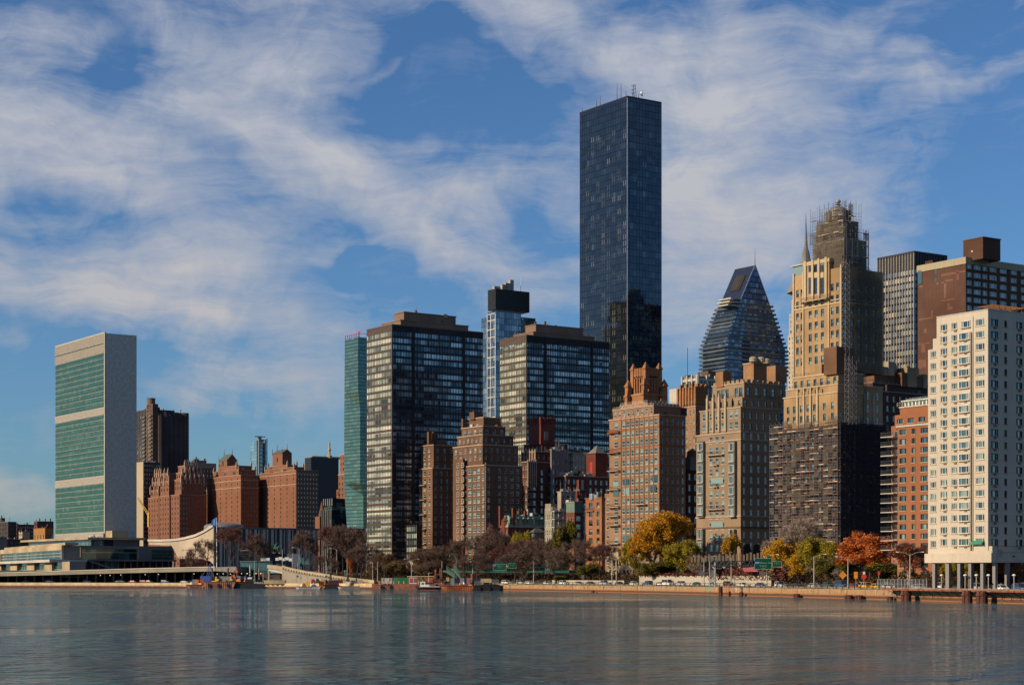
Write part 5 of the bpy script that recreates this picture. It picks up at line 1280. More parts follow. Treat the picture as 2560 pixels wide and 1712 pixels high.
w = b.block('E', 1550, 1560, 1600, 700, ex=(e[1] * .6, e[1] * .6 + 9, -4, 0, -2, e[5] + 1.5), mat='brick_tan2', L=dict(T, n=1, w=.4, h=2.2, fh=3.5))
b.balcony('L', 0, b.sa('E', 1430), b.z('E', 862), 5, .8, 'brick_orange'); b.clutter(e, 7, 71, ('brick_orange','steel','trim_white')); b.done()
# ---- mansion with green mansard
b = Bldg('green_mansard_mansion', 'dark red brick mansion with green copper mansard roof and dormers behind the bare trees', 'E', 785, 798)
e = b.block('E', 722, 785, 1090, 985, mat='brick_deep', L=dict(T, n=3, w=.4, h=2.2, fh=3.6, t=3), Rr=dict(T, n=5, w=.12, h=1.6, fh=5, t=2.5, s='plain'), cap='trim_stone', capb=.5)
x0, x1, y0, y1, _, z1 = e; h = 4.6
m = MB(); a, c_ = [(x0,y0,z1),(x1,y0,z1),(x1,y1,z1),(x0,y1,z1)], [(x0+1.6,y0+1.6,z1+h),(x1-1,y0+1.6,z1+h),(x1-1,y1-1,z1+h),(x0+1.6,y1-1,z1+h)]
m.loft([a, c_]); m.build('mansard_roof', MATS['copper_green'], b.root)
for k in range(8):
    x = x0 + (x1 - x0) * (k + .7) / 8.4; m = MB(); m.box(-.9,.9,0,2,0,2.6); m.tube((0,0,2.6),(0,1.8,2.6),.9,n=10); o = m.build('dormer', MATS['copper_green'], b.root, (x, y0 + .15, z1 + .5)); q = MB(); q.box(-.55,.55,-.06,-.01,.3,2.4); q.build('pane', MATS['win_glass_dark'], o)
m = MB(); m.lathe(0,0,[(2,0),(2,6),(2.2,6.2),(.2,8.5)],10); m.build('corner_turret', MATS['brick_red'], b.root, (x0 + 1, y1 - 3, z1 - 4))
for fx, fy, hh in ((.0,.98,9),(.15,.1,8),(.5,.3,7),(.45,.9,7)): b.on('chimney', 'brick_red', e, fx, fy, 1.1, 1.1, hh + .5)
b.clutter((x0 + 2, x1, y0 + 3, y1, 0, z1 + h), 16, 72, ('trim_white','steel','black_panel'))
b.done()
b = Bldg('glazed_garden_pavilion', 'small dark glazed pavilion above the bare riverside trees', 'E', 985, 782, gz=18)
e = b.ext('E', 962, 985, 1075, 1030, 1090); m = b.mb('glass_wall', 'win_glass_dark'); m.box(e[0]+.3, e[1]-.3, e[2]+.3, e[3], -14, e[5] - .3)
p = b.mb('posts', 'trim_stone')
for i in range(9): x = e[1] * i / 8; p.box(x - .15, x + .15, e[2], e[2] + .2, -14, e[5] - .3)
r_ = MB(); r_.loft([[(e[0]-.6,e[2]-.6,e[5]-.3),(e[1]+.6,e[2]-.6,e[5]-.3),(e[1]+.6,e[3]+.6,e[5]-.3),(e[0]-.6,e[3]+.6,e[5]-.3)], [(e[0]+2,e[2]+1.5,e[5]+1.6),(e[1]-2,e[2]+1.5,e[5]+1.6),(e[1]-2,e[3]-.5,e[5]+1.6),(e[0]+2,e[3]-.5,e[5]+1.6)]]); r_.build('hipped_roof', MATS['roof_slate'], b.root); b.done()
b = Bldg('pink_chimney_gable', 'small pink brick gable end with chimney poking above the bare trees', 'N', 1880, 792, gz=6)
e = b.block('N', 1798, 1880, 1895, 292, mat='brick_orange', L=dict(T, n=3, w=.4, h=1.6, fh=3)); b.on('chimney', 'brick_orange', e, .3, .7, 1, 1, 2.2); b.done()

# ================================================================== LEFT: BRICK TERRACE BLOCKS, FAR TOWERS
D = dict(g='win_glass_dark', f='frame_dark', s='plain')
def tudor(label, c, xl, xc, xr, yt, Y, belts, nl, nr, steps, gable, fh=3.3):
    b = Bldg('brick_terrace_tower', label, c, xc, Y, gz=12, group='brick gabled towers left of centre')
    e = b.block(c, xl, xc, xr, yt, mat='tudor_brick', L=dict(D, n=nl, w=1.1, abs=1, h=1.7, fh=fh, t=3, m=.01), Rr=dict(D, n=nr, w=1.2, abs=1, h=1.7, fh=fh, t=3), cap='tudor_trim', capb=.3)
    for p in belts: b.belt(e, b.z(c, p), .6, 'tudor_trim')
    b.clutter(e, 8, int(Y), ('tudor_brick','trim_white','steel'))
    es = []
    for (a, q, r, t, bo, bx) in steps:
        s_ = b.block(c, a, q, r, t, bo, bx=bx, mat='tudor_brick', part='upper_wall', L=dict(D, n=3, w=.3, h=1.6, fh=3.4), Rr=dict(D, n=3, w=.3, h=1.6, fh=3.4), cap='tudor_trim', capb=.2); es.append(s_)
        for fx, fy in ((.02,.02),(.02,.98),(.98,.02)):
            m = MB(); m.box(-.5,.5,-.5,.5,-1.5,2.0); m.lathe(0,0,[(.5,2),(.1,3.6)],6); m.build('pinnacle', MATS['tudor_trim'], b.root, (s_[0]+(s_[1]-s_[0])*fx, s_[2]+(s_[3]-s_[2])*fy, s_[5]))
        b.clutter(s_, 4, 7 + len(es), ('tudor_brick','stone_grey'))
    if gable:
        a, q, r, t, bo, bx, tp = gable
        x0, x1, y0, y1, z0, z1 = b.ext(c, a, q, r, t, bo, bx); zt = b.z(c, tp, x0, y0); xm = (x0 + x1) / 2; ym = (y0 + y1) / 2
        m = MB(); m.box(x0, x1, y0, y1, z0, z1); m.face([(x0,y0,z1),(x1,y0,z1),(xm,y0,zt)]); m.face([(x0,y1,z1),(x1,y1,z1),(xm,y1,zt)]); m.build('gable', MATS['tudor_brick'], b.root)
        m = MB(); m.face([(x0-.3,y0,z1-.2),(x0-.3,y1,z1-.2),(xm,y1,zt+.1),(xm,y0,zt+.1)]); m.face([(x1+.3,y0,z1-.2),(x1+.3,y1,z1-.2),(xm,y1,zt+.1),(xm,y0,zt+.1)]); m.build('gable_roof', MATS['roof_slate'], b.root)
        m = MB(); m.box(-.1,-.003,-1,1,-1.6,1.6); m.build('gable_window', MATS['granite_dark'], b.root, (x0, ym, (z0+z1)/2))
        for (x, y, z) in ((xm,y0,zt),(xm,y1,zt),(x0,y0,z1),(x0,y1,z1)): m = MB(); m.tube((0,0,-1),(0,0,4.5),.35,.05); m.build('finial', MATS['roof_slate'], b.root, (x,y,z))
    b.done(); return b
tudor('gabled brick tower left of the blue glass sliver, dark north side toward the right', 'B', 540, 790, 920, 658, 1340, (700, 752), 6, 6, [(588, 775, 900, 618, 662, 4),(625, 760, 870, 590, 622, 8)], (632, 690, 765, 552, 595, 10, 505))
tudor('widest gabled brick tower right of the blue glass sliver, blank sunlit wall facing the river', 'B', 920, 1198, 1352, 622, 1310, (650, 728), 6, 7, [(962, 1180, 1250, 600, 628, 4),(985, 1130, 1200, 585, 604, 7)], (1020, 1092, 1160, 498, 592, 9, 470))
# three-finned brick block
b = Bldg('finned_brick_block', 'brick block of three sunlit fins with carved stepped tops right of the grey slab tower', 'B', 345, 1360, gz=12, group='brick gabled towers left of centre')
f3 = b.block('B', 283, 345, 542, 800, mat='tudor_brick', L=dict(D, n=3, w=1.5, abs=1, h=1.8, fh=3.7), Rr=dict(D, n=9, w=.3, h=1.8, fh=3.7), cap='tudor_trim', capb=.3)
for (a, q, r, t, bo, bx) in ((310,358,520,690,802,3),(322,366,500,640,692,5),(335,385,470,590,642,8)):
    s_ = b.block('B', a, q, r, t, bo, bx=bx, mat='tudor_brick', part='upper_wall', L=dict(D, n=3, w=.4, h=2, fh=3.7), Rr=dict(D, n=6, w=.3, h=1.8, fh=3.7), cap='tudor_trim', capb=.3)
    for fx in (0,.2,.4,.6,.8,1): m = MB(); m.box(-.6,.6,-.6,.6,-3,2.5); m.lathe(0,0,[(.6,2.5),(.1,4.5)],6); m.build('pinnacle', MATS['tudor_trim'], b.root, (s_[0]+(s_[1]-s_[0])*fx, s_[2], s_[5]))
b.done()
for (nm, a, q, r, t, ups, Y) in (('middle fin', 198, 272, 290, 808, ((205,268,300,700,810,2),(212,262,300,640,702,4)), 1385), ('outer fin', 118, 194, 210, 820, ((135,194,215,765,822,2),(152,196,215,705,767,4),(168,200,215,640,707,6)), 1410)):
    b = Bldg('brick_fin_wing', nm.replace('fin', 'wing') + ' of the three-finned brick block, sunlit face stepping up to a carved top', 'B', q, Y, gz=12, group='brick gabled towers left of centre')
    e = b.block('B', a, q, r, t, mat='tudor_brick', L=dict(D, n=4, w=1.3, abs=1, h=1.8, fh=3.7), ex=(0, 25, 0, b.sa('B', a), -2, b.z('B', t)), cap='tudor_trim', capb=.3)
    for (a2, q2, r2, t2, bo2, bx2) in ups:
        y0 = max(0, b.sa('B', q2, bx2)); s_ = b.block('B', 0, 0, 0, 0, ex=(bx2, 24, y0, b.sa('B', a2, bx2), b.z('B', bo2, bx2, 0), b.z('B', t2, bx2, 0)), mat='tudor_brick', part='upper_wall', L=dict(D, n=3, w=.4, h=2, fh=3.7), cap='tudor_trim', capb=.3)
        for fy in (0, .5, 1): m = MB(); m.box(-.6,.6,-.6,.6,-3,2.5); m.lathe(0,0,[(.6,2.5),(.1,4.5)],6); m.build('pinnacle', MATS['tudor_trim'], b.root, (s_[0], s_[2]+(s_[3]-s_[2])*fy, s_[5]))
    b.done()
b = Bldg('crenellated_back_block', 'shaded brick block with battlements behind the three-finned block', 'B', 440, 1450, gz=12)
e = b.block('B', 400, 440, 610, 600, mat='tudor_brick', Rr=dict(D, n=7, w=.3, h=2, fh=3.8), cap='tudor_trim', capb=.3)
for k in range(12): b.on('merlon', 'tudor_trim', e, (k + .5) / 12, .01, 1.6, 1, 4)
b.done()
for i, (a, q, r, t, mt, lab) in enumerate(((430,445,540,552,'stone_grey','flat grey block behind the carved brick roofs'), (262,320,375,492,'stone_beige','beige roof house behind the carved brick tops'), (120,150,330,550,'stone_grey','low grey roofed block right of the ribbed dark tower'),
        (1255,1300,1500,530,'black_panel','black-topped block beyond the widest gabled tower'), (1365,1370,1482,612,'stone_grey','pale grey windowed block beyond the widest gabled tower'), (1250,1310,1368,560,'stone_tan','small tan penthouse beyond the widest gabled tower'))):
    b = Bldg('background_block', lab, 'B', q, 1500 + 30 * i, gz=12)
    e = b.block('B', a, q, r, t, mat=mt, Rr=dict(D, n=7, w=.4, h=2, fh=4) if i in (0, 2, 4) else None, cap='stone_grey', capb=.3); b.clutter(e, 6, 80 + i)
    if i == 3:
        m = MB(); m.lathe(0,0,[(2.5,0),(2.5,2),(1,3),(1,6),(1.6,7),(.8,9),(.8,12),(1.0,12.4),(.1,15)],10); m.build('cupola', MATS['trim_gold'], b.root, (e[1]*.72, 3, e[5]))
        m = MB(); m.box(-14,14,-3,3,0,1.8); m.build('roof_house', MATS['stone_tan'], b.root, (e[1]*.6, 5, e[5]-.5))
    b.done()
b = Bldg('slim_brick_tower', 'slim brick tower partly hidden by the blue-green folded glass tower', 'B', 1560, 1200, gz=10)
e = b.block('B', 1498, 1560, 1600, 650, mat='tudor_brick', L=dict(D, n=3, w=.35, h=2, fh=3.6), cap='tudor_trim'); e = b.block('B', 1510, 1560, 1590, 505, 652, bx=0.5, mat='tudor_brick', L=dict(D, n=3, w=.35, h=2, fh=3.6), cap='tudor_trim'); b.block('B', 1484, 1498, 1600, 770, ex=(0, 20, e[3], b.sa('B', 1484), -2, b.z('B', 760)), mat='tudor_brick', L=dict(D, n=1, w=.35, h=2, fh=3.6)); b.done()
# dark ribbed apartment tower
b = Bldg('ribbed_apartment_tower', 'dark ribbed apartment tower with round water tank on top, right of the slab tower', 'B', 150, 1500, gz=12)
e = b.block('B', 104, 152, 190, 142, mat='rib_brick2', L=dict(D, n=2, w=.3, h=2, fh=3.2), part='core', ex=(0, b.sb('B', 190), 0, b.sa('B', 104), -2, b.z('B', 142)))
e2 = b.block('B', 185, 190, 406, 200, ex=(b.sb('B', 190) + .01, b.sb('B', 404), .5, 25, -2, b.z('B', 198)), mat='rib_brick', Rr=dict(D, n=16, w=.45, h=2.0, fh=3.2))
tk = MB(); tk.lathe(0, 0, [(3.4,0),(3.4,5.2),(3.6,5.2),(3.6,5.7),(3.0,6)], 14); tk.build('water_tank', MATS['wood_tank'], b.root, (e[1]*.42, 8, e[5] - .7))
e3 = b.block('B', 36, 60, 104, 170, ex=(1, 25, e[3] + .01, b.sa('B', 30, 1), -2, b.z('B', 172)), mat='rib_brick', L=dict(D, n=4, w=.45, h=2, fh=3.2)); 
m = b.mb('balcony_rib', 'stone_grey')
for k in range(44):
    z_ = e2[5] - 4 - k * 3.2; 
    if z_ < 3: break
    m.box(-1.3, -.003, b.sa('B', 148), b.sa('B', 128), z_, z_ + 1.0); m.box(e2[1] + .003, e2[1] + 1.6, 1, 6, z_, z_ + 1.0); m.box(-.3, .997, e3[2] + 3, e3[2] + 8, z_, z_ + 1.0)
m = b.mb('rounded_rib', 'rib_brick')
for k in range(6): x = e2[0] + (e2[1] - e2[0]) * (k + .5) / 6; m.tube((x, .6, -2), (x, .6, e2[5] - (0 if k % 2 else 3)), 3.2, n=10)
b.clutter(e2, 14, 90, ('steel','rib_brick'), 5); b.clutter(e3, 6, 91, ('steel','rib_brick'), 5); b.done()
# ivory slab
b = Bldg('ivory_slab', 'thin ivory slab with blank sunlit end beside the grey marble wall', 'B', 84, 1430, gz=12)
e = b.block('B', 28, 84, 205, 565, mat='rib_brick', Rr=dict(T, n=7, w=.4, h=1.6, fh=3.4)); 
b.mb('end_wall', 'ivory_wall').box(-.4, -.004, -.2, e[3], -2, e[5] + .3); b.clutter(e, 6, 92); b.done()
# blue sliver
b = Bldg('blue_glass_sliver_tower', 'distant pale blue glass tower with concave top and construction hoist, between the gabled towers', 'B', 905, 2300, gz=12)
x0 = 0; x1 = b.sb('B', 984); yl = b.sa('B', 857); xm = b.sb('B', 938)
zl, zc, zr = b.z('B', 432), b.z('B', 404), b.z('B', 387)
g = MB(); top = [(0, yl, zl), (0, 0, zc), (xm, 0, b.z('B', 420)), (x1, 0, zr), (x1, yl, zl)]
g.loft([[(p[0], p[1], -2) for p in top], top]); g.build('glass_curtain_wall', MATS['blue_far_glass'], b.root)
m = MB(); 
for xx in (xm - 4, xm + 4): m.box(xx - .7, xx + .7, -3, -.5, 0, zc)
for k in range(34): m.box(xm - 4, xm + 4, -3, -1, k * zc / 34, k * zc / 34 + .8)
m.build('construction_hoist', MATS['crane_grey'], b.root)
m = MB(); m.box(-8, 7, -1, 1, zc + 4, zc + 5); m.box(-3, 1, -2, 2, zc - 6, zc + 4); m.box(2, 6, -2, 2, zc - 6, zc + 1); m.build('roof_machinery', MATS['crane_grey'], b.root, (xm, 3, 0)); b.done()
# black cube block beside green tower
curtain('dark_rib_glass', 2.0, 3.5, [(0,(.015,.02,.025)),(.7,(.03,.04,.05)),(1,(.12,.15,.16))], line=.12, linec=(.01,.01,.01), metal=.5, rough=.1)
b = Bldg('black_glass_block', 'black glass block in two tiers beside the folded green tower', 'B', 1448, 1120, gz=10)
e = b.ext('B', 1370, 1448, 1562, 912); b.mb('glass_curtain_wall', 'dark_rib_glass').box(*e); fins(b, 'ribs', 'stone_grey', 'L', 0, 0, e[3], -2, e[5], 2.4, .6, .4)
e2 = b.ext('B', 1394, 1455, 1548, 828, 914, 3); b.mb('glass_curtain_wall', 'dark_rib_glass').box(e2[0], e2[1], e2[2], e2[3], e2[4] + 2, e2[5]); fins(b, 'ribs', 'louver_grey', 'L', e2[0], e2[2], e2[3], e2[4] + 3, e2[5], 2.4, .5, .4)
b.mb('glazed_gap', 'teal_glass_wall').box(e2[0] - .5, e2[1] + .5, e2[2] - .5, e2[3], e2[4] - .3, e2[4] + 1.9); b.done()
b = Bldg('pinkish_church_gable', 'narrow pink brick spire-topped gable left of the black glass block', 'B', 1362, 1130, gz=10)
e = b.block('B', 1345, 1362, 1372, 960, mat='tudor_brick', ex=(0, 6, 0, 6, -2, b.z('B', 960))); m = MB(); m.lathe(3,3,[(2.5,0),(.1,10)],4); m.build('spire', MATS['tudor_brick'], b.root, (0,0,e[5]-.5)); b.done()

# far left low blocks
far = ((0,8,28,1108,1700,'rib_brick','tall dark block at the extreme left edge'), (-30,45,92,1128,1680,'rib_brick','wide dark office block at the far left'), (60,95,200,1143,1720,'purple_brick','dim banded office block behind the orange brick block'),
       (190,208,300,1125,1600,'purple_brick','dark brown block behind the orange brick block'), (105,125,168,1182,1450,'ivory_wall','small ivory cube building left of the orange brick block'), (188,252,300,1162,1400,'brick_ochre','ochre brick block with tall window strips beside the slab tower'),
       (-20,40,190,1225,1380,'rib_brick','long low dark shed below the office blocks'), (-30,-10,40,1215,1350,'stone_grey','low pale grey building at the left edge'))
for i, (a, q, r, t, Y, mt, lab) in enumerate(far):
    b = Bldg('distant_block', lab, 'A', q, Y, gz=8, group='low distant blocks at the far left')
    sp = None if i in (7,) else dict(D, n=8 if i < 4 else 3, w=.4, h=1.8, fh=3.8)
    if i == 5: sp = dict(D, n=4, w=1.2, abs=1, h=14, fh=30, t=12, max=1)
    e = b.block('A', a, q, r, t, mat=mt, L=sp, Rr=dict(sp, g='win_glass') if sp else None, cap='stone_grey' if i != 5 else 'rust', capb=.3); b.clutter(e, 5, 100 + i, ('rib_brick','stone_grey')); b.done()
# small derrick crane on the ivory slab's foot
m = MB(); a_, c_ = ptc('A', 832, 1080, 1340), ptc('A', 772, 995, 1340); root = empty('derrick_crane', (a_.x, a_.y, a_.z - 10), 0, 'yellow derrick crane boom leaning against the ivory slab', 'crane')
m.tube((0,0,0),(0,0,10),.9); m.build('mast', MATS['yellow_paint'], root); m = MB(); d = c_ - a_
for s_ in (-.8,.8): m.tube((s_,0,9),(d.x+s_*.3,0,10+d.z),.35)
for k in range(8): m.tube((-.8,0,9+d.z*k/8),(.8+d.x/8,0,10+d.z*(k+1)/8),.2) if False else m.tube((d.x*k/8-.8,0,9+(d.z+1)*k/8),(d.x*(k+1)/8+.6,0,9+(d.z+1)*(k+1)/8),.2)
m.build('boom', MATS['yellow_paint'], root)
# ================================================================== RIVER, GROUND, QUAYS
plain('barrier_stone', (.22,.18,.12), .9, 0, .35, .25)
plain('sand_quay', (.50,.37,.22), .9, 0, .2, .3); plain('white_line', (.6,.6,.58), .7); plain('ivy', (.12,.035,.025), .95, 0, .6, 1.2); plain('shade_stone', (.17,.16,.155), .9); plain('grass_dull', (.10,.09,.04), .95, 0, .4)
plain('rust_dark', (.10,.035,.025), .85, 0, .4); plain('hull_black', (.012,.012,.016), .6, 0, .3); plain('hull_white', (.55,.53,.46), .7, 0, .25, .5); plain('navy_box', (.02,.03,.07), .6); plain('maroon_box', (.10,.02,.03), .7)
plain('grey_box', (.27,.29,.31), .6); plain('cream_box', (.55,.42,.22), .7); plain('rust_pink', (.36,.15,.10), .85, 0, .35, .4); plain('rust_orange', (.45,.13,.03), .85, 0, .55, .35); plain('teal_paint', (.12,.24,.19), .6); plain('olive_paint', (.3,.32,.09), .7)
plain('beacon_cloth_blue', (.03,.12,.4), .8); plain('pole_grey', (.38,.35,.30), .6, .2); plain('foot_green', (.0,.045,.035), .7); plain('awning_pink', (.45,.12,.13), .8); plain('sign_white', (.7,.75,.7), .5); plain('sign_blue', (.02,.07,.3), .5)
plain('sign_back', (.16,.17,.20), .5, .4); plain('sign_orange', (.75,.28,.02), .6); plain('glass_turq', (.08,.22,.25), .15, .2); plain('verdigris', (.045,.19,.12), .7); plain('flag_blue', (.04,.18,.5), .8); plain('bollard_yellow', (.6,.4,.1), .7)
plain('soil', (.07,.055,.04), .95, 0, .4, .1); plain('rubber', (.015,.015,.015), .9)
masonry('city_ground', (.10,.095,.09), var=.2, streak=False)
plain('bark', (.055,.04,.033), .95, 0, .3, 2.0); plain('bark_dark', (.035,.026,.024), .95, 0, .3, 2.0)
plain('twig', (.125,.08,.065), .95, 0, .3, .5); plain('twig_red', (.14,.065,.055), .95, 0, .3, .5); plain('twig_pale', (.26,.20,.16), .95, 0, .2, .5)
WL = [(-900,1466.5),(-300,1467.5),(0,1468),(470,1469.5),(900,1472),(1180,1475),(1300,1476.5),(1630,1483),(1960,1491.5),(2230,1499),(2560,1509),(2760,1516),(3300,1540)]
def interp(tab, x):
    if x <= tab[0][0]: return tab[0][1]
    for (a, b), (c, d) in zip(tab, tab[1:]):
        if x <= c: return b + (d - b) * (x - a) / (c - a)
    return tab[-1][1]
def ysh(px): return EYE * FP / (interp(WL, px) - HY)
def shore(px, off=0.0, z=0.0):
    Y = ysh(px); P = Vector(((px - HX) / FP * Y, Y, z))
    Y2 = ysh(px + 20); d = Vector(((px + 20 - HX) / FP * Y2, Y2, 0)) - Vector((P.x, P.y, 0)); d.normalize()
    n = Vector((-d.y, d.x, 0)); n = n if n.y > 0 else -n
    return P + n * off

def water():
    m, g, p = principled('river_water')
    tc = g.add('ShaderNodeTexCoord').outputs['Object']
    p.inputs['Base Color'].default_value = (.042, .092, .108, 1)
    p.inputs['Roughness'].default_value = .16; p.inputs['IOR'].default_value = 1.333; p.inputs['Specular IOR Level'].default_value = .3
    mp = g.add('ShaderNodeMapping'); g.lk(tc, mp.inputs[0]); mp.inputs['Scale'].default_value = (.8, 1.0, 1)
    a = g.noise(mp.outputs[0], .2, 3, .65, .6).outputs['Fac']; b_ = g.noise(mp.outputs[0], .5, 4, .62, .3).outputs['Fac']; c_ = g.noise(mp.outputs[0], 3.2, 3, .6).outputs['Fac']
    slick = g.noise(tc, .012, 3, .55, 1.0).outputs['Fac']
    amp = g.rng(slick, .38, .62, .25, .9)
    h = g.math('ADD', g.math('MULTIPLY', a, 2.9), g.math('MULTIPLY', b_, 1.6)); h = g.math('ADD', h, g.math('MULTIPLY', c_, .08))
    h = g.math('MULTIPLY', h, amp); mp2 = g.add('ShaderNodeMapping'); g.lk(tc, mp2.inputs[0]); mp2.inputs['Scale'].default_value = (.4, 1.0, 1); big = g.noise(mp2.outputs[0], .045, 5, .7, .5).outputs['Fac']; h = g.math('ADD', h, g.math('MULTIPLY', big, 3.5))
    bp = g.add('ShaderNodeBump'); bp.inputs['Strength'].default_value = 1.0; bp.inputs['Distance'].default_value = 1.25
    g.lk(h, bp.inputs['Height']); g.lk(bp.outputs[0], p.inputs['Normal'])
    g.lk(g.rng(slick, .35, .65, .03, .12), p.inputs['Roughness'])
    mb = MB(); mb.face([(-9000,-400,0),(9000,-400,0),(9000,1300,0),(-9000,1300,0)])
    tag(mb.build('river_water', m), kind='structure')
water()
# ground: quay level, embankment, city plateau - one sheet to the horizon
PX = list(range(-900, 3301, 60))
def gprof(px):
    if px < 560: return [(0,2.4),(44,2.4),(47,8.2),(90,9.0),(400,9.0),(11000,9.0)]
    if px < 1480: return [(0,2.4),(30,2.4),(44,4.6),(70,7.0),(400,8.0),(11000,9.0)]
    return [(0,2.4),(30,2.4),(40,3.6),(60,6.2),(400,8.0),(11000,9.0)]
g_ = MB(); rows = []
for px in PX:
    pr = gprof(px); r = []
    for k, (o, z) in enumerate(pr):
        P = shore(px, 0) if k == 0 else None
        Y = ysh(px); base = Vector(((px - HX) / FP * Y, Y, 0))
        f = (Y + o) / Y; r.append((base.x * f, base.y * f, z))
    rows.append(r)
for a, b in zip(rows, rows[1:]):
    for k in range(len(a) - 1): g_.face([a[k], b[k], b[k+1], a[k+1]])
tag(g_.build('ground', MATS['soil']), kind='structure')
def strip(name, mat, p0, p1, off0, off1, z, kind='structure', step=30, label=None):
    m = MB(); prev = None; px = p0
    while px <= p1 + .1:
        Y = ysh(px); q = []
        for o in (off0, off1): q.append(((px - HX) / FP * (Y + o), Y + o, z))
        if prev: m.face([prev[0], q[0], q[1], prev[1]])
        prev = q; px += step
    return tag(m.build(name, MATS[mat]), label, kind=kind)
strip('road', 'asphalt', -300, 2880, 9, 29, 2.404); strip('promenade', 'concrete', 1150, 2880, 0.6, 6.0, 2.404)
for o in (9.6, 18.9, 28.2): strip('lane_marking', 'white_line', -300, 2880, o, o + .18, 2.408)
def wall_run(name, label, mat, p0, p1, off, th, z0, z1, cat='wall', step=30, parent=None, zf=None):
    m = MB(); px = p0; prev = None
    while px <= p1 + .1:
        Y = ysh(px); zz = zf(px) if zf else z1
        q = [((px - HX) / FP * (Y + off), Y + off, z0), ((px - HX) / FP * (Y + off), Y + off, zz), ((px - HX) / FP * (Y + off + th), Y + off + th, zz), ((px - HX) / FP * (Y + off + th), Y + off + th, z0)]
        if prev:
            for i in range(4): j = (i + 1) % 4; m.face([prev[i], q[i], q[j], prev[j]])
        else: m.face(q)
        prev = q; px += step
    m.face(prev); o = m.build(name, MATS[mat], parent)
    if not parent: tag(o, label, cat)
    return o
def quay_mat():
    m, g, p = principled('seawall_stone'); tc = g.add('ShaderNodeTexCoord').outputs['Object']; x, y, z = g.sep(tc)
    n = g.noise(tc, .12, 5, .7).outputs['Fac']; n2 = g.noise(tc, .7, 5, .75).outputs['Fac']
    mp = g.add('ShaderNodeMapping'); g.lk(tc, mp.inputs[0]); mp.inputs['Scale'].default_value = (1, 1, .12); n3 = g.noise(mp.outputs[0], .9, 3, .7).outputs['Fac']
    c = g.mix(g.rng(n, .35, .65), (.33,.19,.085,1), (.29,.21,.125,1)); c = g.mix(g.rng(n3, .58, .7, 0, .75), c, (.50,.41,.29,1)); c = g.mix(g.rng(n2, .5, .64, 0, .8), c, (.13,.07,.045,1))
    zz = g.math('ADD', z, g.math('MULTIPLY', n2, .8))
    c = g.mix(g.rng(zz, 1.3, 2.0, .7, 0), c, (.36,.13,.04,1)); c = g.mix(g.rng(zz, 1.15, 1.4, .92, 0), c, (.06,.035,.022,1)); c = g.mix(g.rng(z, .12, .3, .8, 0), c, (.33,.12,.04,1))
    f = g.math('FRACT', g.math('MULTIPLY', g.math('ADD', x, y), .13)); c = g.mix(g.math('LESS_THAN', f, .03), c, (.10,.07,.05,1))
    g.lk(c, p.inputs['Base Color']); p.inputs['Roughness'].default_value = .9
quay_mat()
wall_run('seawall', 'rust-stained concrete seawall along the right half of the river bank', 'seawall_stone', 1170, 2880, -.6, 1.2, -1, 2.45)
wall_run('road_barrier', 'pale concrete crash barrier between promenade railing and parked cars, right half', 'barrier_stone', 1180, 2880, 6.2, .4, 2.4, 2.98)
o = wall_run('quay_apron', 'long low sandy quay edge with dashed timber fender line below the grey slab tower', 'sand_quay', -300, 930, -.6, 3, .9, 2.55)
wall_run('dock_wall', 'dark weathered timber dock wall behind the container barge', 'rust_dark', 930, 1170, -.6, 3, -1, 2.5)
wall_run('fender_base', None, 'rust_dark', -300, 930, -.4, 2, -1, .9, parent=o)
m = MB()
for k in range(150):
    px = -280 + k * 9.6
    if px > 925: break
    P = shore(px, 0); Q = shore(px + 7, 0); Y = P.y - .75; m.face([(P.x, Y, 1.1), (Q.x, Q.y - .75, 1.1), (Q.x, Q.y - .75, 1.42), (P.x, Y, 1.42)])
m.build('fender_timbers', MATS['trim_stone'], o)
# promenade railing, in runs
for i, (a, b_) in enumerate(((1180,1420),(1420,1640),(1640,1860),(1860,2090),(2090,2240))):
    m = MB(); px = a; prev = None; pts = []
    while px < b_: pts.append(shore(px, .2, 2.45)); px += 1.8 / (ysh(px) / FP) * (.85 if px > 1300 else 1)
    pts.append(shore(b_, .2, 2.45))
    for P, Q in zip(pts, pts[1:]):
        for h in (.45, 1.15): m.bar(P + Vector((0,0,h)), Q + Vector((0,0,h)), .1, .13)
        m.tube(P, P + Vector((0,0,.8)), .16, n=4); m.tube(P + Vector((0,0,.8)), P + Vector((.28,-.1,1.2)), .14, n=4)
    names = ('beside the black barge','before the orange and brown brick blocks','below the big golden tree','below the highway sign gantry','before the red-leaved tree')
    tag(m.build('promenade_railing', MATS['frame_dark']), 'dark curved-post river railing on the seawall ' + names[i], 'railing', 'river railings')
# chain link fence
P0, P1 = shore(2148, 5), shore(2268, 5); m = MB(); n = 14
for k in range(n + 1): P = P0.lerp(P1, k / n); m.tube((P.x,P.y,2.4), (P.x,P.y,5.0), .06, n=5)
for z_ in (2.6, 3.8, 4.95): m.bar((P0.x,P0.y,z_), (P1.x,P1.y,z_), .05, .06)
for k in range(120): P = P0.lerp(P1, k / 119); m.bar((P.x,P.y,2.5), (P.x,P.y,4.95), .03, .03)
tag(m.build('mesh_fence', MATS['steel']), 'grey mesh fence on the seawall below the red-leaved tree', 'fence')
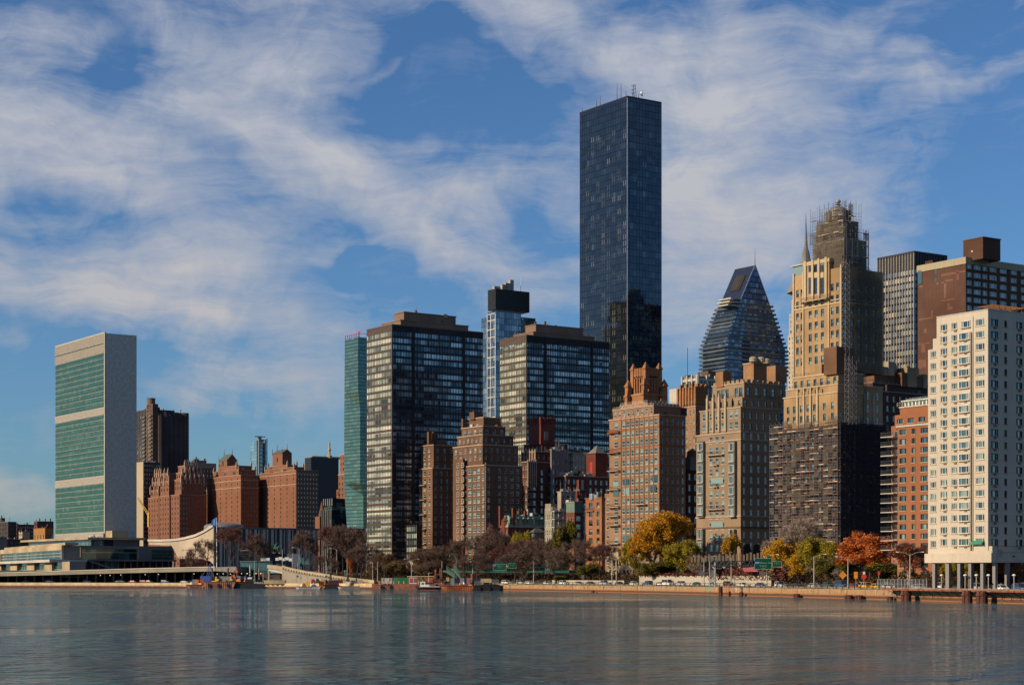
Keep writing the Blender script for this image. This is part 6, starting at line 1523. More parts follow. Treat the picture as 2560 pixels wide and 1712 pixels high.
# rusty piled walkway at the right end
root = empty('piled_walkway', shore(2236, -2.5, 0), 0, 'rusty red walkway deck on forked struts along the seawall under the white block', 'walkway')
def inv(P): return Vector(P) - root.location
m = MB(); prev = None
for k in range(24):
    px = 2236 + k * 28; q = [shore(px, -3.0, 2.75), shore(px, -.7, 2.75)]
    if prev: m.loft([[inv(prev[0]), inv(prev[1]), inv(prev[1]) + Vector((0,0,-.35)), inv(prev[0]) + Vector((0,0,-.35))], [inv(q[0]), inv(q[1]), inv(q[1]) + Vector((0,0,-.35)), inv(q[0]) + Vector((0,0,-.35))]])
    prev = q
m.build('deck', MATS['rust'], root); m = MB(); px = 2250
while px < 2860:
    B = inv(shore(px, -.7, .7)); 
    m.bar(B, B + Vector((0,-.3,.7)), .12, .12); T1 = inv(shore(px - 6, -2.6, 2.4)); T2 = inv(shore(px + 6, -2.6, 2.4)); M_ = B + Vector((0,-.3,.7)); m.bar(M_, T1, .12, .12); m.bar(M_, T2, .12, .12); px += 22
m.build('forked_struts', MATS['rust_dark'], root); m = MB()
for k in range(40):
    P = inv(shore(2240 + k * 15, -2.9, 2.75)); m.tube(P, P + Vector((0,0,.9)), .04, n=4)
m.build('handrail', MATS['rust_dark'], root)
for i, (px, w, t) in enumerate(((2007,1.3,1.0),(2138,1.5,1.0),(2164,1.5,1.0),(2242,1.1,.9),(2299,1.7,2.3),(2454,1.6,2.6),(2492,1.7,2.6),(1494,.8,.8),(1828,.9,2.6),(1867,1.0,1.1))):
    P = shore(px, -1.8 if t < 2 else -3.4); m = MB()
    for (dx, dy) in ((-.4,0),(.4,0),(0,-.5),(0,.5)): m.tube((dx*w,dy*w,-1), (dx*w*.85,dy*w*.85,t), .36*w, n=7)
    m.tube((0,0,t*.6),(0,0,t*.72),w*.82,n=10)
    o = m.build('timber_dolphin', MATS['rust_dark'], None, (P.x,P.y,0)); tag(o, ('low' if t < 2 else 'tall') + ' rusty timber pile cluster against the seawall, number %s from the left of ten' % ('one two three four five six seven eight nine ten'.split()[sorted([2007,2138,2164,2242,2299,2454,2492,1494,1828,1867]).index(px)]), 'mooring piles', 'mooring pile clusters')
# retaining walls with ivy
for (a, b_, z1, lab) in ((1598,1952,5.9,'pale stone retaining wall below the ivy, between big golden tree and gantry signs'),(1380,1560,4.2,'low stone retaining wall behind the parked cars before the orange brick block')):
    wall_run('retaining_wall', lab, 'limestone', a, b_, 33, .8, 2.0, z1)
m = MB(); rr = random.Random(8)
for k in range(5200):
    px = rr.uniform(1770, 1962) if k < 3800 else rr.uniform(1600, 1770); P = shore(px, 0); Y = ysh(px) + 32.8 + rr.uniform(-.5, 3); x = (px - HX) / FP * Y; z = rr.uniform(4.6, 8.2) if k < 3800 else rr.uniform(5.5, 6.8); s_ = rr.uniform(.15, .35)
    a = Vector((rr.uniform(-1,1), rr.uniform(-1,1), rr.uniform(-1,1))).normalized() * s_; b2 = a.orthogonal().normalized() * s_
    c_ = Vector((x, Y, z)); m.face([c_ - a, c_ - b2, c_ + a, c_ + b2])
tag(m.build('ivy_hedge', MATS['ivy']), 'dark red ivy hedge spilling over the pale retaining wall', kind='stuff')
# undergrowth along the embankment
m = MB()
for k in range(26000):
    px = rr.uniform(700, 2800); 
    if 1600 < px < 1960 and rr.random() < .8: continue
    off = rr.uniform(34, 52); Y = ysh(px) + off; x = (px - HX) / FP * Y; clump = .5 + .5 * math.sin(px * .11) * math.sin(px * .043 + 1); z = 2.9 + (off - 34) * .16 + rr.random() ** 1.4 * (1.2 + 3.2 * clump); s_ = rr.uniform(.15, .4)
    a = Vector((rr.uniform(-1,1), rr.uniform(-1,1), rr.uniform(-1,1))).normalized() * s_; b2 = a.orthogonal().normalized() * s_; c_ = Vector((x, Y, z)); m.face([c_ - a, c_ - b2, c_ + a, c_ + b2], 0)
def leafmat(name, cols, trans=.25, rough=.7):
    m, g, p = principled(name); gi = g.add('ShaderNodeNewGeometry').outputs['Random Per Island']; tc = g.add('ShaderNodeTexCoord').outputs['Object']
    n = g.noise(tc, .22, 3, .6).outputs['Fac']
    f = g.math('ADD', g.math('MULTIPLY', gi, .5), g.math('MULTIPLY', g.rng(n, .3, .7), .5))
    g.lk(g.ramp(f, [(i / (len(cols) - 1), c_) for i, c_ in enumerate(cols)]), p.inputs['Base Color'])
    p.inputs['Roughness'].default_value = rough; p.inputs['Specular IOR Level'].default_value = .2
    t = g.add('ShaderNodeBsdfTranslucent'); g.lk(p.inputs['Base Color'].links[0].from_socket, t.inputs[0]); mx = g.add('ShaderNodeMixShader'); mx.inputs[0].default_value = trans
    out = [n_ for n_ in g.n if n_.type == 'OUTPUT_MATERIAL'][0]; g.lk(p.outputs[0], mx.inputs[1]); g.lk(t.outputs[0], mx.inputs[2]); g.lk(mx.outputs[0], out.inputs[0])
leafmat('under_leaf', [(.03,.03,.012),(.05,.035,.02),(.10,.045,.02),(.06,.06,.015)])
tag(m.build('undergrowth', MATS['under_leaf']), 'dark shrubs and brambles along the embankment behind the parked cars', kind='stuff')
leafmat('leaf_gold', [(.22,.12,.01),(.5,.26,.012),(.66,.36,.015),(.7,.44,.03)]); leafmat('leaf_amber', [(.22,.11,.01),(.46,.21,.01),(.58,.28,.015),(.24,.19,.015)]); leafmat('leaf_orange', [(.30,.065,.012),(.5,.13,.02),(.60,.18,.035),(.36,.12,.05)])
leafmat('leaf_green', [(.035,.04,.008),(.07,.08,.01),(.16,.14,.012),(.26,.18,.015)]); leafmat('leaf_yellowgreen', [(.10,.10,.01),(.24,.20,.012),(.42,.31,.015),(.16,.14,.01)])

# ---- bare crowned and leafy trees
def grow(seed, h, spread, levels=5, droop=.0, lean=0.0, fork=.28, twist=.5):
    rr = random.Random(seed); segs = []; tips = []
    def br(p, d, L, r, lv):
        n = 3; q = p
        for i in range(n):
            d = (d + Vector((rr.gauss(0,.13), rr.gauss(0,.13), rr.gauss(0,.06) + .03 - droop * (lv > 1)))).normalized()
            q2 = q + d * (L / n); segs.append((q, q2, r * (1 - .28 * i / n), r * (1 - .28 * (i + 1) / n), lv)); q = q2
            if lv >= 1: tips.append((q, d, lv))
        if lv == levels: return
        k = 3 if lv < 2 else rr.choice((2, 3, 3))
        a0 = rr.uniform(0, 6.28)
        for i in range(k):
            a = a0 + 6.28 * i / k + rr.gauss(0,.3); side = d.orthogonal().normalized(); side.rotate(Matrix.Rotation(a, 3, d)) if False else None
            u = d.orthogonal().normalized(); v = d.cross(u); s_ = u * math.cos(a) + v * math.sin(a)
            ang = rr.uniform(.35, .8) * spread
            br(q, (d * math.cos(ang) + s_ * math.sin(ang)).normalized(), L * rr.uniform(.62, .82), r * .6, lv + 1)
    br(Vector((0,0,0)), Vector((lean,0,1)).normalized(), h * fork, h * .022, 0)
    zmax = max(t[0].z for t in tips); k = h / zmax
    segs = [(a * k, b * k, r0, r1, lv) for a, b, r0, r1, lv in segs]; tips = [(a * k, d, lv) for a, d, lv in tips]
    return segs, tips, rr
def make_tree(name, seed, h, spread, twig, leaf=None, nleaf=0, leafsz=.3, ntwig=9, crown_f=1.0, levels=5, droop=0, lean=0, fork=.28, bark='bark', hide=None, twl=1.5, clump=.6):
    segs, tips, rr = grow(seed, h, spread, levels, droop, lean, fork)
    root = empty(name, (0,0,0)); T_ = MB(); C_ = MB()
    for a, b, r0, r1, lv in segs:
        (T_ if lv < 3 else C_).tube(a, b, max(r0, .05), max(r1, .04), n=6 if lv < 2 else 3, cap=False)
    for p, d, lv in tips:
        for i in range(ntwig):
            v = (d * .8 + Vector((rr.gauss(0,.7), rr.gauss(0,.7), rr.gauss(0,.5) + .15))).normalized(); L = rr.uniform(.5, 1.0) * twl; w = v.orthogonal().normalized(); w.rotate(Matrix.Rotation(rr.uniform(0,6.28), 3, v)); w *= rr.uniform(.025, .05)
            q = p + v * L; C_.face([p - w, p + w, q + w * .4, q - w * .4])
            if rr.random() < .7:
                v2 = (v + Vector((rr.gauss(0,.6), rr.gauss(0,.6), rr.gauss(0,.5)))).normalized(); q0 = p + v * L * .5; q2 = q0 + v2 * L * .7; C_.face([q0 - w * .7, q0 + w * .7, q2 + w * .3, q2 - w * .3])
    T_.build('trunk', MATS[bark], root)
    if leaf:
        L_ = MB(); pool = [t for t in tips if (hide is None or hide(t[0] / h))]
        cl = [p for p, d, lv in pool if rr.random() < clump]
        for i in range(nleaf):
            c_ = rr.choice(cl) + Vector((rr.gauss(0,1), rr.gauss(0,1), rr.gauss(0,.8))) * (h * .042)
            s_ = rr.uniform(.6, 1.2) * leafsz; a = Vector((rr.gauss(0,1), rr.gauss(0,1), rr.gauss(0,.7))).normalized(); b = a.orthogonal().normalized(); b.rotate(Matrix.Rotation(rr.uniform(0,6.28), 3, a))
            L_.face([c_ - a * s_, c_ - b * s_ * .6, c_ + a * s_, c_ + b * s_ * .6])
        C_.build('branches', MATS[twig], root); L_.build('crown', MATS[leaf], root)
    else: C_.build('crown', MATS[twig], root)
    return root, h
PROTO = {}
def proto(key, *a, **k): PROTO[key] = make_tree(*a, **k) + (False,)
proto('bare1', 'bare_tree', 1, 15, 1.0, 'twig', ntwig=8, fork=.2)
proto('bare2', 'bare_tree', 2, 15, 1.15, 'twig', ntwig=8, fork=.17)
proto('bare3', 'bare_tree', 3, 15, .9, 'twig_red', ntwig=7)
proto('bare4', 'bare_tree', 9, 15, 1.25, 'twig', ntwig=8, fork=.18, lean=.3, bark='bark_dark')
proto('pale', 'bare_tree', 5, 15, .75, 'twig_pale', ntwig=9)
proto('small', 'bare_tree', 6, 6, 1.0, 'twig_pale', ntwig=6, levels=3, twl=.8)
proto('amber', 'autumn_tree', 7, 22, 1.0, 'twig', 'leaf_amber', 24000, .36, ntwig=5, fork=.11, clump=.55)
proto('gold', 'autumn_tree', 8, 15, 1.0, 'twig', 'leaf_gold', 15000, .34, ntwig=4, fork=.18)
proto('gold2', 'autumn_tree', 12, 15, 1.1, 'twig', 'leaf_yellowgreen', 14000, .32, ntwig=4, fork=.18)
proto('orange', 'autumn_tree', 10, 15, 1.15, 'twig_red', 'leaf_orange', 15000, .34, ntwig=6, fork=.18)
proto('orange2', 'autumn_tree', 14, 12, 1.0, 'twig_red', 'leaf_orange', 2600, .26, ntwig=12, fork=.2)
proto('ginkgo', 'autumn_tree', 11, 12, .7, 'twig', 'leaf_gold', 8000, .28, ntwig=3)
proto('green', 'leafy_tree', 13, 12, 1.0, 'twig', 'leaf_green', 15000, .32, ntwig=3, fork=.14)
proto('thin', 'autumn_tree', 15, 12, 1.0, 'twig', 'leaf_amber', 2300, .26, ntwig=12, fork=.2)
proto('thingreen', 'autumn_tree', 16, 12, 1.0, 'twig', 'leaf_yellowgreen', 4200, .26, ntwig=12, fork=.2)
proto('cone', 'autumn_tree', 17, 9, .3, 'twig_red', 'leaf_orange', 5000, .22, ntwig=3)
def width_of(key):
    r, h, u = PROTO[key]; xs = [v.co.x for c_ in r.children for v in c_.data.vertices]; return max(xs) - min(xs)
PW = {k: width_of(k) for k in PROTO}
def tree(key, px, pytop, wpx, off, label, zb=None, rz=None, group=None):
    r, h, used = PROTO[key]
    o = r if not used else copy_tree(r); PROTO[key] = (r, h, True)
    Y = ysh(px) + off
    pr = gprof(px); z = interp(pr, off) - .2 if zb is None else zb
    H = EYE + (HY - pytop) / FP * Y - z; sz = H / h; sx = (wpx / FP * Y) / PW[key] * (1.32 if 'bare' in r.name else 1.25) if wpx else sz
    o.location = ((px - HX) / FP * Y, Y, z); o.scale = (sx, sx, sz); o.rotation_euler = (0, 0, rz if rz is not None else random.uniform(0, 6.28))
    tag(o, label, 'tree', group)
BG = 'bare trees along the embankment'
L_ = [('bare4',512,1352,70,40,'bare tree leaning left before the curved pale hall wall'),('bare3',573,1322,84,45,'tall reddish bare tree right of the hall wall corner'),('bare1',645,1338,50,48,'bare tree before the striped hall facade, left of the statue'),
 ('bare2',664,1362,40,60,'small bare tree a little left of the green statue'),('bare1',762,1328,66,60,'tall bare tree right of the curved-top street lamp'),('bare3',815,1318,76,70,'tallest reddish bare tree before the black glass block'),
 ('bare2',858,1316,80,75,'tall bare tree below the folded green tower'),('bare4',893,1325,90,60,'dark bare tree at the left foot of the ribbon slab'),('bare1',905,1362,90,36,'low round bare tree left of the amber bushes, by the slab foot'),
 ('bare2',800,1390,60,30,'low bare shrub-like tree above the ramp wall'),
 ('bare2',1062,1372,95,44,'low spreading bare tree before the glazed annex'),('bare1',1105,1366,100,46,'round bare tree before the left brown brick wing'),('bare4',1158,1352,100,50,'leaning dark bare tree before the brown brick bays'),
 ('bare2',1205,1340,100,55,'broad bare tree over the left highway sign'),('bare1',1252,1326,95,58,'highest bare tree of the row, before the green mansard'),('bare3',1302,1352,100,52,'bare tree over the right highway sign'),
 ('bare2',1350,1350,110,52,'wide bare tree left of the orange brick block'),('bare1',1392,1340,80,60,'bare tree at the foot of the pale balconied building'),('bare4',1445,1352,100,42,'bare tree before the left edge of the orange brick block'),
 ('bare3',1500,1362,80,42,'thin bare tree between the orange brick block and brown block'),('bare1',1240,1405,80,36,'low pale bare thicket below the left highway sign'),('bare2',1190,1385,90,27,'bare tree in front of the footbridge left part'),('bare1',1290,1378,95,27,'bare tree in front of the footbridge below the smaller sign'),('bare4',1365,1376,85,27,'bare tree in front of the footbridge right end'),('bare2',1310,1402,70,34,'low bare bush right of the green footbridge'),
 ('pale',1990,1300,110,58,'tall pale bare tree before the scaffolding'),('pale',2010,1318,100,50,'pale bare tree behind the yellow crown'),('pale',1925,1350,50,52,'thin pale bare tree behind the gantry signs'),
 ('small',1735,1408,45,36,'small bare tree below the orange bush by the diamond sign'),('small',1938,1428,45,34,'small pale bare tree just right of the gantry signs'),('small',2092,1424,36,30,'tiny windswept bare tree beside the orange diamond sign'),
 ('bare3',2312,1362,60,48,'bare tree at the corner of the orange brick apartment block'),('bare1',1075,1400,60,34,'low bare bush left of the green stairs'),('bare2',960,1392,80,38,'low bare tree among amber bushes by the slab foot')]
for t in L_: tree(*t, group=BG)
A_ = [('amber',1654,1286,132,46,'big golden amber tree, largest of the bank'),('gold2',1692,1352,100,40,'green-yellow lower crown on the right flank of the big golden tree'),('amber',1632,1330,120,41,'amber tree with low boughs merging into the left of the big golden tree'),('gold2',1598,1350,75,40,'yellow-green tree on the left flank of the big golden tree'),('thin',1730,1388,46,40,'small orange-leaved tree right of the big golden tree'),
 ('ginkgo',1832,1336,50,56,'small pointed golden tree before the tan brick block'),('gold',1962,1350,95,44,'bright yellow tree right of the gantry signs'),('gold2',2060,1346,100,44,'yellow-green tree between the yellow tree and the red tree'),
 ('gold',1995,1385,60,36,'low yellow tree under the pale bare branches'),('orange',2172,1334,185,44,'large red-orange tree left of the orange brick block'),('orange2',2262,1362,85,40,'sparse red-leaved tree before the balconies'),
 ('green',1415,1302,58,60,'green-yellow tree on the terrace of the pale balconied building'),('cone',1222,1322,26,62,'small pointed orange tree before the dark brick corner'),('gold2',1298,1332,60,64,'yellow tree behind the bare branches below the green mansard'),
 ('thingreen',1395,1372,75,40,'thin yellow-leaved tree with forked dark trunk beside the green bush'),('thin',960,1384,60,36,'thin amber bush-tree at the foot of the ribbon slab'),('thin',1042,1382,56,36,'thin orange tree right of the amber bush-tree'),
 ('thingreen',1055,1410,60,33,'low yellow-green bush behind the moored containers'),('thingreen',985,1402,60,33,'low yellow bush left of the white container'),('cone',876,1398,20,34,'rust-red cone-shaped shrub beside the tall lamp post'),
 ('thin',925,1412,30,33,'little orange shrub left of the ribbon slab'),('gold2',2420,1400,70,36,'yellow tree seen between the columns, left'),('gold',2478,1402,60,38,'yellow tree seen between the middle columns'),('orange2',2530,1402,50,34,'orange tree seen between the right columns'),('gold2',2376,1404,40,36,'yellow tree behind the leftmost columns')]
for t in A_: tree(*t, group='autumn trees along the embankment')
tree('green',1405,1436,42,33,'low bright green bush beside the forked dark trunk'); tree('green',2200,1408,110,38,'dark evergreen bush mass under the red-leaved tree'); tree('green',2070,1398,90,40,'dark green bush under the yellow-green tree'); tree('green',2130,1400,60,44,'dark green shrub between the yellow-green and red trees'); tree('green',1480,1408,60,38,'dark shrub at the foot of the orange brick block'); tree('green',1665,1400,110,40,'dark shrub mass at the foot of the big golden tree')
# ================================================================== ASSEMBLY HALL, LIBRARY, DECK, RAMP
masonry('hall_stone', (.66,.54,.42), var=.12, stain=.45); masonry('hall_grey', (.24,.235,.23), var=.12); masonry('cast_concrete', (.42,.37,.30), var=.15, stain=.4)
plain('sign_letters', (.30,.52,.42), .5)
plain('sign_blue_dark', (.01,.025,.07), .6)
curtain('hall_stripe', 2.6, 90.0, [(0,(.03,.045,.06)),(.5,(.05,.07,.09)),(.52,(.17,.18,.19)),(1,(.22,.23,.23))], metal=.1, rough=.3, vline=.06, linec=(.02,.02,.03))
curtain('library_glass', 3.4, 5.2, [(0,(.01,.03,.03)),(.6,(.02,.07,.065)),(1,(.10,.2,.18))], line=.05, linec=(.4,.45,.4), metal=.3, rough=.08)
def hall():
    b = Bldg('assembly_hall', 'assembly hall with swooping pale stone end wall, striped long side and shallow grey dome', 'M', 430, 1000, gz=9, cat='building')
    S = lambda px, py: (b.sa('S', px, 0), py)
    prof = [(372,1353,1361),(400,1353.5,1362),(429,1352.5,1363),(446,1351,1396),(465,1347.5,1396),(490,1341,1396),(510,1332,1398),(525,1323,1402),(535.3,1316,1412)]
    w = MB(); rim = MB(); prev = None
    for px, t, bt in prof:
        y = b.sa('S', px, 0); q = ((0, y, b.z('S', bt, 0, y)), (0, y, b.z('S', t, 0, y)))
        if prev:
            w.loft([[prev[0], prev[1], (1.2, prev[1][1], prev[1][2]), (1.2, prev[0][1], prev[0][2])], [q[0], q[1], (1.2, q[1][1], q[1][2]), (1.2, q[0][1], q[0][2])]])
            rim.loft([[(-.8, prev[1][1], prev[1][2] + .02), (-.8, prev[1][1], prev[1][2] + 1.3), (2.4, prev[1][1], prev[1][2] + 1.3), (2.4, prev[1][1], prev[1][2] + .02)], [(-.8, q[1][1], q[1][2] + .02), (-.8, q[1][1], q[1][2] + 1.3), (2.4, q[1][1], q[1][2] + 1.3), (2.4, q[1][1], q[1][2] + .02)]])
        prev = q
    w.build('end_wall', MATS['hall_stone'], b.root); rim.build('wall_rim', MATS['trim_white'], b.root)
    m = MB()
    for k in range(6): y = b.sa('S', 455 + k * 4.1, 0); m.box(-.08, -.003, y - .3, y + .3, b.z('S', 1374.5), b.z('S', 1371))
    m.build('slit_windows', MATS['granite_dark'], b.root)['kind'] = 'stuff' if False else 'part'
    for k in range(10): y = b.sa('S', 448 + k * 4.0, 0); m2 = MB(); m2.box(-.1, -.003, y - .38, y + .38, b.z('S', 1395), b.z('S', 1388)); m2.build('slit_window', MATS['granite_dark'], b.root)
    x1 = b.sb('S', 796, 0); zt0 = b.z('S', 1316.5); 
    f = MB(); f.face([(.3,-.02,0),(x1,-.02,0),(x1,-.02,zt0 - 1),(.3,-.02,zt0 - 1)]); f.face([(x1,0,0),(x1,60,0),(x1,60,zt0-1),(x1,0,zt0-1)]); f.build('striped_facade', MATS['hall_stripe'], b.root)
    e = b.mb('facade_frame', 'hall_grey'); e.box(-.3, 1.4, -.5, .5, 0, zt0); e.box(1.4, x1 + .4, -.5, 3, zt0 - .99, zt0)
    fn = b.mb('facade_fins', 'marble_panel'); k = 3.2
    i = 0
    while k < x1: fn.box(k, k + (.5 if i % 2 else 1.4), -.4, -.025, 0, zt0 - 1.01); k += 2.6; i += 1
    rf = MB(); rf.face([(0,0,zt0-.3),(x1,0,zt0-.3),(x1,50,zt0-9),(0,50,zt0-9)]); rf.build('sloping_roof', MATS['dome_lead'], b.root)
    # dome
    xc_ = (b.sb('M', 540, 30)); P = b.world(xc_, 30); zd = b.z('M', 160, xc_, 30); zp = b.z('M', 116, xc_, 30); r_ = (445 / 4.51 / 2) / FP * P.y
    m = MB(); m.lathe(xc_, 30, [(r_ * 1.02, zd - 8), (r_, zd)] + [(r_ * math.cos(a), zd + (zp - zd) * math.sin(a)) for a in (.2,.4,.6,.8,1.0,1.2,1.4,1.56)], 40); o = m.build('dome', MATS['dome_lead'], b.root, smooth=True)
    m = MB(); m.loft([[(xc_ - r_ * 1.02, 30 - 3, zd - 9), (xc_ - r_ * .6, 30 - 3, zd + .5), (xc_ - r_*.6, 34, zd + .5), (xc_ - r_ * 1.02, 34, zd - 9)], [(xc_ - r_ * 1.0, 22, zd - 9), (xc_ - r_*.6, 22, zd + 1), (xc_ - r_*.6, 22.5, zd + 1), (xc_ - r_, 22.5, zd - 9)]]); m.build('dome_shoulder', MATS['hall_stone'], b.root)
    b.done()
hall()
ga2 = R(24.5)
b = Bldg('library_block', 'low pale-framed library block with long green glass front over garage bays, lower left', 'L', 705, 985, gz=7, ga=ga2)
x0, x1, y0, y1 = 0, b.sb('L', 898), 0, b.sa('L', 14)
zt, zb_ = b.z('L', 376), b.z('L', 530)
b.mb('wall', 'hall_grey').box(x0 + .6, x1, y0, y1, zb_, zt); b.mb('roof_fascia', 'cast_concrete').box(-.5, x1, -.4, y1 + 1, zt - 1.5, zt + .3) if False else None
f = b.mb('front_frame', 'beige_slab'); f.box(-.6, .59, -.3, .6, zb_, zt + .3); f.box(-.6, .59, y1 - .6, y1 + .3, zb_, zt + .3); f.box(-.6, .59, .6, y1 - .6, zt - 2.3, zt + .3); f.box(1, 8, -2.0, y1 * .97, zt + .3, zt + 1.6)
b.mb('glass_wall', 'library_glass').box(.2, .58, .6, y1 - .6, zb_ + .4, zt - 2.3)
g2 = b.mb('glazing_bars', 'trim_white')
for fz in (.33, .66): g2.box(.05, .19, .6, y1 - .6, zb_ + (zt - 2.3 - zb_) * fz, zb_ + (zt - 2.3 - zb_) * fz + .18)
for fy in (.02,.1,.2,.3,.5,.56,.72): g2.box(.05, .19, y1 * (1 - fy), y1 * (1 - fy) + .15, zb_ + .4, zt - 2.3)
zc0, zc1 = b.z('L', 562, -8, 0), b.z('L', 532, -8, 0); x2 = b.sb('L', 980, -6)
b.mb('canopy', 'trim_white').box(-8, x2, -6, y1 + 40, zc0, zc1)
for i, (p, q, mt) in enumerate(((785,700,'beige_slab'),(700,585,0),(585,500,'beige_slab'),(500,385,0),(385,302,'beige_slab'),(302,192,0),(192,112,'beige_slab'),(112,14,0),(14,-60,'beige_slab'))):
    ya, yb = b.sa('L', p, -5), b.sa('L', q, -5); m = MB()
    if mt: m.box(-5, 2, ya, yb, -2, zc0 - .01); m.build('pier', MATS[mt], b.root)
    else: m.box(-3.5, 2, ya, yb, -2, zc0 - .01); m.build('garage_bay', MATS['library_glass'], b.root); m = MB(); m.box(-3.7, -3.51, ya, yb, (zc0 - 2) * .5, (zc0 - 2) * .5 + .2); m.build('bay_rail', MATS['trim_white'], b.root)
ya = b.sa('L', 785, -5); xr = b.sb('L', 900, ya); m = MB(); m.box(2.01, max(3.0, xr), ya, 10, -2, zc0 - .01); m.box(-4.9, 2, ya - .01, ya + .1, -2, zc0 - .02); m.build('side_wall', MATS['hall_grey'], b.root)  # side wall turned from the sun, its shade put into the grey
st = MB(); s0 = b.sb('L', 982, -4)
st.bar((s0, -4, zc1 - .3), (s0 + 26, -4, zc1 - 9), 1.2, .8); st.build('outdoor_stair', MATS['hall_grey'], b.root)
b.done()
b = Bldg('conference_block', 'long low grey stone conference block with wide dark glass wall below the slab tower', 'L', 890, 1060, gz=7)
x1 = b.sb('L', 1965); zt, zm, zb2 = b.z('L', 374), b.z('L', 530), b.z('L', 640)
b.mb('wall', 'hall_grey').box(0, x1, 0, 40, zm, zt)
m = MB(); m.box(b.sb('L', 912), b.sb('L', 1535), -.3, -.01, b.z('L', 530), b.z('L', 412)); m.build('glass_wall', MATS['library_glass'], b.root)
m = MB(); m.box(b.sb('L', 1712), b.sb('L', 1938), -.3, -.01, b.z('L', 530), b.z('L', 415)); m.build('glass_wall', MATS['teal_glass_wall'], b.root)
fm = b.mb('glass_frame', 'cast_concrete'); a_, c_ = b.sb('L', 900), b.sb('L', 1545); fm.box(a_, a_ + .8, -1, -.31, zm, zt - 1); fm.box(c_, c_ + .8, -1, -.31, zm, zt - 1); fm.box(a_ + .8, c_, -1, -.31, b.z('L', 408), b.z('L', 396))
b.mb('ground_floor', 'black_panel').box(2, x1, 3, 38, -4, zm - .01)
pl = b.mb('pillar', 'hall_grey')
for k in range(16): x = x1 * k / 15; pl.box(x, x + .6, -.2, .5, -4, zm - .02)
m = MB(); m.box(b.sb('L', 1210), b.sb('L', 1345), 2.4, 2.98, -2, zm - .5); m.build('glazing', MATS['glass_turq'], b.root)
b.mb('floor_band', 'hall_grey').box(-1, x1 + 1, -1.2, -.01, zm - 1, zm + .001)
b.done()
b = Bldg('roof_pavilion_block', 'upper glazed storey with thin pale roof slab running left above the conference block', 'L', 1025, 1110, gz=9)
x1 = b.sb('L', 1575); y1 = b.sa('L', 325); zt, z0 = b.z('L', 306), b.z('L', 372)
b.mb('glass_wall', 'blue_glass_wall').box(.1, 8, 0.1, y1, z0 - 6, zt); b.mb('side_wall', 'hall_grey').box(b.sb('L', 1278), x1, 0, 30, z0 - 6, zt); b.mb('recess', 'granite_dark').box(8.01, b.sb('L', 1278) - .01, .5, 30, z0 - 6, zt)
b.mb('roof_slab', 'beige_slab').box(-3, x1 + 3, -3, b.sa('L', 280), zt + .001, zt + 1.3)
e = (0, x1, 0, y1 * .6, 0, zt + 2.0); b.clutter(e, 9, 130, ('trim_white','white_paint','steel'), 2); p = b.sb('L', 1235); q = b.sb('L', 1415)
m = MB(); m.box(0, q - p, -4, 6, 0, b.z('L', 216) - b.z('L', 292)); m.build('roof_house', MATS['beige_slab'], b.root, (p, 0, zt + 1.3)); b.done()
# deck over the river drive
def deck():
    root = empty('esplanade_deck', (0,0,0), 0, 'long concrete esplanade deck over the dark river drive, lower left', 'deck'); pts = [(-300,1438,1446),(0,1432.5,1439.5),(170,1427.5,1435.5),(350,1422,1431),(520,1418,1427.5),(537,1417.5,1427)]
    m = MB(); c = MB(); prev = None
    for px, t, bt in pts:
        Y = ysh(px) + 9; X = (px - HX) / FP * Y; zt = EYE + (HY - t) / FP * Y; zb_ = EYE + (HY - bt) / FP * Y; q = [(X,Y,zb_),(X,Y,zt),(X * 1.045,Y + 42,zt),(X * 1.045,Y + 42,zb_)]; k = [(X,Y - .3,zt + .01),(X,Y - .3,zt + .45),(X,Y + .6,zt + .45),(X,Y + .6,zt + .01)]
        if prev: m.loft([prev[0], q]); c.loft([prev[1], k])
        prev = (q, k)
    m.build('deck_slab', MATS['cast_concrete'], root); c.build('deck_coping', MATS['trim_white'], root)
    m = MB(); prev = None
    for px, t, bt in ((538,1417.5,1427),(556,1416.5,1427.5),(575,1416,1429),(590,1415.5,1431)):
        Y = ysh(px) + 9; X = (px - HX) / FP * Y; q = [(X,Y,EYE + (HY - bt) / FP * Y),(X,Y,EYE + (HY - t) / FP * Y),(X,Y + 40,EYE + (HY - t) / FP * Y),(X,Y + 40,EYE + (HY - bt) / FP * Y)]
        if prev: m.loft([prev, q])
        prev = q
    m.build('deck_bend', MATS['shade_stone'], root)  # same deck past the sunlit edge, its shade put into the colour
    m = MB(); px = -250; prev = None
    while px <= 690:
        Y = ysh(px) + 43; q = ((px - HX) / FP * Y, Y)
        if prev: m.face([(prev[0], prev[1], 2.3), (q[0], q[1], 2.3), (q[0], q[1], 7.6), (prev[0], prev[1], 7.6)])
        prev = q; px += 40
    m.build('tunnel_back_wall', MATS['granite_dark'], root)
    for k in range(40):
        px = -200 + k * 22; Y = ysh(px) + 20; m = MB(); m.box(-.35,.35,-.35,.35,0, 4.3 if px < 200 else 5.2); m.build('deck_column', MATS['shade_stone'], root, ((px - HX) / FP * Y, Y, 2.3))
    for px, py in ((251,1437.5),(275,1437.5),(302,1436.5),(363,1435.5),(396,1435),(485,1434),(543,1434),(558,1433.5),(576,1434),(604,1433),(618,1433),(640,1433),(652,1433)):
        Y = ysh(px) + 15; P = pt(px, py, Y); m = MB(); m.lathe(0,0,[(.08,.25),(.2,.12),(.2,-.12),(.08,-.2)],8); m.build('tunnel_lamp', MATS['lamp_glow'], root, P)
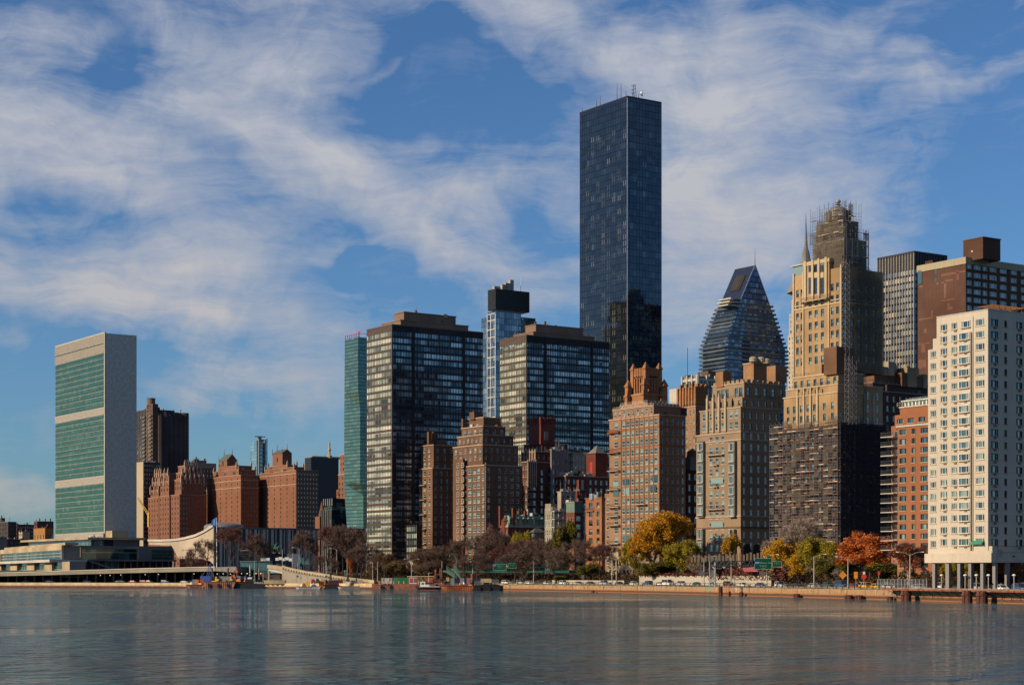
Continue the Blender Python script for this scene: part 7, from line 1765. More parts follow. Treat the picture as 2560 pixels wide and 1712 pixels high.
def lamp_mat():
    m, g, p = principled('lamp_glow'); p.inputs['Emission Color'].default_value = (1,.9,.65,1); p.inputs['Emission Strength'].default_value = .9; p.inputs['Base Color'].default_value = (.8,.7,.5,1)
    m, g, p = principled('tail_glow'); p.inputs['Emission Color'].default_value = (1,.25,.04,1); p.inputs['Emission Strength'].default_value = 2.5; p.inputs['Base Color'].default_value = (.8,.2,.05,1)
lamp_mat(); deck()
# curved ramp
def ramp():
    root = empty('curved_ramp', (0,0,0), 0, 'sandy concrete road ramp curving down behind the moored barges', 'ramp')
    T = [(705,1412),(716,1416.5),(735,1421),(760,1426),(795,1431.5),(830,1437),(865,1442),(900,1446.5),(935,1450)]
    def run(nm, mat, yo, dt, db, th, close=True):
        m = MB(); prev = None
        for px, t in T:
            Y = ysh(px) + yo; X = (px - HX) / FP * Y; zt = EYE + (HY - t - dt) / FP * Y; zb_ = 2.2 if db is None else EYE + (HY - t - db) / FP * Y; zb_ = min(zb_, zt - .1)
            q = [(X,Y,zb_),(X,Y,zt),(X,Y + th,zt),(X,Y + th,zb_)]
            if prev: m.loft([prev, q])
            prev = q
        m.build(nm, MATS[mat], root)
    run('ramp_wall', 'cast_concrete', 8, 7.5, None, 1.0); run('parapet', 'beige_slab', 7.6, 0, 7.3, .5); run('roadway', 'asphalt', 9.1, 6.5, 12, 12); run('inner_parapet', 'shade_stone', 21.5, -1, 9, .6)
    m = MB()
    for k in range(30):
        px = 708 + k * 6.6; t = interp(T, px); Y = ysh(px) + 7.4; m.box((px - HX) / FP * Y - .15, (px - HX) / FP * Y + .15, Y - .15, Y, EYE + (HY - t - 10) / FP * Y, EYE + (HY - t - 4.5) / FP * Y)
    m.build('rail_bolts', MATS['frame_dark'], root)
    # loop coming round from the left
    m = MB(); w = MB(); prev = None; pw_ = None
    for k in range(13):
        a = math.pi * (.5 + 1.0 * k / 12); px = 706 - 38 * abs(math.cos(a)) ** .8 * 1.0 if False else 668 + 38 * (k / 12) ; 
        Y = ysh(px) + 10 + 26 * (1 - (k / 12) ** .5); t = 1411 + (5 * (k / 12) ** 2); X = (px - HX) / FP * Y
        q = [(X,Y,EYE + (HY - t - 9 - 3 * k / 12) / FP * Y),(X,Y,EYE + (HY - t) / FP * Y),(X,Y + .6,EYE + (HY - t) / FP * Y),(X,Y + .6,EYE + (HY - t - 9) / FP * Y)]
        q2 = [(X + .5,Y + 1,q[0][2] - 1.3),(X + .5,Y + 1,q[0][2] - .02),(X + .5,Y + 8,q[0][2] - .02),(X + .5,Y + 8,q[0][2] - 1.3)]
        if prev: m.loft([prev, q]); w.loft([pw_, q2])
        prev = q; pw_ = q2
    m.build('loop_parapet', MATS['beige_slab'], root); w.build('loop_girder', MATS['trim_white'], root)
    P = pt(673, 1426, ysh(673) + 22); m = MB(); m.tube((0,0,-P.z + 2), (0,0,0), .6); m.build('loop_column', MATS['cast_concrete'], root, P)
    m = MB()
    for px in (668, 680, 692, 704): Y = ysh(px) - 2; X = (px - HX) / FP * Y; m.box(X - 1.6, X + 1.6, Y, Y + 4, 2.2, 3.9)
    m.build('dock_blocks', MATS['beige_slab'], root)
ramp()

# ================================================================== STREET FURNITURE
def lamp(px, pytop, off, label, arms=(1,), kind='cobra', zb=2.4, mat='pole_grey'):
    Y = ysh(px) + off; z1 = EYE + (HY - pytop) / FP * Y; H = z1 - zb
    root = empty('street_lamp', ((px - HX) / FP * Y, Y, zb), 0, label, 'street lamp', 'street lamps along the river drive')
    m = MB(); m.tube((0,0,0), (0,0,H), .20, .11, 8); m.tube((0,0,0),(0,0,.9),.28,.22,8); m.build('pole', MATS[mat], root)
    for s_ in arms:
        m = MB(); L = 2.6; m.tube((0,0,H - .3), (s_ * L * .5, 0, H + .35), .07, n=5); m.tube((s_ * L * .5, 0, H + .35), (s_ * L, 0, H + .55), .06, n=5); a = m.build('arm', MATS[mat], root)
        m = MB(); m.loft([[(s_*L,-.14,H+.5),(s_*L,.14,H+.5),(s_*L,.14,H+.62),(s_*L,-.14,H+.62)],[(s_*(L+.8),-.18,H+.5),(s_*(L+.8),.18,H+.5),(s_*(L+.8),.1,H+.66),(s_*(L+.8),-.1,H+.66)]]); m.build('lamp_head', MATS['white_paint'], a)
for t in ((706,1373,22,'lone pole rising left of the ramp head',()),(732,1382,14,'pole rising from the upper ramp',()),(748,1371,26,'street lamp with curved arm to the left above the ramp',(-1,)),(744,1405,10,'short pole on the ramp beside the diamond sign',()),
          (797,1388,30,'thick pale pole behind the ramp wall',()),(816,1402,24,'second pole behind the ramp wall',()),(842,1373,40,'street lamp with arm left among tall bare trees',(-1,)),(868,1395,30,'tall pole beside the rust-red cone shrub',()),
          (932,1405,26,'pole left of the ribbon slab foot',()),(944,1402,28,'pole by the left end of the container barge',()),(1029,1400,26,'pale double-headed lamp behind the white container',(-1,1)),(1105,1402,26,'pole left of the green stairs',()),(1182,1407,26,'pole before the green footbridge',()),
          (1334,1402,24,'pole with orange sign right of the highway signs',()),(1541,1397,22,'lamp post at the stone plinth of the crowned block',(-1,)),(1530,1398,28,'second pole at the stone plinth',()),(1760,1394,26,'double-armed lamp post left of the gantry',(-1,1)),
          (1828,1392,30,'pole rising behind the gantry truss',()),(1917,1390,14,'pale lamp post right across the big green sign',(1,)),(2035,1390,14,'pale lamp post before the yellow tree, arm to the right',(1,)),(2120,1396,16,'pale pole between yellow and red trees',(-1,)),
          (2275,1385,14,'tall double-armed lamp post before the orange brick block',(-1,1)),(2270,1432,12,'short pale post beside the tall double-armed lamp',())):
    lamp(t[0], t[1], t[2], t[3], t[4])
for i, px in enumerate((2354, 2413, 2441, 2471, 2535)):
    Y = ysh(px) + 12; P = pt(px, 1440, Y); root = empty('globe_lamp', (P.x, Y, 2.4), 0, 'short white-capped lamp on the drive below the white block, %s of five from the left' % 'first second third fourth fifth'.split()[i], 'street lamp', 'globe lamps under the white block'); m = MB(); m.tube((0,0,0),(0,0,3.3),.11,n=6); m.build('pole', MATS['pole_grey'], root); m = MB(); m.lathe(0,0,[(.12,3.3),(.4,3.45),(.42,3.6),(.15,3.8)],10); m.build('lamp_head', MATS['white_paint'], root)
def text(s, size, mat, parent, loc, rz=0.0, name='lettering'):
    c = bpy.data.curves.new(name, 'FONT'); c.body = s; c.size = size; c.extrude = .02; c.align_x = 'CENTER'; c.align_y = 'CENTER'; c.space_character = 1.08
    tmp = bpy.data.objects.new('tmp', c); col.objects.link(tmp); dg = bpy.context.evaluated_depsgraph_get(); me = bpy.data.meshes.new_from_object(tmp.evaluated_get(dg)); bpy.data.objects.remove(tmp)
    me.materials.clear(); me.materials.append(MATS[mat]); o = link(name, me, parent, loc); o.rotation_euler = (R(90), 0, rz); return o
def hwsign(c, x0, x1, y0, y1, Y, tabx, taby, lines, shield, label):
    a = ptc(c, x0, y1, Y); b_ = ptc(c, x1, y0, Y); w = b_.x - a.x; h = b_.z - a.z
    root = empty('highway_sign', (a.x + w/2, Y, a.z), 0, label, 'road sign', 'green highway signs')
    m = MB(); m.box(-w/2, w/2, 0, .15, 0, h); m.build('panel', MATS['sign_green'], root)
    m = MB()
    for (p, q, r_, s_) in ((-w/2,w/2,0,.08),(-w/2,w/2,h-.08,h),(-w/2,-w/2+.08,.08,h-.08),(w/2-.08,w/2,.08,h-.08)): m.box(p, q, -.03, -.003, r_, s_)
    m.build('border', MATS['sign_letters'], root)
    ta, tb = ptc(c, tabx[0], taby[1], Y), ptc(c, tabx[1], taby[0], Y); m = MB(); m.box(ta.x - a.x - w/2, tb.x - a.x - w/2, .02, .14, h + .01, tb.z - a.z); m.build('exit_tab', MATS['sign_green'], root)
    for s, sz, fx, fz in lines: text(s, sz * h, 'sign_letters', root, ((fx - .5) * w, -.05, fz * h))
    if shield: m = MB(); sx, sz_, ss = shield; X = (sx - .5) * w; m.face([(X-ss,-.03,sz_*h+ss*.8),(X+ss,-.03,sz_*h+ss*.8),(X+ss*.9,-.03,sz_*h-.2*ss),(X,-.03,sz_*h-ss),(X-ss*.9,-.03,sz_*h-.2*ss)]); o = m.build('route_shield', MATS['sign_blue'], root); text('495', ss * .9, 'sign_white', root, (X, -.06, sz_ * h + .1))
    return root
Yg = ysh(1900) + 7
hwsign('W', 45, 365, 108, 312, Yg, (280, 350), (68, 108), [('Midtown Tun', .20, .60, .58), ('E 34 St', .20, .50, .30), ('1 MILE', .12, .52, .10)], (.13, .56, .7), 'large green highway sign reading Midtown Tun on the steel gantry')
hwsign('W', 370, 540, 165, 268, Yg, (435, 525), (120, 165), [('E 42 St', .30, .5, .6)], None, 'smaller green highway sign right of the large one on the steel gantry')
Yf = ysh(1260) + 12
hwsign('V', 475, 775, 262, 405, Yf, (570, 695), (210, 262), [('Midtown Tun', .20, .58, .72), ('E 34 St', .20, .5, .42)], (.13, .72, .6), 'large dark green highway sign on the footbridge among bare trees')
hwsign('V', 815, 1000, 250, 362, Yf, (838, 970), (210, 250), [('E 42 St', .22, .5, .6)], None, 'smaller dark green highway sign right of the large one on the footbridge')
# gantry
gr = empty('sign_gantry', (0,0,0), 0, 'grey steel truss gantry reaching over the drive to the green signs', 'gantry'); m = MB(); gp = ptc('O', 1650, 500, Yg + .8); x1 = ptc('O', 2230, 500, Yg).x
for dy in (0, 1.3): m.tube((gp.x, Yg + .8 + dy, 2.4), (gp.x, Yg + .8 + dy, gp.z + .3), .22, n=8)
m.tube((gp.x - 1.6, Yg + .8, 2.4), (gp.x - 1.6, Yg + .8, gp.z), .18, n=8)
m.build('mast', MATS['steel'], gr); m = MB(); za = ptc('O', 0, 545, Yg).z; zb_ = ptc('O', 0, 492, Yg).z
for z_ in (za, zb_):
    for dy in (.5, 1.7): m.tube((gp.x - 1, Yg + dy, z_), (x1, Yg + dy, z_), .13, n=5)
n = 16
for k in range(n):
    xa = gp.x + (x1 - gp.x) * k / n; xb = gp.x + (x1 - gp.x) * (k + 1) / n; (p, q) = (za, zb_) if k % 2 else (zb_, za); m.tube((xa, Yg + .5, p), (xb, Yg + .5, q), .12, n=5); m.tube((xa, Yg + 1.7, p), (xb, Yg + 1.7, q), .09, n=4); m.tube((xa, Yg + .5, zb_), (xa, Yg + 1.7, zb_), .06, n=4)
m.build('truss', MATS['frame_dark'], gr); m = MB()
for k in range(5):
    z_ = 3.2 + k * 1.6; m.tube((gp.x - 1.6, Yg + .8, z_), (gp.x, Yg + .8, z_ + 1.5), .09, n=4); m.tube((gp.x, Yg + .8, z_), (gp.x - 1.6, Yg + .8, z_ + 1.5), .09, n=4)
m.build('bracing', MATS['steel'], gr)
# restaurant awning, script sign on dark hedge, striped canopy
P = ptc('O', 2160, 600, ysh(1915) + 38); m = MB(); m.loft([[(-6.5,0,0),(6,0,0),(6,.2,.4),(-6.5,.2,.4)],[(-6.5,4,1.0),(6,4,1.8),(6,4,2.0),(-6.5,4,1.2)]]); tag(m.build('terrace_awning', MATS['awning_pink'], None, P), 'long dusty pink terrace awning behind the green highway signs', 'awning')
P = ptc('O', 1730, 560, ysh(1808) + 34); r0 = empty('script_sign', P, 0, 'white curly script sign on the dark hedge below the gantry truss', 'sign'); m = MB()
for ox in (-2.8, 0.4):
    q = [Vector((ox + x, 0, z)) for x, z in ((-.6,.6),(-.2,-.3),(.1,.5),(.4,-.3),(.9,-.1),(1.4,-.3),(1.9,-.25),(2.3,-.05))]
    for u, v in zip(q, q[1:]): m.tube(u, v, .12, n=5)
m.build('lettering', MATS['sign_white'], r0); m = MB(); m.box(-4.2, 4.2, .3, .8, -2, 1.2); m.build('hedge_panel', MATS['under_leaf'], r0)
P = ptc('O', 1850, 480, ysh(1840) + 40); m = MB()
for k in range(26): m.box(-14 + k * 1.1, -13.4 + k * 1.1, 0, .3, -.8 + k * .04, .9 + k * .05 + (k % 3) * .3)
tag(m.build('picket_screen', MATS['stone_brownish'], None, P), 'brownish picket screen standing behind the gantry truss', 'fence')
# road signs
def roadsign(px, py, off, shape, mat, size, label, zb=2.4):
    Y = ysh(px) + off; P = pt(px, py, Y); root = empty('road_sign', (P.x, Y, zb), 0, label, 'road sign'); m = MB(); m.tube((0,.06,0),(0,.06,P.z - zb + size),.06,n=5); m.build('post', MATS['pole_grey'], root); m = MB(); z = P.z - zb; s_ = size
    if shape == 'diamond': pts = [(0,z-s_),(s_,z),(0,z+s_),(-s_,z)]
    elif shape == 'round': pts = [(s_*math.cos(a*.785),z+s_*math.sin(a*.785)) for a in range(8)]
    else: pts = [(-s_*.6,z-s_),(s_*.6,z-s_),(s_*.6,z+s_),(-s_*.6,z+s_)]
    m.loft([[(x,-.03,zz) for x, zz in pts],[(x,.0,zz) for x, zz in pts]]); m.build('panel', MATS[mat], root)
for t in ((744,1440,6,'diamond','sign_back',.75,'grey diamond sign on the ramp wall'),(816,1440,6,'diamond','frame_dark',.6,'dark diamond sign further down the ramp'),(867,1435,8,'diamond','sign_back',1.0,'blue-grey diamond sign beside the rust-red shrub'),(862,1427,20,'round','teal_paint',.5,'small green traffic sign left of the rust-red shrub'),
          (1457,1442,8,'rect','sign_back',.8,'grey rectangular sign back before the orange brick block'),(1755,1433,8,'diamond','sign_back',1.15,'grey diamond sign left of the gantry mast'),(1782,1434,9,'diamond','steel',1.2,'grey diamond sign touching the gantry mast'),(1905,1434,8,'diamond','sign_back',.9,'small grey diamond sign below the large green sign'),
          (2107,1437,30,'diamond','sign_orange',1.1,'orange diamond sign beside the tiny windswept tree'),(2140,1437,22,'rect','sign_orange',.9,'orange rectangular sign left of the red traffic sign'),(2160,1441,24,'round','red_paint',.7,'red round traffic sign under the red-leaved tree'),(2160,1433,24.2,'rect','sign_white',.5,'white plate above the red round sign'),
          (1334,1432,23,'rect','rust_orange',.5,'small orange plate on the pole right of the highway signs'),(2197,1432,26,'rect','red_paint',.5,'small red plate under the red-leaved tree')): roadsign(*t)
for t in ((1778,1471,'mint plate fixed to the seawall near the gantry mast','sign_letters',.9),(2245,1481,'mint plate fixed to the seawall left of the rusty walkway','sign_letters',.9)):
    P = shore(t[0], -.65, 2.0); m = MB(); m.box(-t[4]*.7,t[4]*.7,-.05,0,-t[4]*.9,t[4]*.6); m.box(-.06,.06,-.04,.0,-t[4]*.9,-t[4]*1.2); tag(m.build('wall_plate', MATS[t[3]], None, P), t[2], 'plate')
P = shore(1825, -.75, 0); m = MB()
for dx in (-.5, .5): m.tube((dx,0,0),(dx,0,3.8),.07,n=5)
for k in range(9): m.tube((-.5,0,.3 + k*.38),(.5,0,.3 + k*.38),.05,n=4)
tag(m.build('red_ladder', MATS['red_paint'], None, P), 'red ladder down the seawall right of the gantry', 'ladder')
# footbridge and stairs
fb = empty('footbridge', (0,0,0), 0, 'dark green steel footbridge running behind the bare trees above the drive', 'footbridge'); m = MB(); r_ = MB(); prev = None
for k in range(21):
    px = 1152 + k * 14; Y = ysh(px) + 32; z = EYE + (HY - 1428.5) / FP * Y; P = Vector(((px - HX) / FP * Y, Y, z))
    if prev: m.bar(prev, P, 3.0, .9); r_.bar(prev + Vector((0,-1.4,1.9)), P + Vector((0,-1.4,1.9)), .1, .1)
    r_.box(P.x - .2, P.x + .2, P.y - 1.65, P.y - 1.4, z, z + 1.9); prev = P
m.build('girder', MATS['foot_green'], fb); r_.build('railing', MATS['foot_green'], fb)
for px in (1224, 1308, 1390): Y = ysh(px) + 32; m = MB(); m.box(-.35,.35,-.35,.35,0,6); m.box(-2,2,-1,1,5.4,6); m.build('pier', MATS['foot_green'], fb, ((px - HX) / FP * Y, Y, 2.4))
for i, (c0, c1, lab, mt) in enumerate((((1590,430),(1780,565),'pale mint flight of the footbridge stairs, nearer one','teal_paint'),((1760,390),(1905,575),'grey-green caged flight of the footbridge stairs, farther one','copper_green'))):
    Y = ysh(1125) + 14 + i * 6; a, b2 = ptc('U', *c0, Y), ptc('U', *c1, Y); st = empty('footbridge_stairs', (a.x, Y, 2.4), 0, lab, 'stairs'); d = b2 - a; z0 = a.z - 2.4
    m = MB(); m.bar((-3 if i == 0 else -1, 0, z0), (0, 0, z0), 1.4, .8); m.bar((0,0,z0), (d.x,0,z0 + d.z), 1.4, .8); m.build('stringer', MATS[mt], st); m = MB()
    for k in range(12): x = d.x * k / 11; z = z0 + d.z * k / 11; m.tube((x,-.7,z + .3),(x,-.7,z + 2.3),.06,n=4)
    m.bar((0,-.7,z0 + 2.3),(d.x,-.7,z0 + d.z + 2.3),.1,.12); m.bar((0,-.7,z0 + 1.3),(d.x,-.7,z0 + d.z + 1.3),.06,.08); m.face([(0,-.68,z0+.4),(d.x,-.68,z0+d.z+.4),(d.x,-.68,z0+d.z+1.5),(0,-.68,z0+1.5)]); m.build('side_screen', MATS['copper_green'], st)
P = ptc('U', 1810, 280, ysh(1140) + 22); m = MB(); pr = Vector((0,0,-8)); 
for q in ((0,0,2),(-.2,0,3.2),(-.9,0,4.2),(-1.9,0,4.6),(-2.8,0,4.0),(-2.9,0,3.2)): m.tube(pr, q, .10, n=6); pr = Vector(q)
tag(m.build('crook_lamp', MATS['teal_paint'], None, P), 'mint green crook-necked lamp above the footbridge stairs', 'street lamp')
# flag, statue, shelter, dark kiosk block, banner
P = ptc('M', 460, 60, 955); root = empty('flagpole', (P.x, P.y, 8), 0, 'white flagpole with blue flag before the hall wall corner', 'flagpole'); m = MB(); m.tube((0,0,0),(0,0,P.z - 8),.3,.12,8); m.build('pole', MATS['white_paint'], root); m = MB()
for k in range(6): x = k * .8; x = k * .45; m.face([(x - 2.8, .2*math.sin(k), P.z - 12), (x - 2.3, .2*math.sin(k+1), P.z - 12), (x - 2.3, .2*math.sin(k+1), P.z - 9.4 + k*.35), (x - 2.8, .2*math.sin(k), P.z - 9.7 + k*.35)])
m.build('flag', MATS['flag_blue'], root)
Ys = 930; P = ptc('M', 1122, 515, Ys); root = empty('equestrian_statue', P, 0, 'green bronze horse and rider on a tan pedestal before the striped hall', 'statue'); m = MB(); m.box(-4.4/2, 2.2, -1.5, 1.5, -3, 2.6*1.08); m.box(-2.5,2.5,-1.8,1.8,2.3,2.81); m.build('pedestal', MATS['beige_slab'], root)
m = MB(); B = 2.8
def limb(pts, r): 
    for (p, ra), (q, rb) in zip(zip(pts, r), list(zip(pts, r))[1:]): m.tube(p, q, ra, rb, 7)
limb([(-1.6,0,B+1.9),(-.6,0,B+2.1),(.7,0,B+2.0),(1.3,0,B+2.3)], [.45,.62,.6,.5]); limb([(1.2,0,B+2.3),(1.7,0,B+3.3),(2.3,0,B+3.2)], [.42,.26,.15])
for x, y, kx in ((-1.5,.3,-.3),(-1.5,-.3,.2),(1.0,.3,.5),(1.0,-.3,0)): limb([(x,y,B+1.8),(x+kx,y,B+.9),(x+kx*.4,y,B)], [.26,.15,.12])
limb([(-1.8,0,B+2.1),(-2.4,0,B+1.2)], [.18,.05]); limb([(-.2,0,B+2.5),(-.1,0,B+3.6),(0,0,B+3.9)], [.34,.4,.15]); m.lathe(0,0,[(.05,B+3.9),(.24,B+4.1),(.24,B+4.4),(.05,B+4.55)],8); limb([(0,-.3,B+3.6),(.9,-.3,B+4.4),(1.0,-.3,B+5.2)], [.14,.1,.07]); limb([(-.1,.3,B+2.6),(.3,.5,B+1.7),(.1,.5,B+1.1)], [.22,.16,.12])
m.build('horse_and_rider', MATS['verdigris'], root)
P = ptc('M', 792, 600, 925); root = empty('glass_kiosk', P, 0, 'black glass box pavilion among the bare trees before the striped hall', 'building'); m = MB(); w = 175/4.51/FP*925/2; h = 165/4.51/FP*925; m.box(-w,w,0,12,-4,h); m.build('glass_box', MATS['black_panel'], root); m = MB(); m.box(-w-.3,w+.3,-.3,12.3,h+.003,h+.5); [m.box(-w + i*1.2, -w + i*1.2 + .5, 3, 3.6, h+.5, h+1.1) for i in range(4, 12)]; m.build('roof', MATS['steel'], root); m = MB(); [m.box(-w, w, -.15, -.003, h*f, h*f+.25) for f in (.45,.6,.75)]; m.build('transom', MATS['frame_dark'], root)
P = ptc('M', 905, 615, 915); root = empty('glass_shelter', P, 0, 'turquoise glass gatehouse beneath the bare trees left of the ramp', 'shelter'); m = MB(); m.box(-8,8,0,4,-2,2.6); m.build('glass_wall', MATS['glass_turq'], root); m = MB(); m.box(-8.4,8.4,-.5,4.5,2.61,2.9); [m.box(-8 + i*2, -7.85 + i*2, -.1, -.003, -2, 2.6) for i in range(9)]; m.build('frame', MATS['steel'], root)
P = ptc('M', 1448, 590, 905); m = MB(); m.box(-2.2,2.2,0,.3,0,3.4); m.box(-2.0,2.0,-.04,-.003,.4,.6); m.box(-2.0,2.0,-.04,-.003,1.0,1.1); m.box(-2.2,-2.0,.05,.25,-3,0); m.box(2.0,2.2,.05,.25,-3,0); tag(m.build('information_board', MATS['glass_turq'], None, P), 'pale mint board standing behind the ramp', 'board')
# blue site banner line with pale panels and tail lights
P0, P1 = ptc('M', 985, 560, 920), ptc('M', 1420, 560, 905); m = MB(); m.bar(P0, P1, .3, 8); tag(m.build('site_hoarding', MATS['sign_blue_dark'] if 'sign_blue_dark' in MATS else MATS['navy_box'], None), 'dark blue site hoarding behind the head of the ramp', 'hoarding')
for i, (x, y, s_) in enumerate(((1005,530,2.2),(1140,528,.8),(1175,520,.9),(1212,532,.8),(1248,522,1.0),(1290,534,.8))): P = ptc('M', x, y, 903); m = MB(); m.box(-s_,s_,-.1,0,-.7,.7); m.box(-s_*.8,s_*.8,-.14,-.1,-.1,.1); tag(m.build('hoarding_panel', MATS['sign_white'], None, P), 'pale panel on the dark blue hoarding, %s from the left' % ('first second third fourth fifth sixth'.split()[i]), 'panel', 'pale panels on the hoarding')
# ================================================================== VESSELS AND CARGO
plain('green_bright', (.06,.28,.10), .6)
def raked(m, x0, x1, y0, y1, z0, z1, rl=1.5, rr_=1.5):
    m.loft([[(x0 + rl, y0, z0), (x1 - rr_, y0, z0), (x1, y0, z1), (x0, y0, z1)], [(x0 + rl, y1, z0), (x1 - rr_, y1, z0), (x1, y1, z1), (x0, y1, z1)]])
def barge(c, x0, x1, yt, yw, label, mat, rl=1.5, rr_=1.5, d=9, tyres=0, ribs=0, ribmat='rust_dark', Y=None, cat='barge'):
    Y = Y or EYE * FP / (cy(c, yw) - HY); a, b_ = ptc(c, x0, yw, Y), ptc(c, x1, yt, Y); w = b_.x - a.x; h = b_.z
    root = empty('barge' if cat == 'barge' else 'boat', (a.x + w/2, Y, 0), 0, label, cat, 'moored barges along the quay')
    m = MB(); raked(m, -w/2, w/2, 0, d, -.8, h, rl, rr_); m.build('hull', MATS[mat], root)
    m = MB(); m.box(-w/2, w/2, -.12, .1, h, h + .18); m.box(-w/2, w/2, d - .1, d + .12, h, h + .18); m.build('rubbing_strake', MATS[ribmat], root)
    if ribs:
        m = MB()
        for k in range(ribs): x = -w/2 + rl + (w - rl - rr_) * (k + .5) / ribs; m.box(x - .08, x + .08, -.1, -.003, 0, h - .02)
        m.build('hull_ribs', MATS[ribmat], root)
    rr = random.Random(int(x0) + 3)
    for k in range(tyres): x = -w/2 + w * (k + .6) / (tyres + .4); m = MB(); m.lathe(0, 0, [(.35,-.15),(.75,-.15),(.75,.15),(.35,.15)], 10); o = m.build('tyre_fender', MATS['rubber'], root, (x, -.3, h * .45)); o.rotation_euler = (R(90), 0, 0); o.scale = (1, 1.35, 1)
    root['deck'] = h
    return root, Y, h
def cargo(c, x0, x1, yt, yb, Y, label, mat, d=2.5, kind='container', cat='container', dy=2.0, rib=None, group='cargo on the moored barges'):
    a, b_ = ptc(c, x0, yb, Y), ptc(c, x1, yt, Y); w = b_.x - a.x; h = max(.6, b_.z - a.z)
    root = empty(kind, (a.x + w/2, Y + dy, a.z), 0, label, cat, group); m = MB()
    if kind in ('container', 'site_cabin'):
        m.box(-w/2 + .06, w/2 - .06, .06, d - .06, .12, h - .1); n = max(3, int(w / .45))
        for k in range(n): x = -w/2 + .1 + (w - .2) * k / n; m.box(x, x + w / n * .45, 0, .059, .2, h - .2)
        m.build('body', MATS[mat], root); m = MB()
        for (p, q) in ((-w/2, -w/2 + .12), (w/2 - .12, w/2)): m.box(p, q, -.02, .12, 0, h)
        m.box(-w/2 + .121, w/2 - .121, -.02, .12, 0, .12); m.box(-w/2 + .121, w/2 - .121, -.02, .12, h - .1, h); m.build('frame', MATS[rib or mat], root)
    elif kind == 'tank': m.tube((-w/2, 1, h/2), (w/2, 1, h/2), h/2, n=12); m.box(-w*.35, -w*.25, .4, 1.6, 0, h*.3); m.box(w*.25, w*.35, .4, 1.6, 0, h*.3); m.build('drum', MATS[mat], root)
    elif kind == 'tarpaulin': m.loft([[(-w/2,0,0),(w/2,0,0),(w/2,d,0),(-w/2,d,0)],[(-w*.42,.2,h*.6),(w*.42,.2,h*.6),(w*.42,d-.2,h*.6),(-w*.42,d-.2,h*.6)],[(-w*.15,.6,h),(w*.2,.6,h),(w*.2,d-.6,h),(-w*.15,d-.6,h)]]); m.build('cover', MATS[mat], root)
    elif kind == 'machine':
        m.box(-w/2, w/2, 0, d, h*.12, h*.55); m.box(-w*.45, -w*.05, .2, d - .2, h*.55, h*.95); m.build('body', MATS[mat], root); m = MB(); m.tube((w*.1,1,h*.55),(w*.1,1,h),.12); m.tube((w*.3,1,h*.55),(w*.3,1,h*.8),.2); m.build('exhaust', MATS['frame_dark'], root); m = MB()
        for x in (-w*.35, w*.35): m.tube((x,-.1,h*.1),(x,d+.1,h*.1),h*.12,n=8)
        m.build('wheels', MATS['rubber'], root)
    elif kind == 'pipe_rack': 
        for k in range(3): m.tube((-w/2 + w*(k+.5)/3,.5,0),(-w/2 + w*(k+.5)/3,.5,h),w/7,n=8)
        m.build('pipes', MATS[mat], root)
    elif kind == 'pump': m.lathe(0,1,[(w/2,0),(w/2,h*.5),(w*.3,h*.8),(w*.1,h)],10); m.tube((0,1,h*.4),(w*.7,1,h*.3),w*.15); m.build('body', MATS[mat], root)
    return root
def spud(c, x, yt, yb, Y, label, mat='rust', r=.45, cat='pile'):
    a, b_ = ptc(c, x, yb, Y), ptc(c, x, yt, Y); root = empty('steel_pile', (a.x, Y, a.z), 0, label, cat, 'steel spud piles standing on barges'); m = MB(); h = b_.z - a.z; m.tube((0,0,0),(0,0,h),r,n=8); m.build('shaft', MATS[mat], root); m = MB(); m.box(-r*1.5,r*1.5,-r*1.5,r*1.5,h*.2,h*.2+.3); m.build('collar', MATS['frame_dark'], root)
b0, Y, h = barge('Q', 215, 640, 735, 815, 'small rusty deck barge at the left end of the moored row', 'rust_pink', 2, 1, tyres=0, ribs=9)
cargo('Q', 355, 440, 612, 730, Y, 'grey ribbed container on the leftmost small barge', 'grey_box'); cargo('Q', 440, 505, 612, 730, Y, 'upright orange pipes on the leftmost small barge', 'orange_paint', kind='pipe_rack', cat='pipes', dy=.6); cargo('Q', 505, 600, 615, 730, Y, 'rust-brown container beside the orange pipes', 'rust_orange', dy=3); cargo('Q', 300, 345, 665, 730, Y, 'small white pump at the bow of the leftmost barge', 'white_paint', kind='pump', cat='pump'); cargo('Q', 510, 570, 685, 735, Y, 'tan tarpaulin heap beside the orange pipes', 'cream_box', kind='tarpaulin', cat='tarpaulin', dy=.4)
b1, Y, h = barge('Q', 625, 1345, 668, 818, 'long rust-brown planked barge with tyre fenders', 'rust_pink', .6, 1.6, tyres=3, ribs=14)
cargo('Q', 860, 945, 540, 668, Y, 'yellow excavator body on the long rusty barge', 'yellow_paint', kind='machine', cat='machine'); cargo('Q', 950, 1215, 540, 655, Y, 'grey-fronted site cabin on the long rusty barge', 'grey_box', kind='site_cabin', cat='cabin', dy=3.5); cargo('Q', 1025, 1105, 615, 680, Y, 'olive green crate on the long rusty barge', 'olive_paint', d=2, cat='crate'); cargo('Q', 1205, 1255, 540, 665, Y, 'narrow yellow machine at the stern of the long rusty barge', 'yellow_paint', kind='machine', cat='machine'); cargo('Q', 790, 910, 640, 685, Y, 'low yellow boom section lying on the long rusty barge', 'bollard_yellow', kind='tank', cat='boom', dy=.3)
b2, Y, h = barge('Q', 1300, 2095, 668, 818, 'long black barge with white lettering at its right end', 'hull_black', 1.5, 1.0, tyres=0, Y=Y + 1.0, ribmat='hull_black')
P = ptc('Q', 1905, 688, Y); text('WEEKS 53', 1.3, 'white_paint', b2, (P.x - b2.location.x, -.1, P.z))
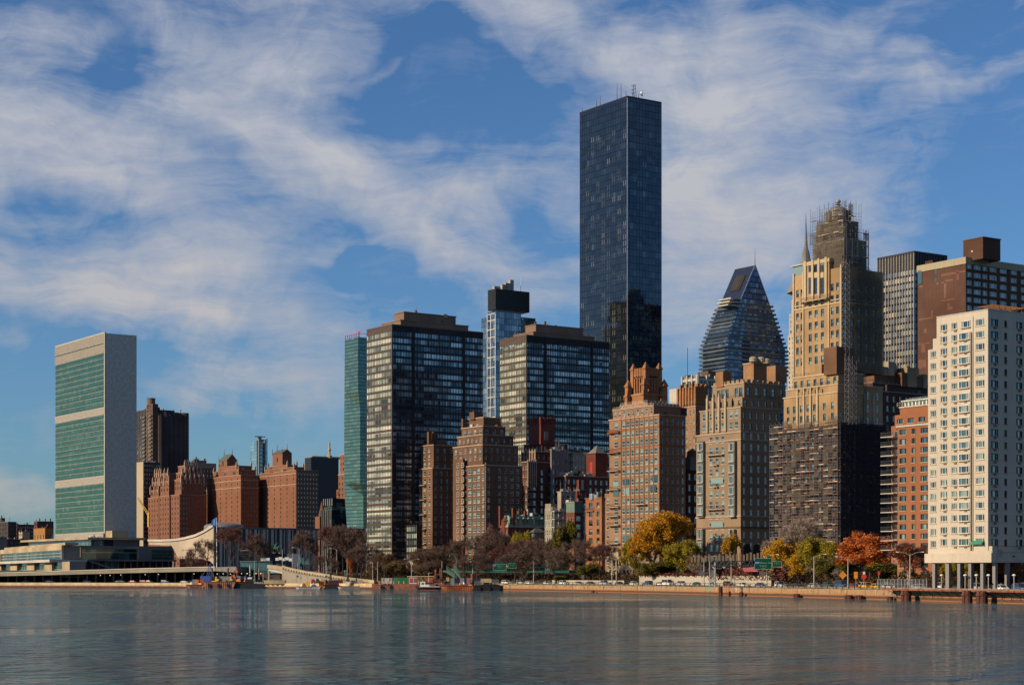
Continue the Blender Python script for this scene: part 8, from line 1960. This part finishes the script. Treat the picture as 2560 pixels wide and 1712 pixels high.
cargo('Q', 1265, 1330, 545, 640, Y, 'grey box beside the red flag on the black barge', 'grey_box'); cargo('Q', 1335, 1432, 530, 615, Y, 'pale grey box above the orange heap on the black barge', 'grey_box', dy=4); cargo('Q', 1340, 1450, 595, 665, Y, 'orange heap on the left end of the black barge', 'orange_paint', kind='tarpaulin', cat='tarpaulin', dy=1)
k = cargo('Q', 1435, 1730, 540, 665, Y, 'navy container with white panel on the black barge', 'navy_box', dy=3); m = MB(); m.box(-1.1,-.8,-.1,-.03,.8,2.8); m.box(.2,2.2,-.1,-.03,1.3,2.1); m.build('painted_panel', MATS['white_paint'], k)
cargo('Q', 1515, 1560, 630, 668, Y, 'small orange-white pump before the navy container', 'orange_paint', kind='pump', cat='pump', dy=.5); cargo('Q', 1745, 1782, 605, 660, Y, 'small lime bin on the black barge', 'olive_paint', d=1, cat='bin', dy=.6)
# red flag and pink flag
for (x, y, mt, lab) in ((1250,530,'red_paint','small red flag flying over the long rusty barge'),(1312,430,'awning_pink','small pink flag on a pole above the black barge')):
    P = ptc('Q', x, y, Y + 1); root = empty('flag_on_pole', (P.x, P.y, 2.4), 0, lab, 'flag'); m = MB(); m.tube((0,0,0),(0,0,P.z - 1.6),.06,n=5); m.build('pole', MATS['pole_grey'], root); m = MB(); [m.face([(i*.4,.1*math.sin(i),P.z-2.9),(i*.4+.4,.1*math.sin(i+1),P.z-3.0),(i*.4+.4,.1*math.sin(i+1),P.z-2.0),(i*.4,.1*math.sin(i),P.z-1.9)]) for i in range(4)]; m.build('flag', MATS[mt], root)
for (x, yt, yb, mt, lab) in ((1380,340,530,'rust','red-brown pole above the left end of the black barge'),(1672,290,530,'pole_grey','pale grey pole above the navy container'),(1778,200,600,'teal_paint','thin green pole right of the navy container'),(1878,370,610,'rust_pink','reddish pole above the lettering of the black barge'),(812,355,600,'rust_dark','dark pole right of the blue crane'),(1172,350,530,'frame_dark','dark pole behind the grey-fronted cabin')): spud('Q', x, yt, yb, Y + 3, lab, mt, .25 if mt == 'teal_paint' else .38)
# blue crane
P = ptc('Q', 700, 610, 872); root = empty('crawler_crane', (P.x, P.y, 2.2), 0, 'blue crawler crane with raised lattice boom on the long rusty barge', 'crane'); m = MB(); m.box(-3,2,-1.5,1.5,.8,3.6); m.box(1.2,2.4,-1.3,-.2,1,3.2); m.build('house', MATS['blue_paint'], root); m = MB(); [m.box(-3,3,y,y+.8,0,.8) for y in (-1.8,1.0)]; m.build('tracks', MATS['rubber'], root)
def lattice(m, A, B, w0, w1, n):
    A = Vector(A); B = Vector(B); pts = []
    for k in range(n + 1):
        f = k / n; c_ = A.lerp(B, f); w = w0 + (w1 - w0) * f; pts.append([c_ + Vector((sx*w, sy*w, 0)) for sx, sy in ((-1,-1),(1,-1),(1,1),(-1,1))])
    for p, q in zip(pts, pts[1:]):
        for i in range(4): m.tube(p[i], q[i], .1, n=4); m.tube(p[i], q[(i+1)%4], .06, n=4)
q = ptc('Q', 778, 250, 872) - P; m = MB(); lattice(m, (0,0,2), (q.x, 0, q.z + 2), .6, .35, 12); m.build('boom', MATS['blue_paint'], root); m = MB(); lattice(m, (3,0,2), (q.x + .6, 0, q.z), .3, .25, 10); m.tube((-2.5,0,3.6),(q.x,0,q.z+2),.06,n=4); m.build('mast_stay', MATS['steel'], root)
# pale pontoons and their gear
b3, Y, h = barge('T', 340, 925, 778, 828, 'pale cream pontoon with notched side carrying orange gear', 'hull_white', 1.5, 1.5, d=7, ribs=11)
for t in ((570,650,668,755,'yellow-orange container on the cream pontoon','yellow_paint','container','container'),(865,985,650,775,'bright orange container at the right end of the cream pontoon','orange_paint','container','container'),(690,800,720,778,'blue tarpaulin on the cream pontoon','beacon_cloth_blue','tarpaulin','tarpaulin'),(500,560,690,770,'red-brown machine on the cream pontoon','rust_orange','machine','machine'),(440,495,710,770,'small white pump on the left of the cream pontoon','white_paint','pump','pump'),(690,780,600,705,'tall red drilling machine above the blue tarpaulin','red_paint_matt','machine','machine'),(805,880,590,700,'dark grey engine behind the orange container','frame_dark','machine','machine'),(1000,1070,610,775,'red and orange leaning winch right of the orange container','rust_orange','machine','machine'),(920,990,600,655,'tan box on top of the orange container','cream_box','container','container')):
    cargo('T', t[0], t[1], t[2], t[3], Y, t[4], t[5], kind=t[6], cat=t[7], dy=1 + (t[0] % 7) * .3)
b4, Y, h = barge('T', 1000, 1320, 740, 828, 'low black workboat under the dark red dredging gear', 'hull_black', 1, 1, d=7, ribmat='hull_black')
for t in ((1080,1400,625,740,'dark purple-red dredging engine house','maroon_box','site_cabin','cabin'),(1115,1260,685,735,'orange beam before the dredging engine house','orange_paint','tank','boom'),(1310,1345,705,765,'small red drum right of the dredging gear','red_paint','pump','pump')): cargo('T', t[0], t[1], t[2], t[3], Y, t[4], t[5], kind=t[6], cat=t[7])
for (x, yt, yb, mt, lab) in ((1142,485,620,'frame_dark','dark pile on the dredging engine house'),(1528,500,660,'rust_dark','dark pile left of the white box')): spud('T', x, yt, yb, Y + 2, lab, mt)
b5, Y, h = barge('T', 1295, 1955, 772, 830, 'long cream pontoon with ribbed side below the ramp', 'hull_white', 1.2, 2.5, d=7, ribs=18)
for t in ((1480,1560,668,740,'small white site box on the ribbed cream pontoon','white_paint','site_cabin','cabin'),(1590,1720,630,740,'black diesel winch on the ribbed cream pontoon','frame_dark','machine','machine'),(1690,1850,715,765,'cream pipe bundle on the ribbed cream pontoon','cream_box','tank','pipes'),(1855,1885,655,760,'lime post on the ribbed cream pontoon','olive_paint','pump','bollard'),(1720,1850,615,680,'pale scrap heap behind the cream pipes','stone_beige','tarpaulin','heap'),(1890,2030,660,740,'tan crate at the right end of the ribbed pontoon','cream_box','container','crate'),(2015,2060,645,700,'small red drum near the dark launch','red_paint','pump','pump')): cargo('T', t[0], t[1], t[2], t[3], Y, t[4], t[5], kind=t[6], cat=t[7])
b6, Y, h = barge('T', 2000, 2260, 735, 828, 'small dark launch moored between cream and rusty barges', 'hull_black', 1.5, .8, d=5, cat='boat'); cargo('T', 2080, 2200, 665, 735, Y, 'black cabin of gear on the dark launch', 'hull_black', kind='site_cabin', cat='cabin')
# container barge
b7, Y, h = barge('U', 0, 970, 742, 838, 'rusty pink container barge with raked ends and tyres', 'rust_pink', 2.6, 4.5, tyres=4, ribs=16)
for t in ((115,352,580,700,'long white container with two slots at the left of the container barge','hull_white'),(352,405,580,705,'dark slate container beside the long white one','sign_back'),(405,472,572,740,'bright green container end on the container barge','green_bright'),(472,700,570,742,'wide dark green container on the container barge','green_paint'),(703,742,572,720,'mid green container left of the red-panelled one','green_bright'),(742,912,568,706,'white container with red panels on the container barge','white_paint'),(912,975,572,720,'pale green container at the right of the container barge','copper_green')):
    k = cargo('U', t[0], t[1], t[2], t[3], Y, t[4], t[5])
    if 'red panels' in t[4]:
        m = MB(); m.box(-1.5,-.2,-.12,-.03,.5,2.4); m.box(.75,1.6,-.12,-.03,.5,2.4); m.build('red_panel', MATS['red_paint'], k); m = MB(); m.box(.35,.74,-.12,-.03,.5,2.4); m.build('blue_panel', MATS['sign_blue'], k)
    if 'two slots' in t[4]: m = MB(); m.box(-1.5,-1.2,-.12,-.03,1,2.2); m.box(1.1,1.4,-.12,-.03,1,2.2); m.build('slot', MATS['sign_back'], k)
for i, x in enumerate((75, 255, 405, 518, 632, 960)): P = ptc('U', x, 742, Y); m = MB(); m.lathe(0,0,[(.22,0),(.22,1.6),(.3,1.6),(.3,1.75)],8); tag(m.build('bollard', MATS['bollard_yellow'], None, (P.x, Y + .4, P.z)), 'yellow mooring bollard on the container barge, %s from the left' % 'first second third fourth fifth sixth'.split()[i], 'bollard', 'yellow bollards on the container barge')
P = ptc('U', 1010, 552, Y + 5); m = MB(); m.box(-6,6,0,4,0,.3); [m.box(x,x+.2,.2,.4,-2.6,0) for x in (-5.8,0,5.6)]; tag(m.build('open_shed', MATS['cream_box'], None, P), 'cream flat-roofed open shed behind the container barge', 'shed')
# tug
Yt = EYE * FP / (cy('U', 850) - HY); P = ptc('U', 1170, 850, Yt); root = empty('workboat', (P.x, Yt, 0), 0, 'small white-cabined tug with dark hull between the two big rusty barges', 'boat'); m = MB()
L = 5.4; prof = [(-L,.05,1.9),(-L*.7,1.1,1.6),(-L*.2,1.6,1.35),(L*.6,1.6,1.25),(L,1.4,1.3)]
m.loft([[(x,2-w,z),(x,2+w,z),(x + (1.0 if x < -3 else 0),2+w*.6,-.3),(x + (1.0 if x < -3 else 0),2-w*.6,-.3)] for x, w, z in prof]); m.build('hull', MATS['hull_black'], root)
m = MB(); m.box(-3.6,4.8,.38,.42,1.28,1.5); m.box(-3.2,-1.2,.9,3.1,1.3,3.5); m.box(-1.2,.6,.7,3.3,1.3,2.3); m.build('cabin', MATS['white_paint'], root); m = MB(); m.box(-2.7,-1.7,.85,.895,2.3,3.0); m.box(-3.24,-3.2,1.2,2.8,2.3,3.0); m.build('window', MATS['win_glass_dark'], root); m = MB(); m.box(-1.1,2.4,.9,3.1,2.35,3.1); m.build('wheelhouse_back', MATS['navy_box'], root); m = MB(); m.tube((.2,2,3.1),(.2,2,7.2),.07); m.tube((-.6,2,5.6),(1.0,2,5.6),.04); m.tube((-2.2,2,3.5),(-2.2,2,4.6),.05); m.build('mast', MATS['white_paint'], root); m = MB(); m.box(-3.4,3.8,.25,.3,.0,.12); m.build('boot_line', MATS['red_paint'], root)
for t in ((1085,1272,575,690,'orange-red deckhouse behind the white-cabined tug','rust_orange','site_cabin','cabin'),(1275,1425,590,690,'maroon container right of the orange-red deckhouse','maroon_box','container','container')): cargo('U', t[0], t[1], t[2], t[3], Yt + 6, t[4], t[5], kind=t[6], cat=t[7])
b8, Y, h = barge('U', 1262, 1500, 765, 848, 'black-hulled barge end right of the tug', 'hull_black', .5, .5, d=7, ribmat='hull_black')
b9, Y, h = barge('U', 1450, 2192, 762, 862, 'bright rusty orange barge carrying grey containers', 'rust_orange', 2.5, .3, tyres=0, ribs=15)
for t in ((1490,1560,570,700,'tan machine housing at the left of the orange barge','cream_box','machine','machine'),(1578,1645,565,655,'tan box beside the machine housing','cream_box','container','container'),(1685,1762,582,740,'grey container left of the dark gap','grey_box','container','container'),(1762,1895,592,700,'dark navy container in the middle of the orange barge','navy_box','container','container'),(1895,1982,580,735,'grey container in the middle of the orange barge','grey_box','container','container'),(1982,2045,590,700,'dark slate container right of the middle grey one','navy_box','container','container'),(2045,2130,580,740,'grey container with red mark at the right of the orange barge','grey_box','container','container'),(1530,1680,660,745,'heap of black hoses on the orange barge','frame_dark','tarpaulin','heap')):
    k = cargo('U', t[0], t[1], t[2], t[3], Y, t[4], t[5], kind=t[6], cat=t[7])
    if 'red mark' in t[4]: m = MB(); m.box(-.4,.4,-.12,-.03,1,2.2); m.build('red_panel', MATS['red_paint'], k)
for (x, y, mt, lab) in ((1895,735,'orange_paint','orange cone-like buoy on the orange barge'),(1980,715,'white_paint','white gas bottle pair on the orange barge')): cargo('U', x - 18, x + 18, y - 50, y + 5, Y, lab, mt, kind='pump', cat='buoy', dy=.5)
for (x, yt, yb, mt, lab) in ((1485,380,690,'rust','tall red pile right of the maroon container'),(1352,390,580,'rust','thin red pile left of the tall red pile'),(1462,360,690,'rust_dark','dark pile beside the tall red pile'),(2168,480,760,'rust','red pile at the right end of the orange barge'),(2188,480,760,'rust_dark','black pile beside the red pile at the orange barge end')): spud('U', x, yt, yb, Y + 2, lab, mt, .5)
m = MB(); a, b_ = ptc('U', 1275, 585, Y + 2), ptc('U', 1500, 600, Y + 2)
for k in range(8):
    f, f2 = k / 8, (k + 1) / 8; m.tube(a.lerp(b_, f) + Vector((0,0,-4*f*(1-f))), a.lerp(b_, f2) + Vector((0,0,-4*f2*(1-f2))), .12, n=5)
tag(m.build('hanging_hose', MATS['rust'], None), 'rust-red hose sagging between deckhouse and tall red pile', 'hose')
b10, Y, h = barge('V', 30, 775, 752, 866, 'low black barge moored left of the seawall', 'hull_black', .3, 1.5, d=8, tyres=3, ribmat='hull_black')
for t in ((195,435,592,680,'tan box container on the low black barge','cream_box','container','container'),(240,575,680,755,'black flatbed truck on the low black barge','hull_black','machine','truck'),(60,190,640,752,'grey steel bin on the low black barge','sign_back','container','bin'),(35,200,575,640,'long navy container behind the grey steel bin','navy_box','container','container'),(440,600,610,690,'slate container right of the tan box','sign_back','container','container')): cargo('V', t[0], t[1], t[2], t[3], Y, t[4], t[5], kind=t[6], cat=t[7], dy=2 if t[4][0] != 'l' else 5)
b11, Y, h = barge('V', 755, 1045, 738, 866, 'dark timber landing stage at the left end of the seawall', 'rust_dark', .2, 1.5, d=6, ribs=9)

# ================================================================== CARS
plain('car_glass', (.03,.035,.04), .35, 0, .1, .7, .3)
def car_mesh(body, style):
    L, W, H = (4.6, 1.8, 1.45) if style == 'sedan' else (4.7, 1.9, 1.8) if style == 'suv' else (5.6, 2.0, 2.3)
    root = empty('parked_car', (0,0,0)); m = MB(); hb = H * (.56 if style == 'sedan' else .55)
    def ring(x, z0, z1, w): return [(x, -w, z0), (x, w, z0), (x, w, z1), (x, -w, z1)]
    m.loft([ring(-L/2, .45, hb*.8, W*.42), ring(-L/2 + .25, .28, hb*.95, W/2), ring(-L*.15, .25, hb, W/2), ring(L*.3, .25, hb, W/2), ring(L/2 - .25, .28, hb*.92, W/2), ring(L/2, .45, hb*.75, W*.42)]); m.build('body', MATS[body], root, smooth=False)
    a, b_, c_, d_ = {'sedan': (-L*.36, -L*.22, L*.12, L*.28), 'suv': (-L*.48, -L*.42, L*.10, L*.24), 'van': (-L*.49, -L*.47, L*.26, L*.40)}[style]
    m = MB(); m.loft([[(a,-W*.47,hb),(a,W*.47,hb),(d_,W*.47,hb),(d_,-W*.47,hb)],[(b_,-W*.38,H-.07),(b_,W*.38,H-.07),(c_,W*.38,H-.07),(c_,-W*.38,H-.07)]]); m.build('windows', MATS['car_glass'], root)
    m = MB(); m.loft([[(b_,-W*.385,H-.069),(b_,W*.385,H-.069),(c_,W*.385,H-.069),(c_,-W*.385,H-.069)],[(b_+.1,-W*.33,H),(b_+.1,W*.33,H),(c_-.1,W*.33,H),(c_-.1,-W*.33,H)]])
    for s_ in (-1,1): m.bar((a,s_*W*.47,hb),(b_,s_*W*.385,H-.06),.08,.08); m.bar((d_,s_*W*.47,hb),(c_,s_*W*.385,H-.06),.08,.08); m.bar(((b_+c_)/2,s_*W*.475,hb),((b_+c_)/2,s_*W*.39,H-.06),.1,.05)
    m.build('roof', MATS[body], root)
    for x in (-L*.31, L*.31):
        for s_ in (-1,1): w = MB(); w.tube((0,-.11,0),(0,.11,0),.33,n=12); w.build('wheel', MATS['tyre'], root, (x, s_*(W/2-.1), .33))
    for s_ in (-1,1): w = MB(); w.box(L/2-.12,L/2+.01,s_*W*.33-.2,s_*W*.33+.2,hb*.55,hb*.72); w.build('headlight', MATS['white_paint'], root)
    return root
for nm, c_, r_ in (('car_white',(.7,.7,.68),.25),('car_black',(.02,.02,.025),.2),('car_silver',(.42,.43,.44),.25),('car_blue',(.04,.08,.2),.25),('car_yellow',(.75,.30,.02),.3),('car_red',(.3,.02,.03),.3),('car_green',(.04,.09,.07),.3)): plain(nm, c_, .5, .2 if 'silver' in nm else 0, .02, .7, .4)
CP = {}
def car(px, off, body, style, label, ang=0.0):
    k = (body, style); 
    if k not in CP: o = CP[k] = car_mesh(body, style)
    else: o = copy_tree(CP[k])
    P, Q = shore(px, off), shore(px + 6, off); d = Q - P; o.location = (P.x, P.y, 2.41); o.rotation_euler = (0, 0, math.atan2(d.y, d.x) + ang)
    tag(o, label, 'car', 'cars on the river drive')
seg = [(1205,'before the low black barge'),(1262,'below the large dark highway sign'),(1300,'below the smaller dark highway sign'),(1340,'by the pole with the orange plate'),(1375,'left of the bright green bush'),(1405,'before the bright green bush'),(1440,'left of the grey sign back'),(1475,'right of the grey sign back'),(1510,'before the orange brick block'),(1545,'at the stone plinth'),(1575,'left of the white van'),(1592,'at the left foot of the golden tree'),(1625,'before the golden tree trunk'),(1660,'under the golden tree'),(1697,'right of the golden tree trunk'),(1735,'before the small bare tree'),(1770,'at the gantry mast'),(1812,'under the script sign'),(1860,'before the ivy hedge'),(1900,'below the large green gantry sign'),(1940,'below the smaller gantry sign'),(1975,'under the yellow tree'),(2005,'left of the lamp before the yellow tree'),(2035,'behind the lamp before the yellow tree'),(2062,'left of the orange diamond sign'),(2090,'below the orange diamond sign'),(2118,'by the pole between yellow and red trees'),(2150,'behind the mesh fence left end'),(2190,'behind the mesh fence'),(2290,'right of the tall double-armed lamp'),(2330,'left of the first column'),(2352,'behind the first white-capped lamp'),(2385,'between the first two columns'),(2430,'behind the second white-capped lamp'),(2475,'behind the fourth white-capped lamp'),(2515,'between the right columns'),(2550,'at the right edge')]
rr = random.Random(21); colsn = ['car_white','car_black','car_silver','car_blue','car_silver','car_black','car_white','car_green']; nmx = {'car_white':'white','car_black':'black','car_silver':'silver','car_blue':'dark blue','car_yellow':'yellow','car_red':'dark red','car_green':'dark green'}
for i, (px, wh) in enumerate(seg):
    body = colsn[(i * 3) % 8]; st = 'suv' if i % 3 == 0 else 'sedan'
    if px in (2062, 2090): body = 'car_yellow'
    if px == 2035: body = 'car_red'
    if px in (1592,): body, st = 'car_white', 'van'
    if px == 2005: body, st = 'car_blue', 'van'
    if px in (1860, 1262, 1340): body = 'car_white'
    car(px, 11.5, body, st, '%s %s in the near lane %s' % (nmx[body], {'sedan':'sedan','suv':'tall car','van':'van'}[st], wh), math.pi if i % 5 == 4 else 0)
    body2 = colsn[(i * 5 + 2) % 8]; car(px + rr.uniform(10, 17), 16.5, body2, 'sedan' if i % 2 else 'suv', '%s car in the middle lane %s' % (nmx[body2], wh))
for i, px in enumerate((20, 80, 128, 175, 255, 262, 290, 318, 330, 372, 420, 442)):
    body = ('car_blue','car_silver','car_black','car_blue','car_green','car_black','car_red','car_red','car_green','car_blue','car_silver','car_black')[i]
    car(px, 14, body, 'suv' if i % 2 else 'sedan', '%s car on the shaded drive under the deck, %s from the left' % (nmx[body], 'first second third fourth fifth sixth seventh eighth ninth tenth eleventh twelfth'.split()[i]))
for i, px in enumerate((768, 842)):
    Y = ysh(px) + 14; o = copy_tree(CP[('car_red','sedan')]) if ('car_red','sedan') in CP else copy_tree(list(CP.values())[0]); z = EYE + (HY - interp([(705,1412),(760,1426),(830,1437),(900,1446)], px) - 6) / FP * Y; o.location = ((px - HX) / FP * Y, Y, z); o.rotation_euler = (0, R(3), 0); tag(o, ('dark red' if ('car_red','sedan') in CP else 'pale') + ' car driving on the %s part of the ramp' % ('upper','lower')[i], 'car', 'cars on the river drive')
# dump truck (yellow) under the tiny tree
P = shore(2095, 24); root = empty('dump_truck', (P.x, P.y, 2.4), R(60), 'yellow dump truck parked below the orange diamond sign', 'truck'); m = MB(); m.box(-3.4,3.2,-1.1,1.1,.7,1.1); m.build('chassis', MATS['frame_dark'], root); m = MB(); m.loft([[(-3.4,-1.2,1.15),(1.2,-1.2,1.15),(1.2,1.2,1.15),(-3.4,1.2,1.15)],[(-3.8,-1.3,2.6),(1.4,-1.3,2.6),(1.4,1.3,2.6),(-3.8,1.3,2.6)]]); m.build('tipper_body', MATS['car_yellow'], root); m = MB(); m.box(1.6,3.4,-1.15,1.15,1.1,2.9); m.build('cab', MATS['car_yellow'], root); m = MB(); m.box(3.41,3.44,-1,1,2.0,2.7); m.box(2.0,3.2,-1.19,-1.16,2.0,2.7); m.build('cab_window', MATS['win_glass_dark'], root)
for x in (-2.6,-1.4,2.4):
    for s_ in (-1,1): w = MB(); w.tube((0,-.15,0),(0,.15,0),.5,n=12); w.build('wheel', MATS['tyre'], root, (x, s_*1.0, .5))
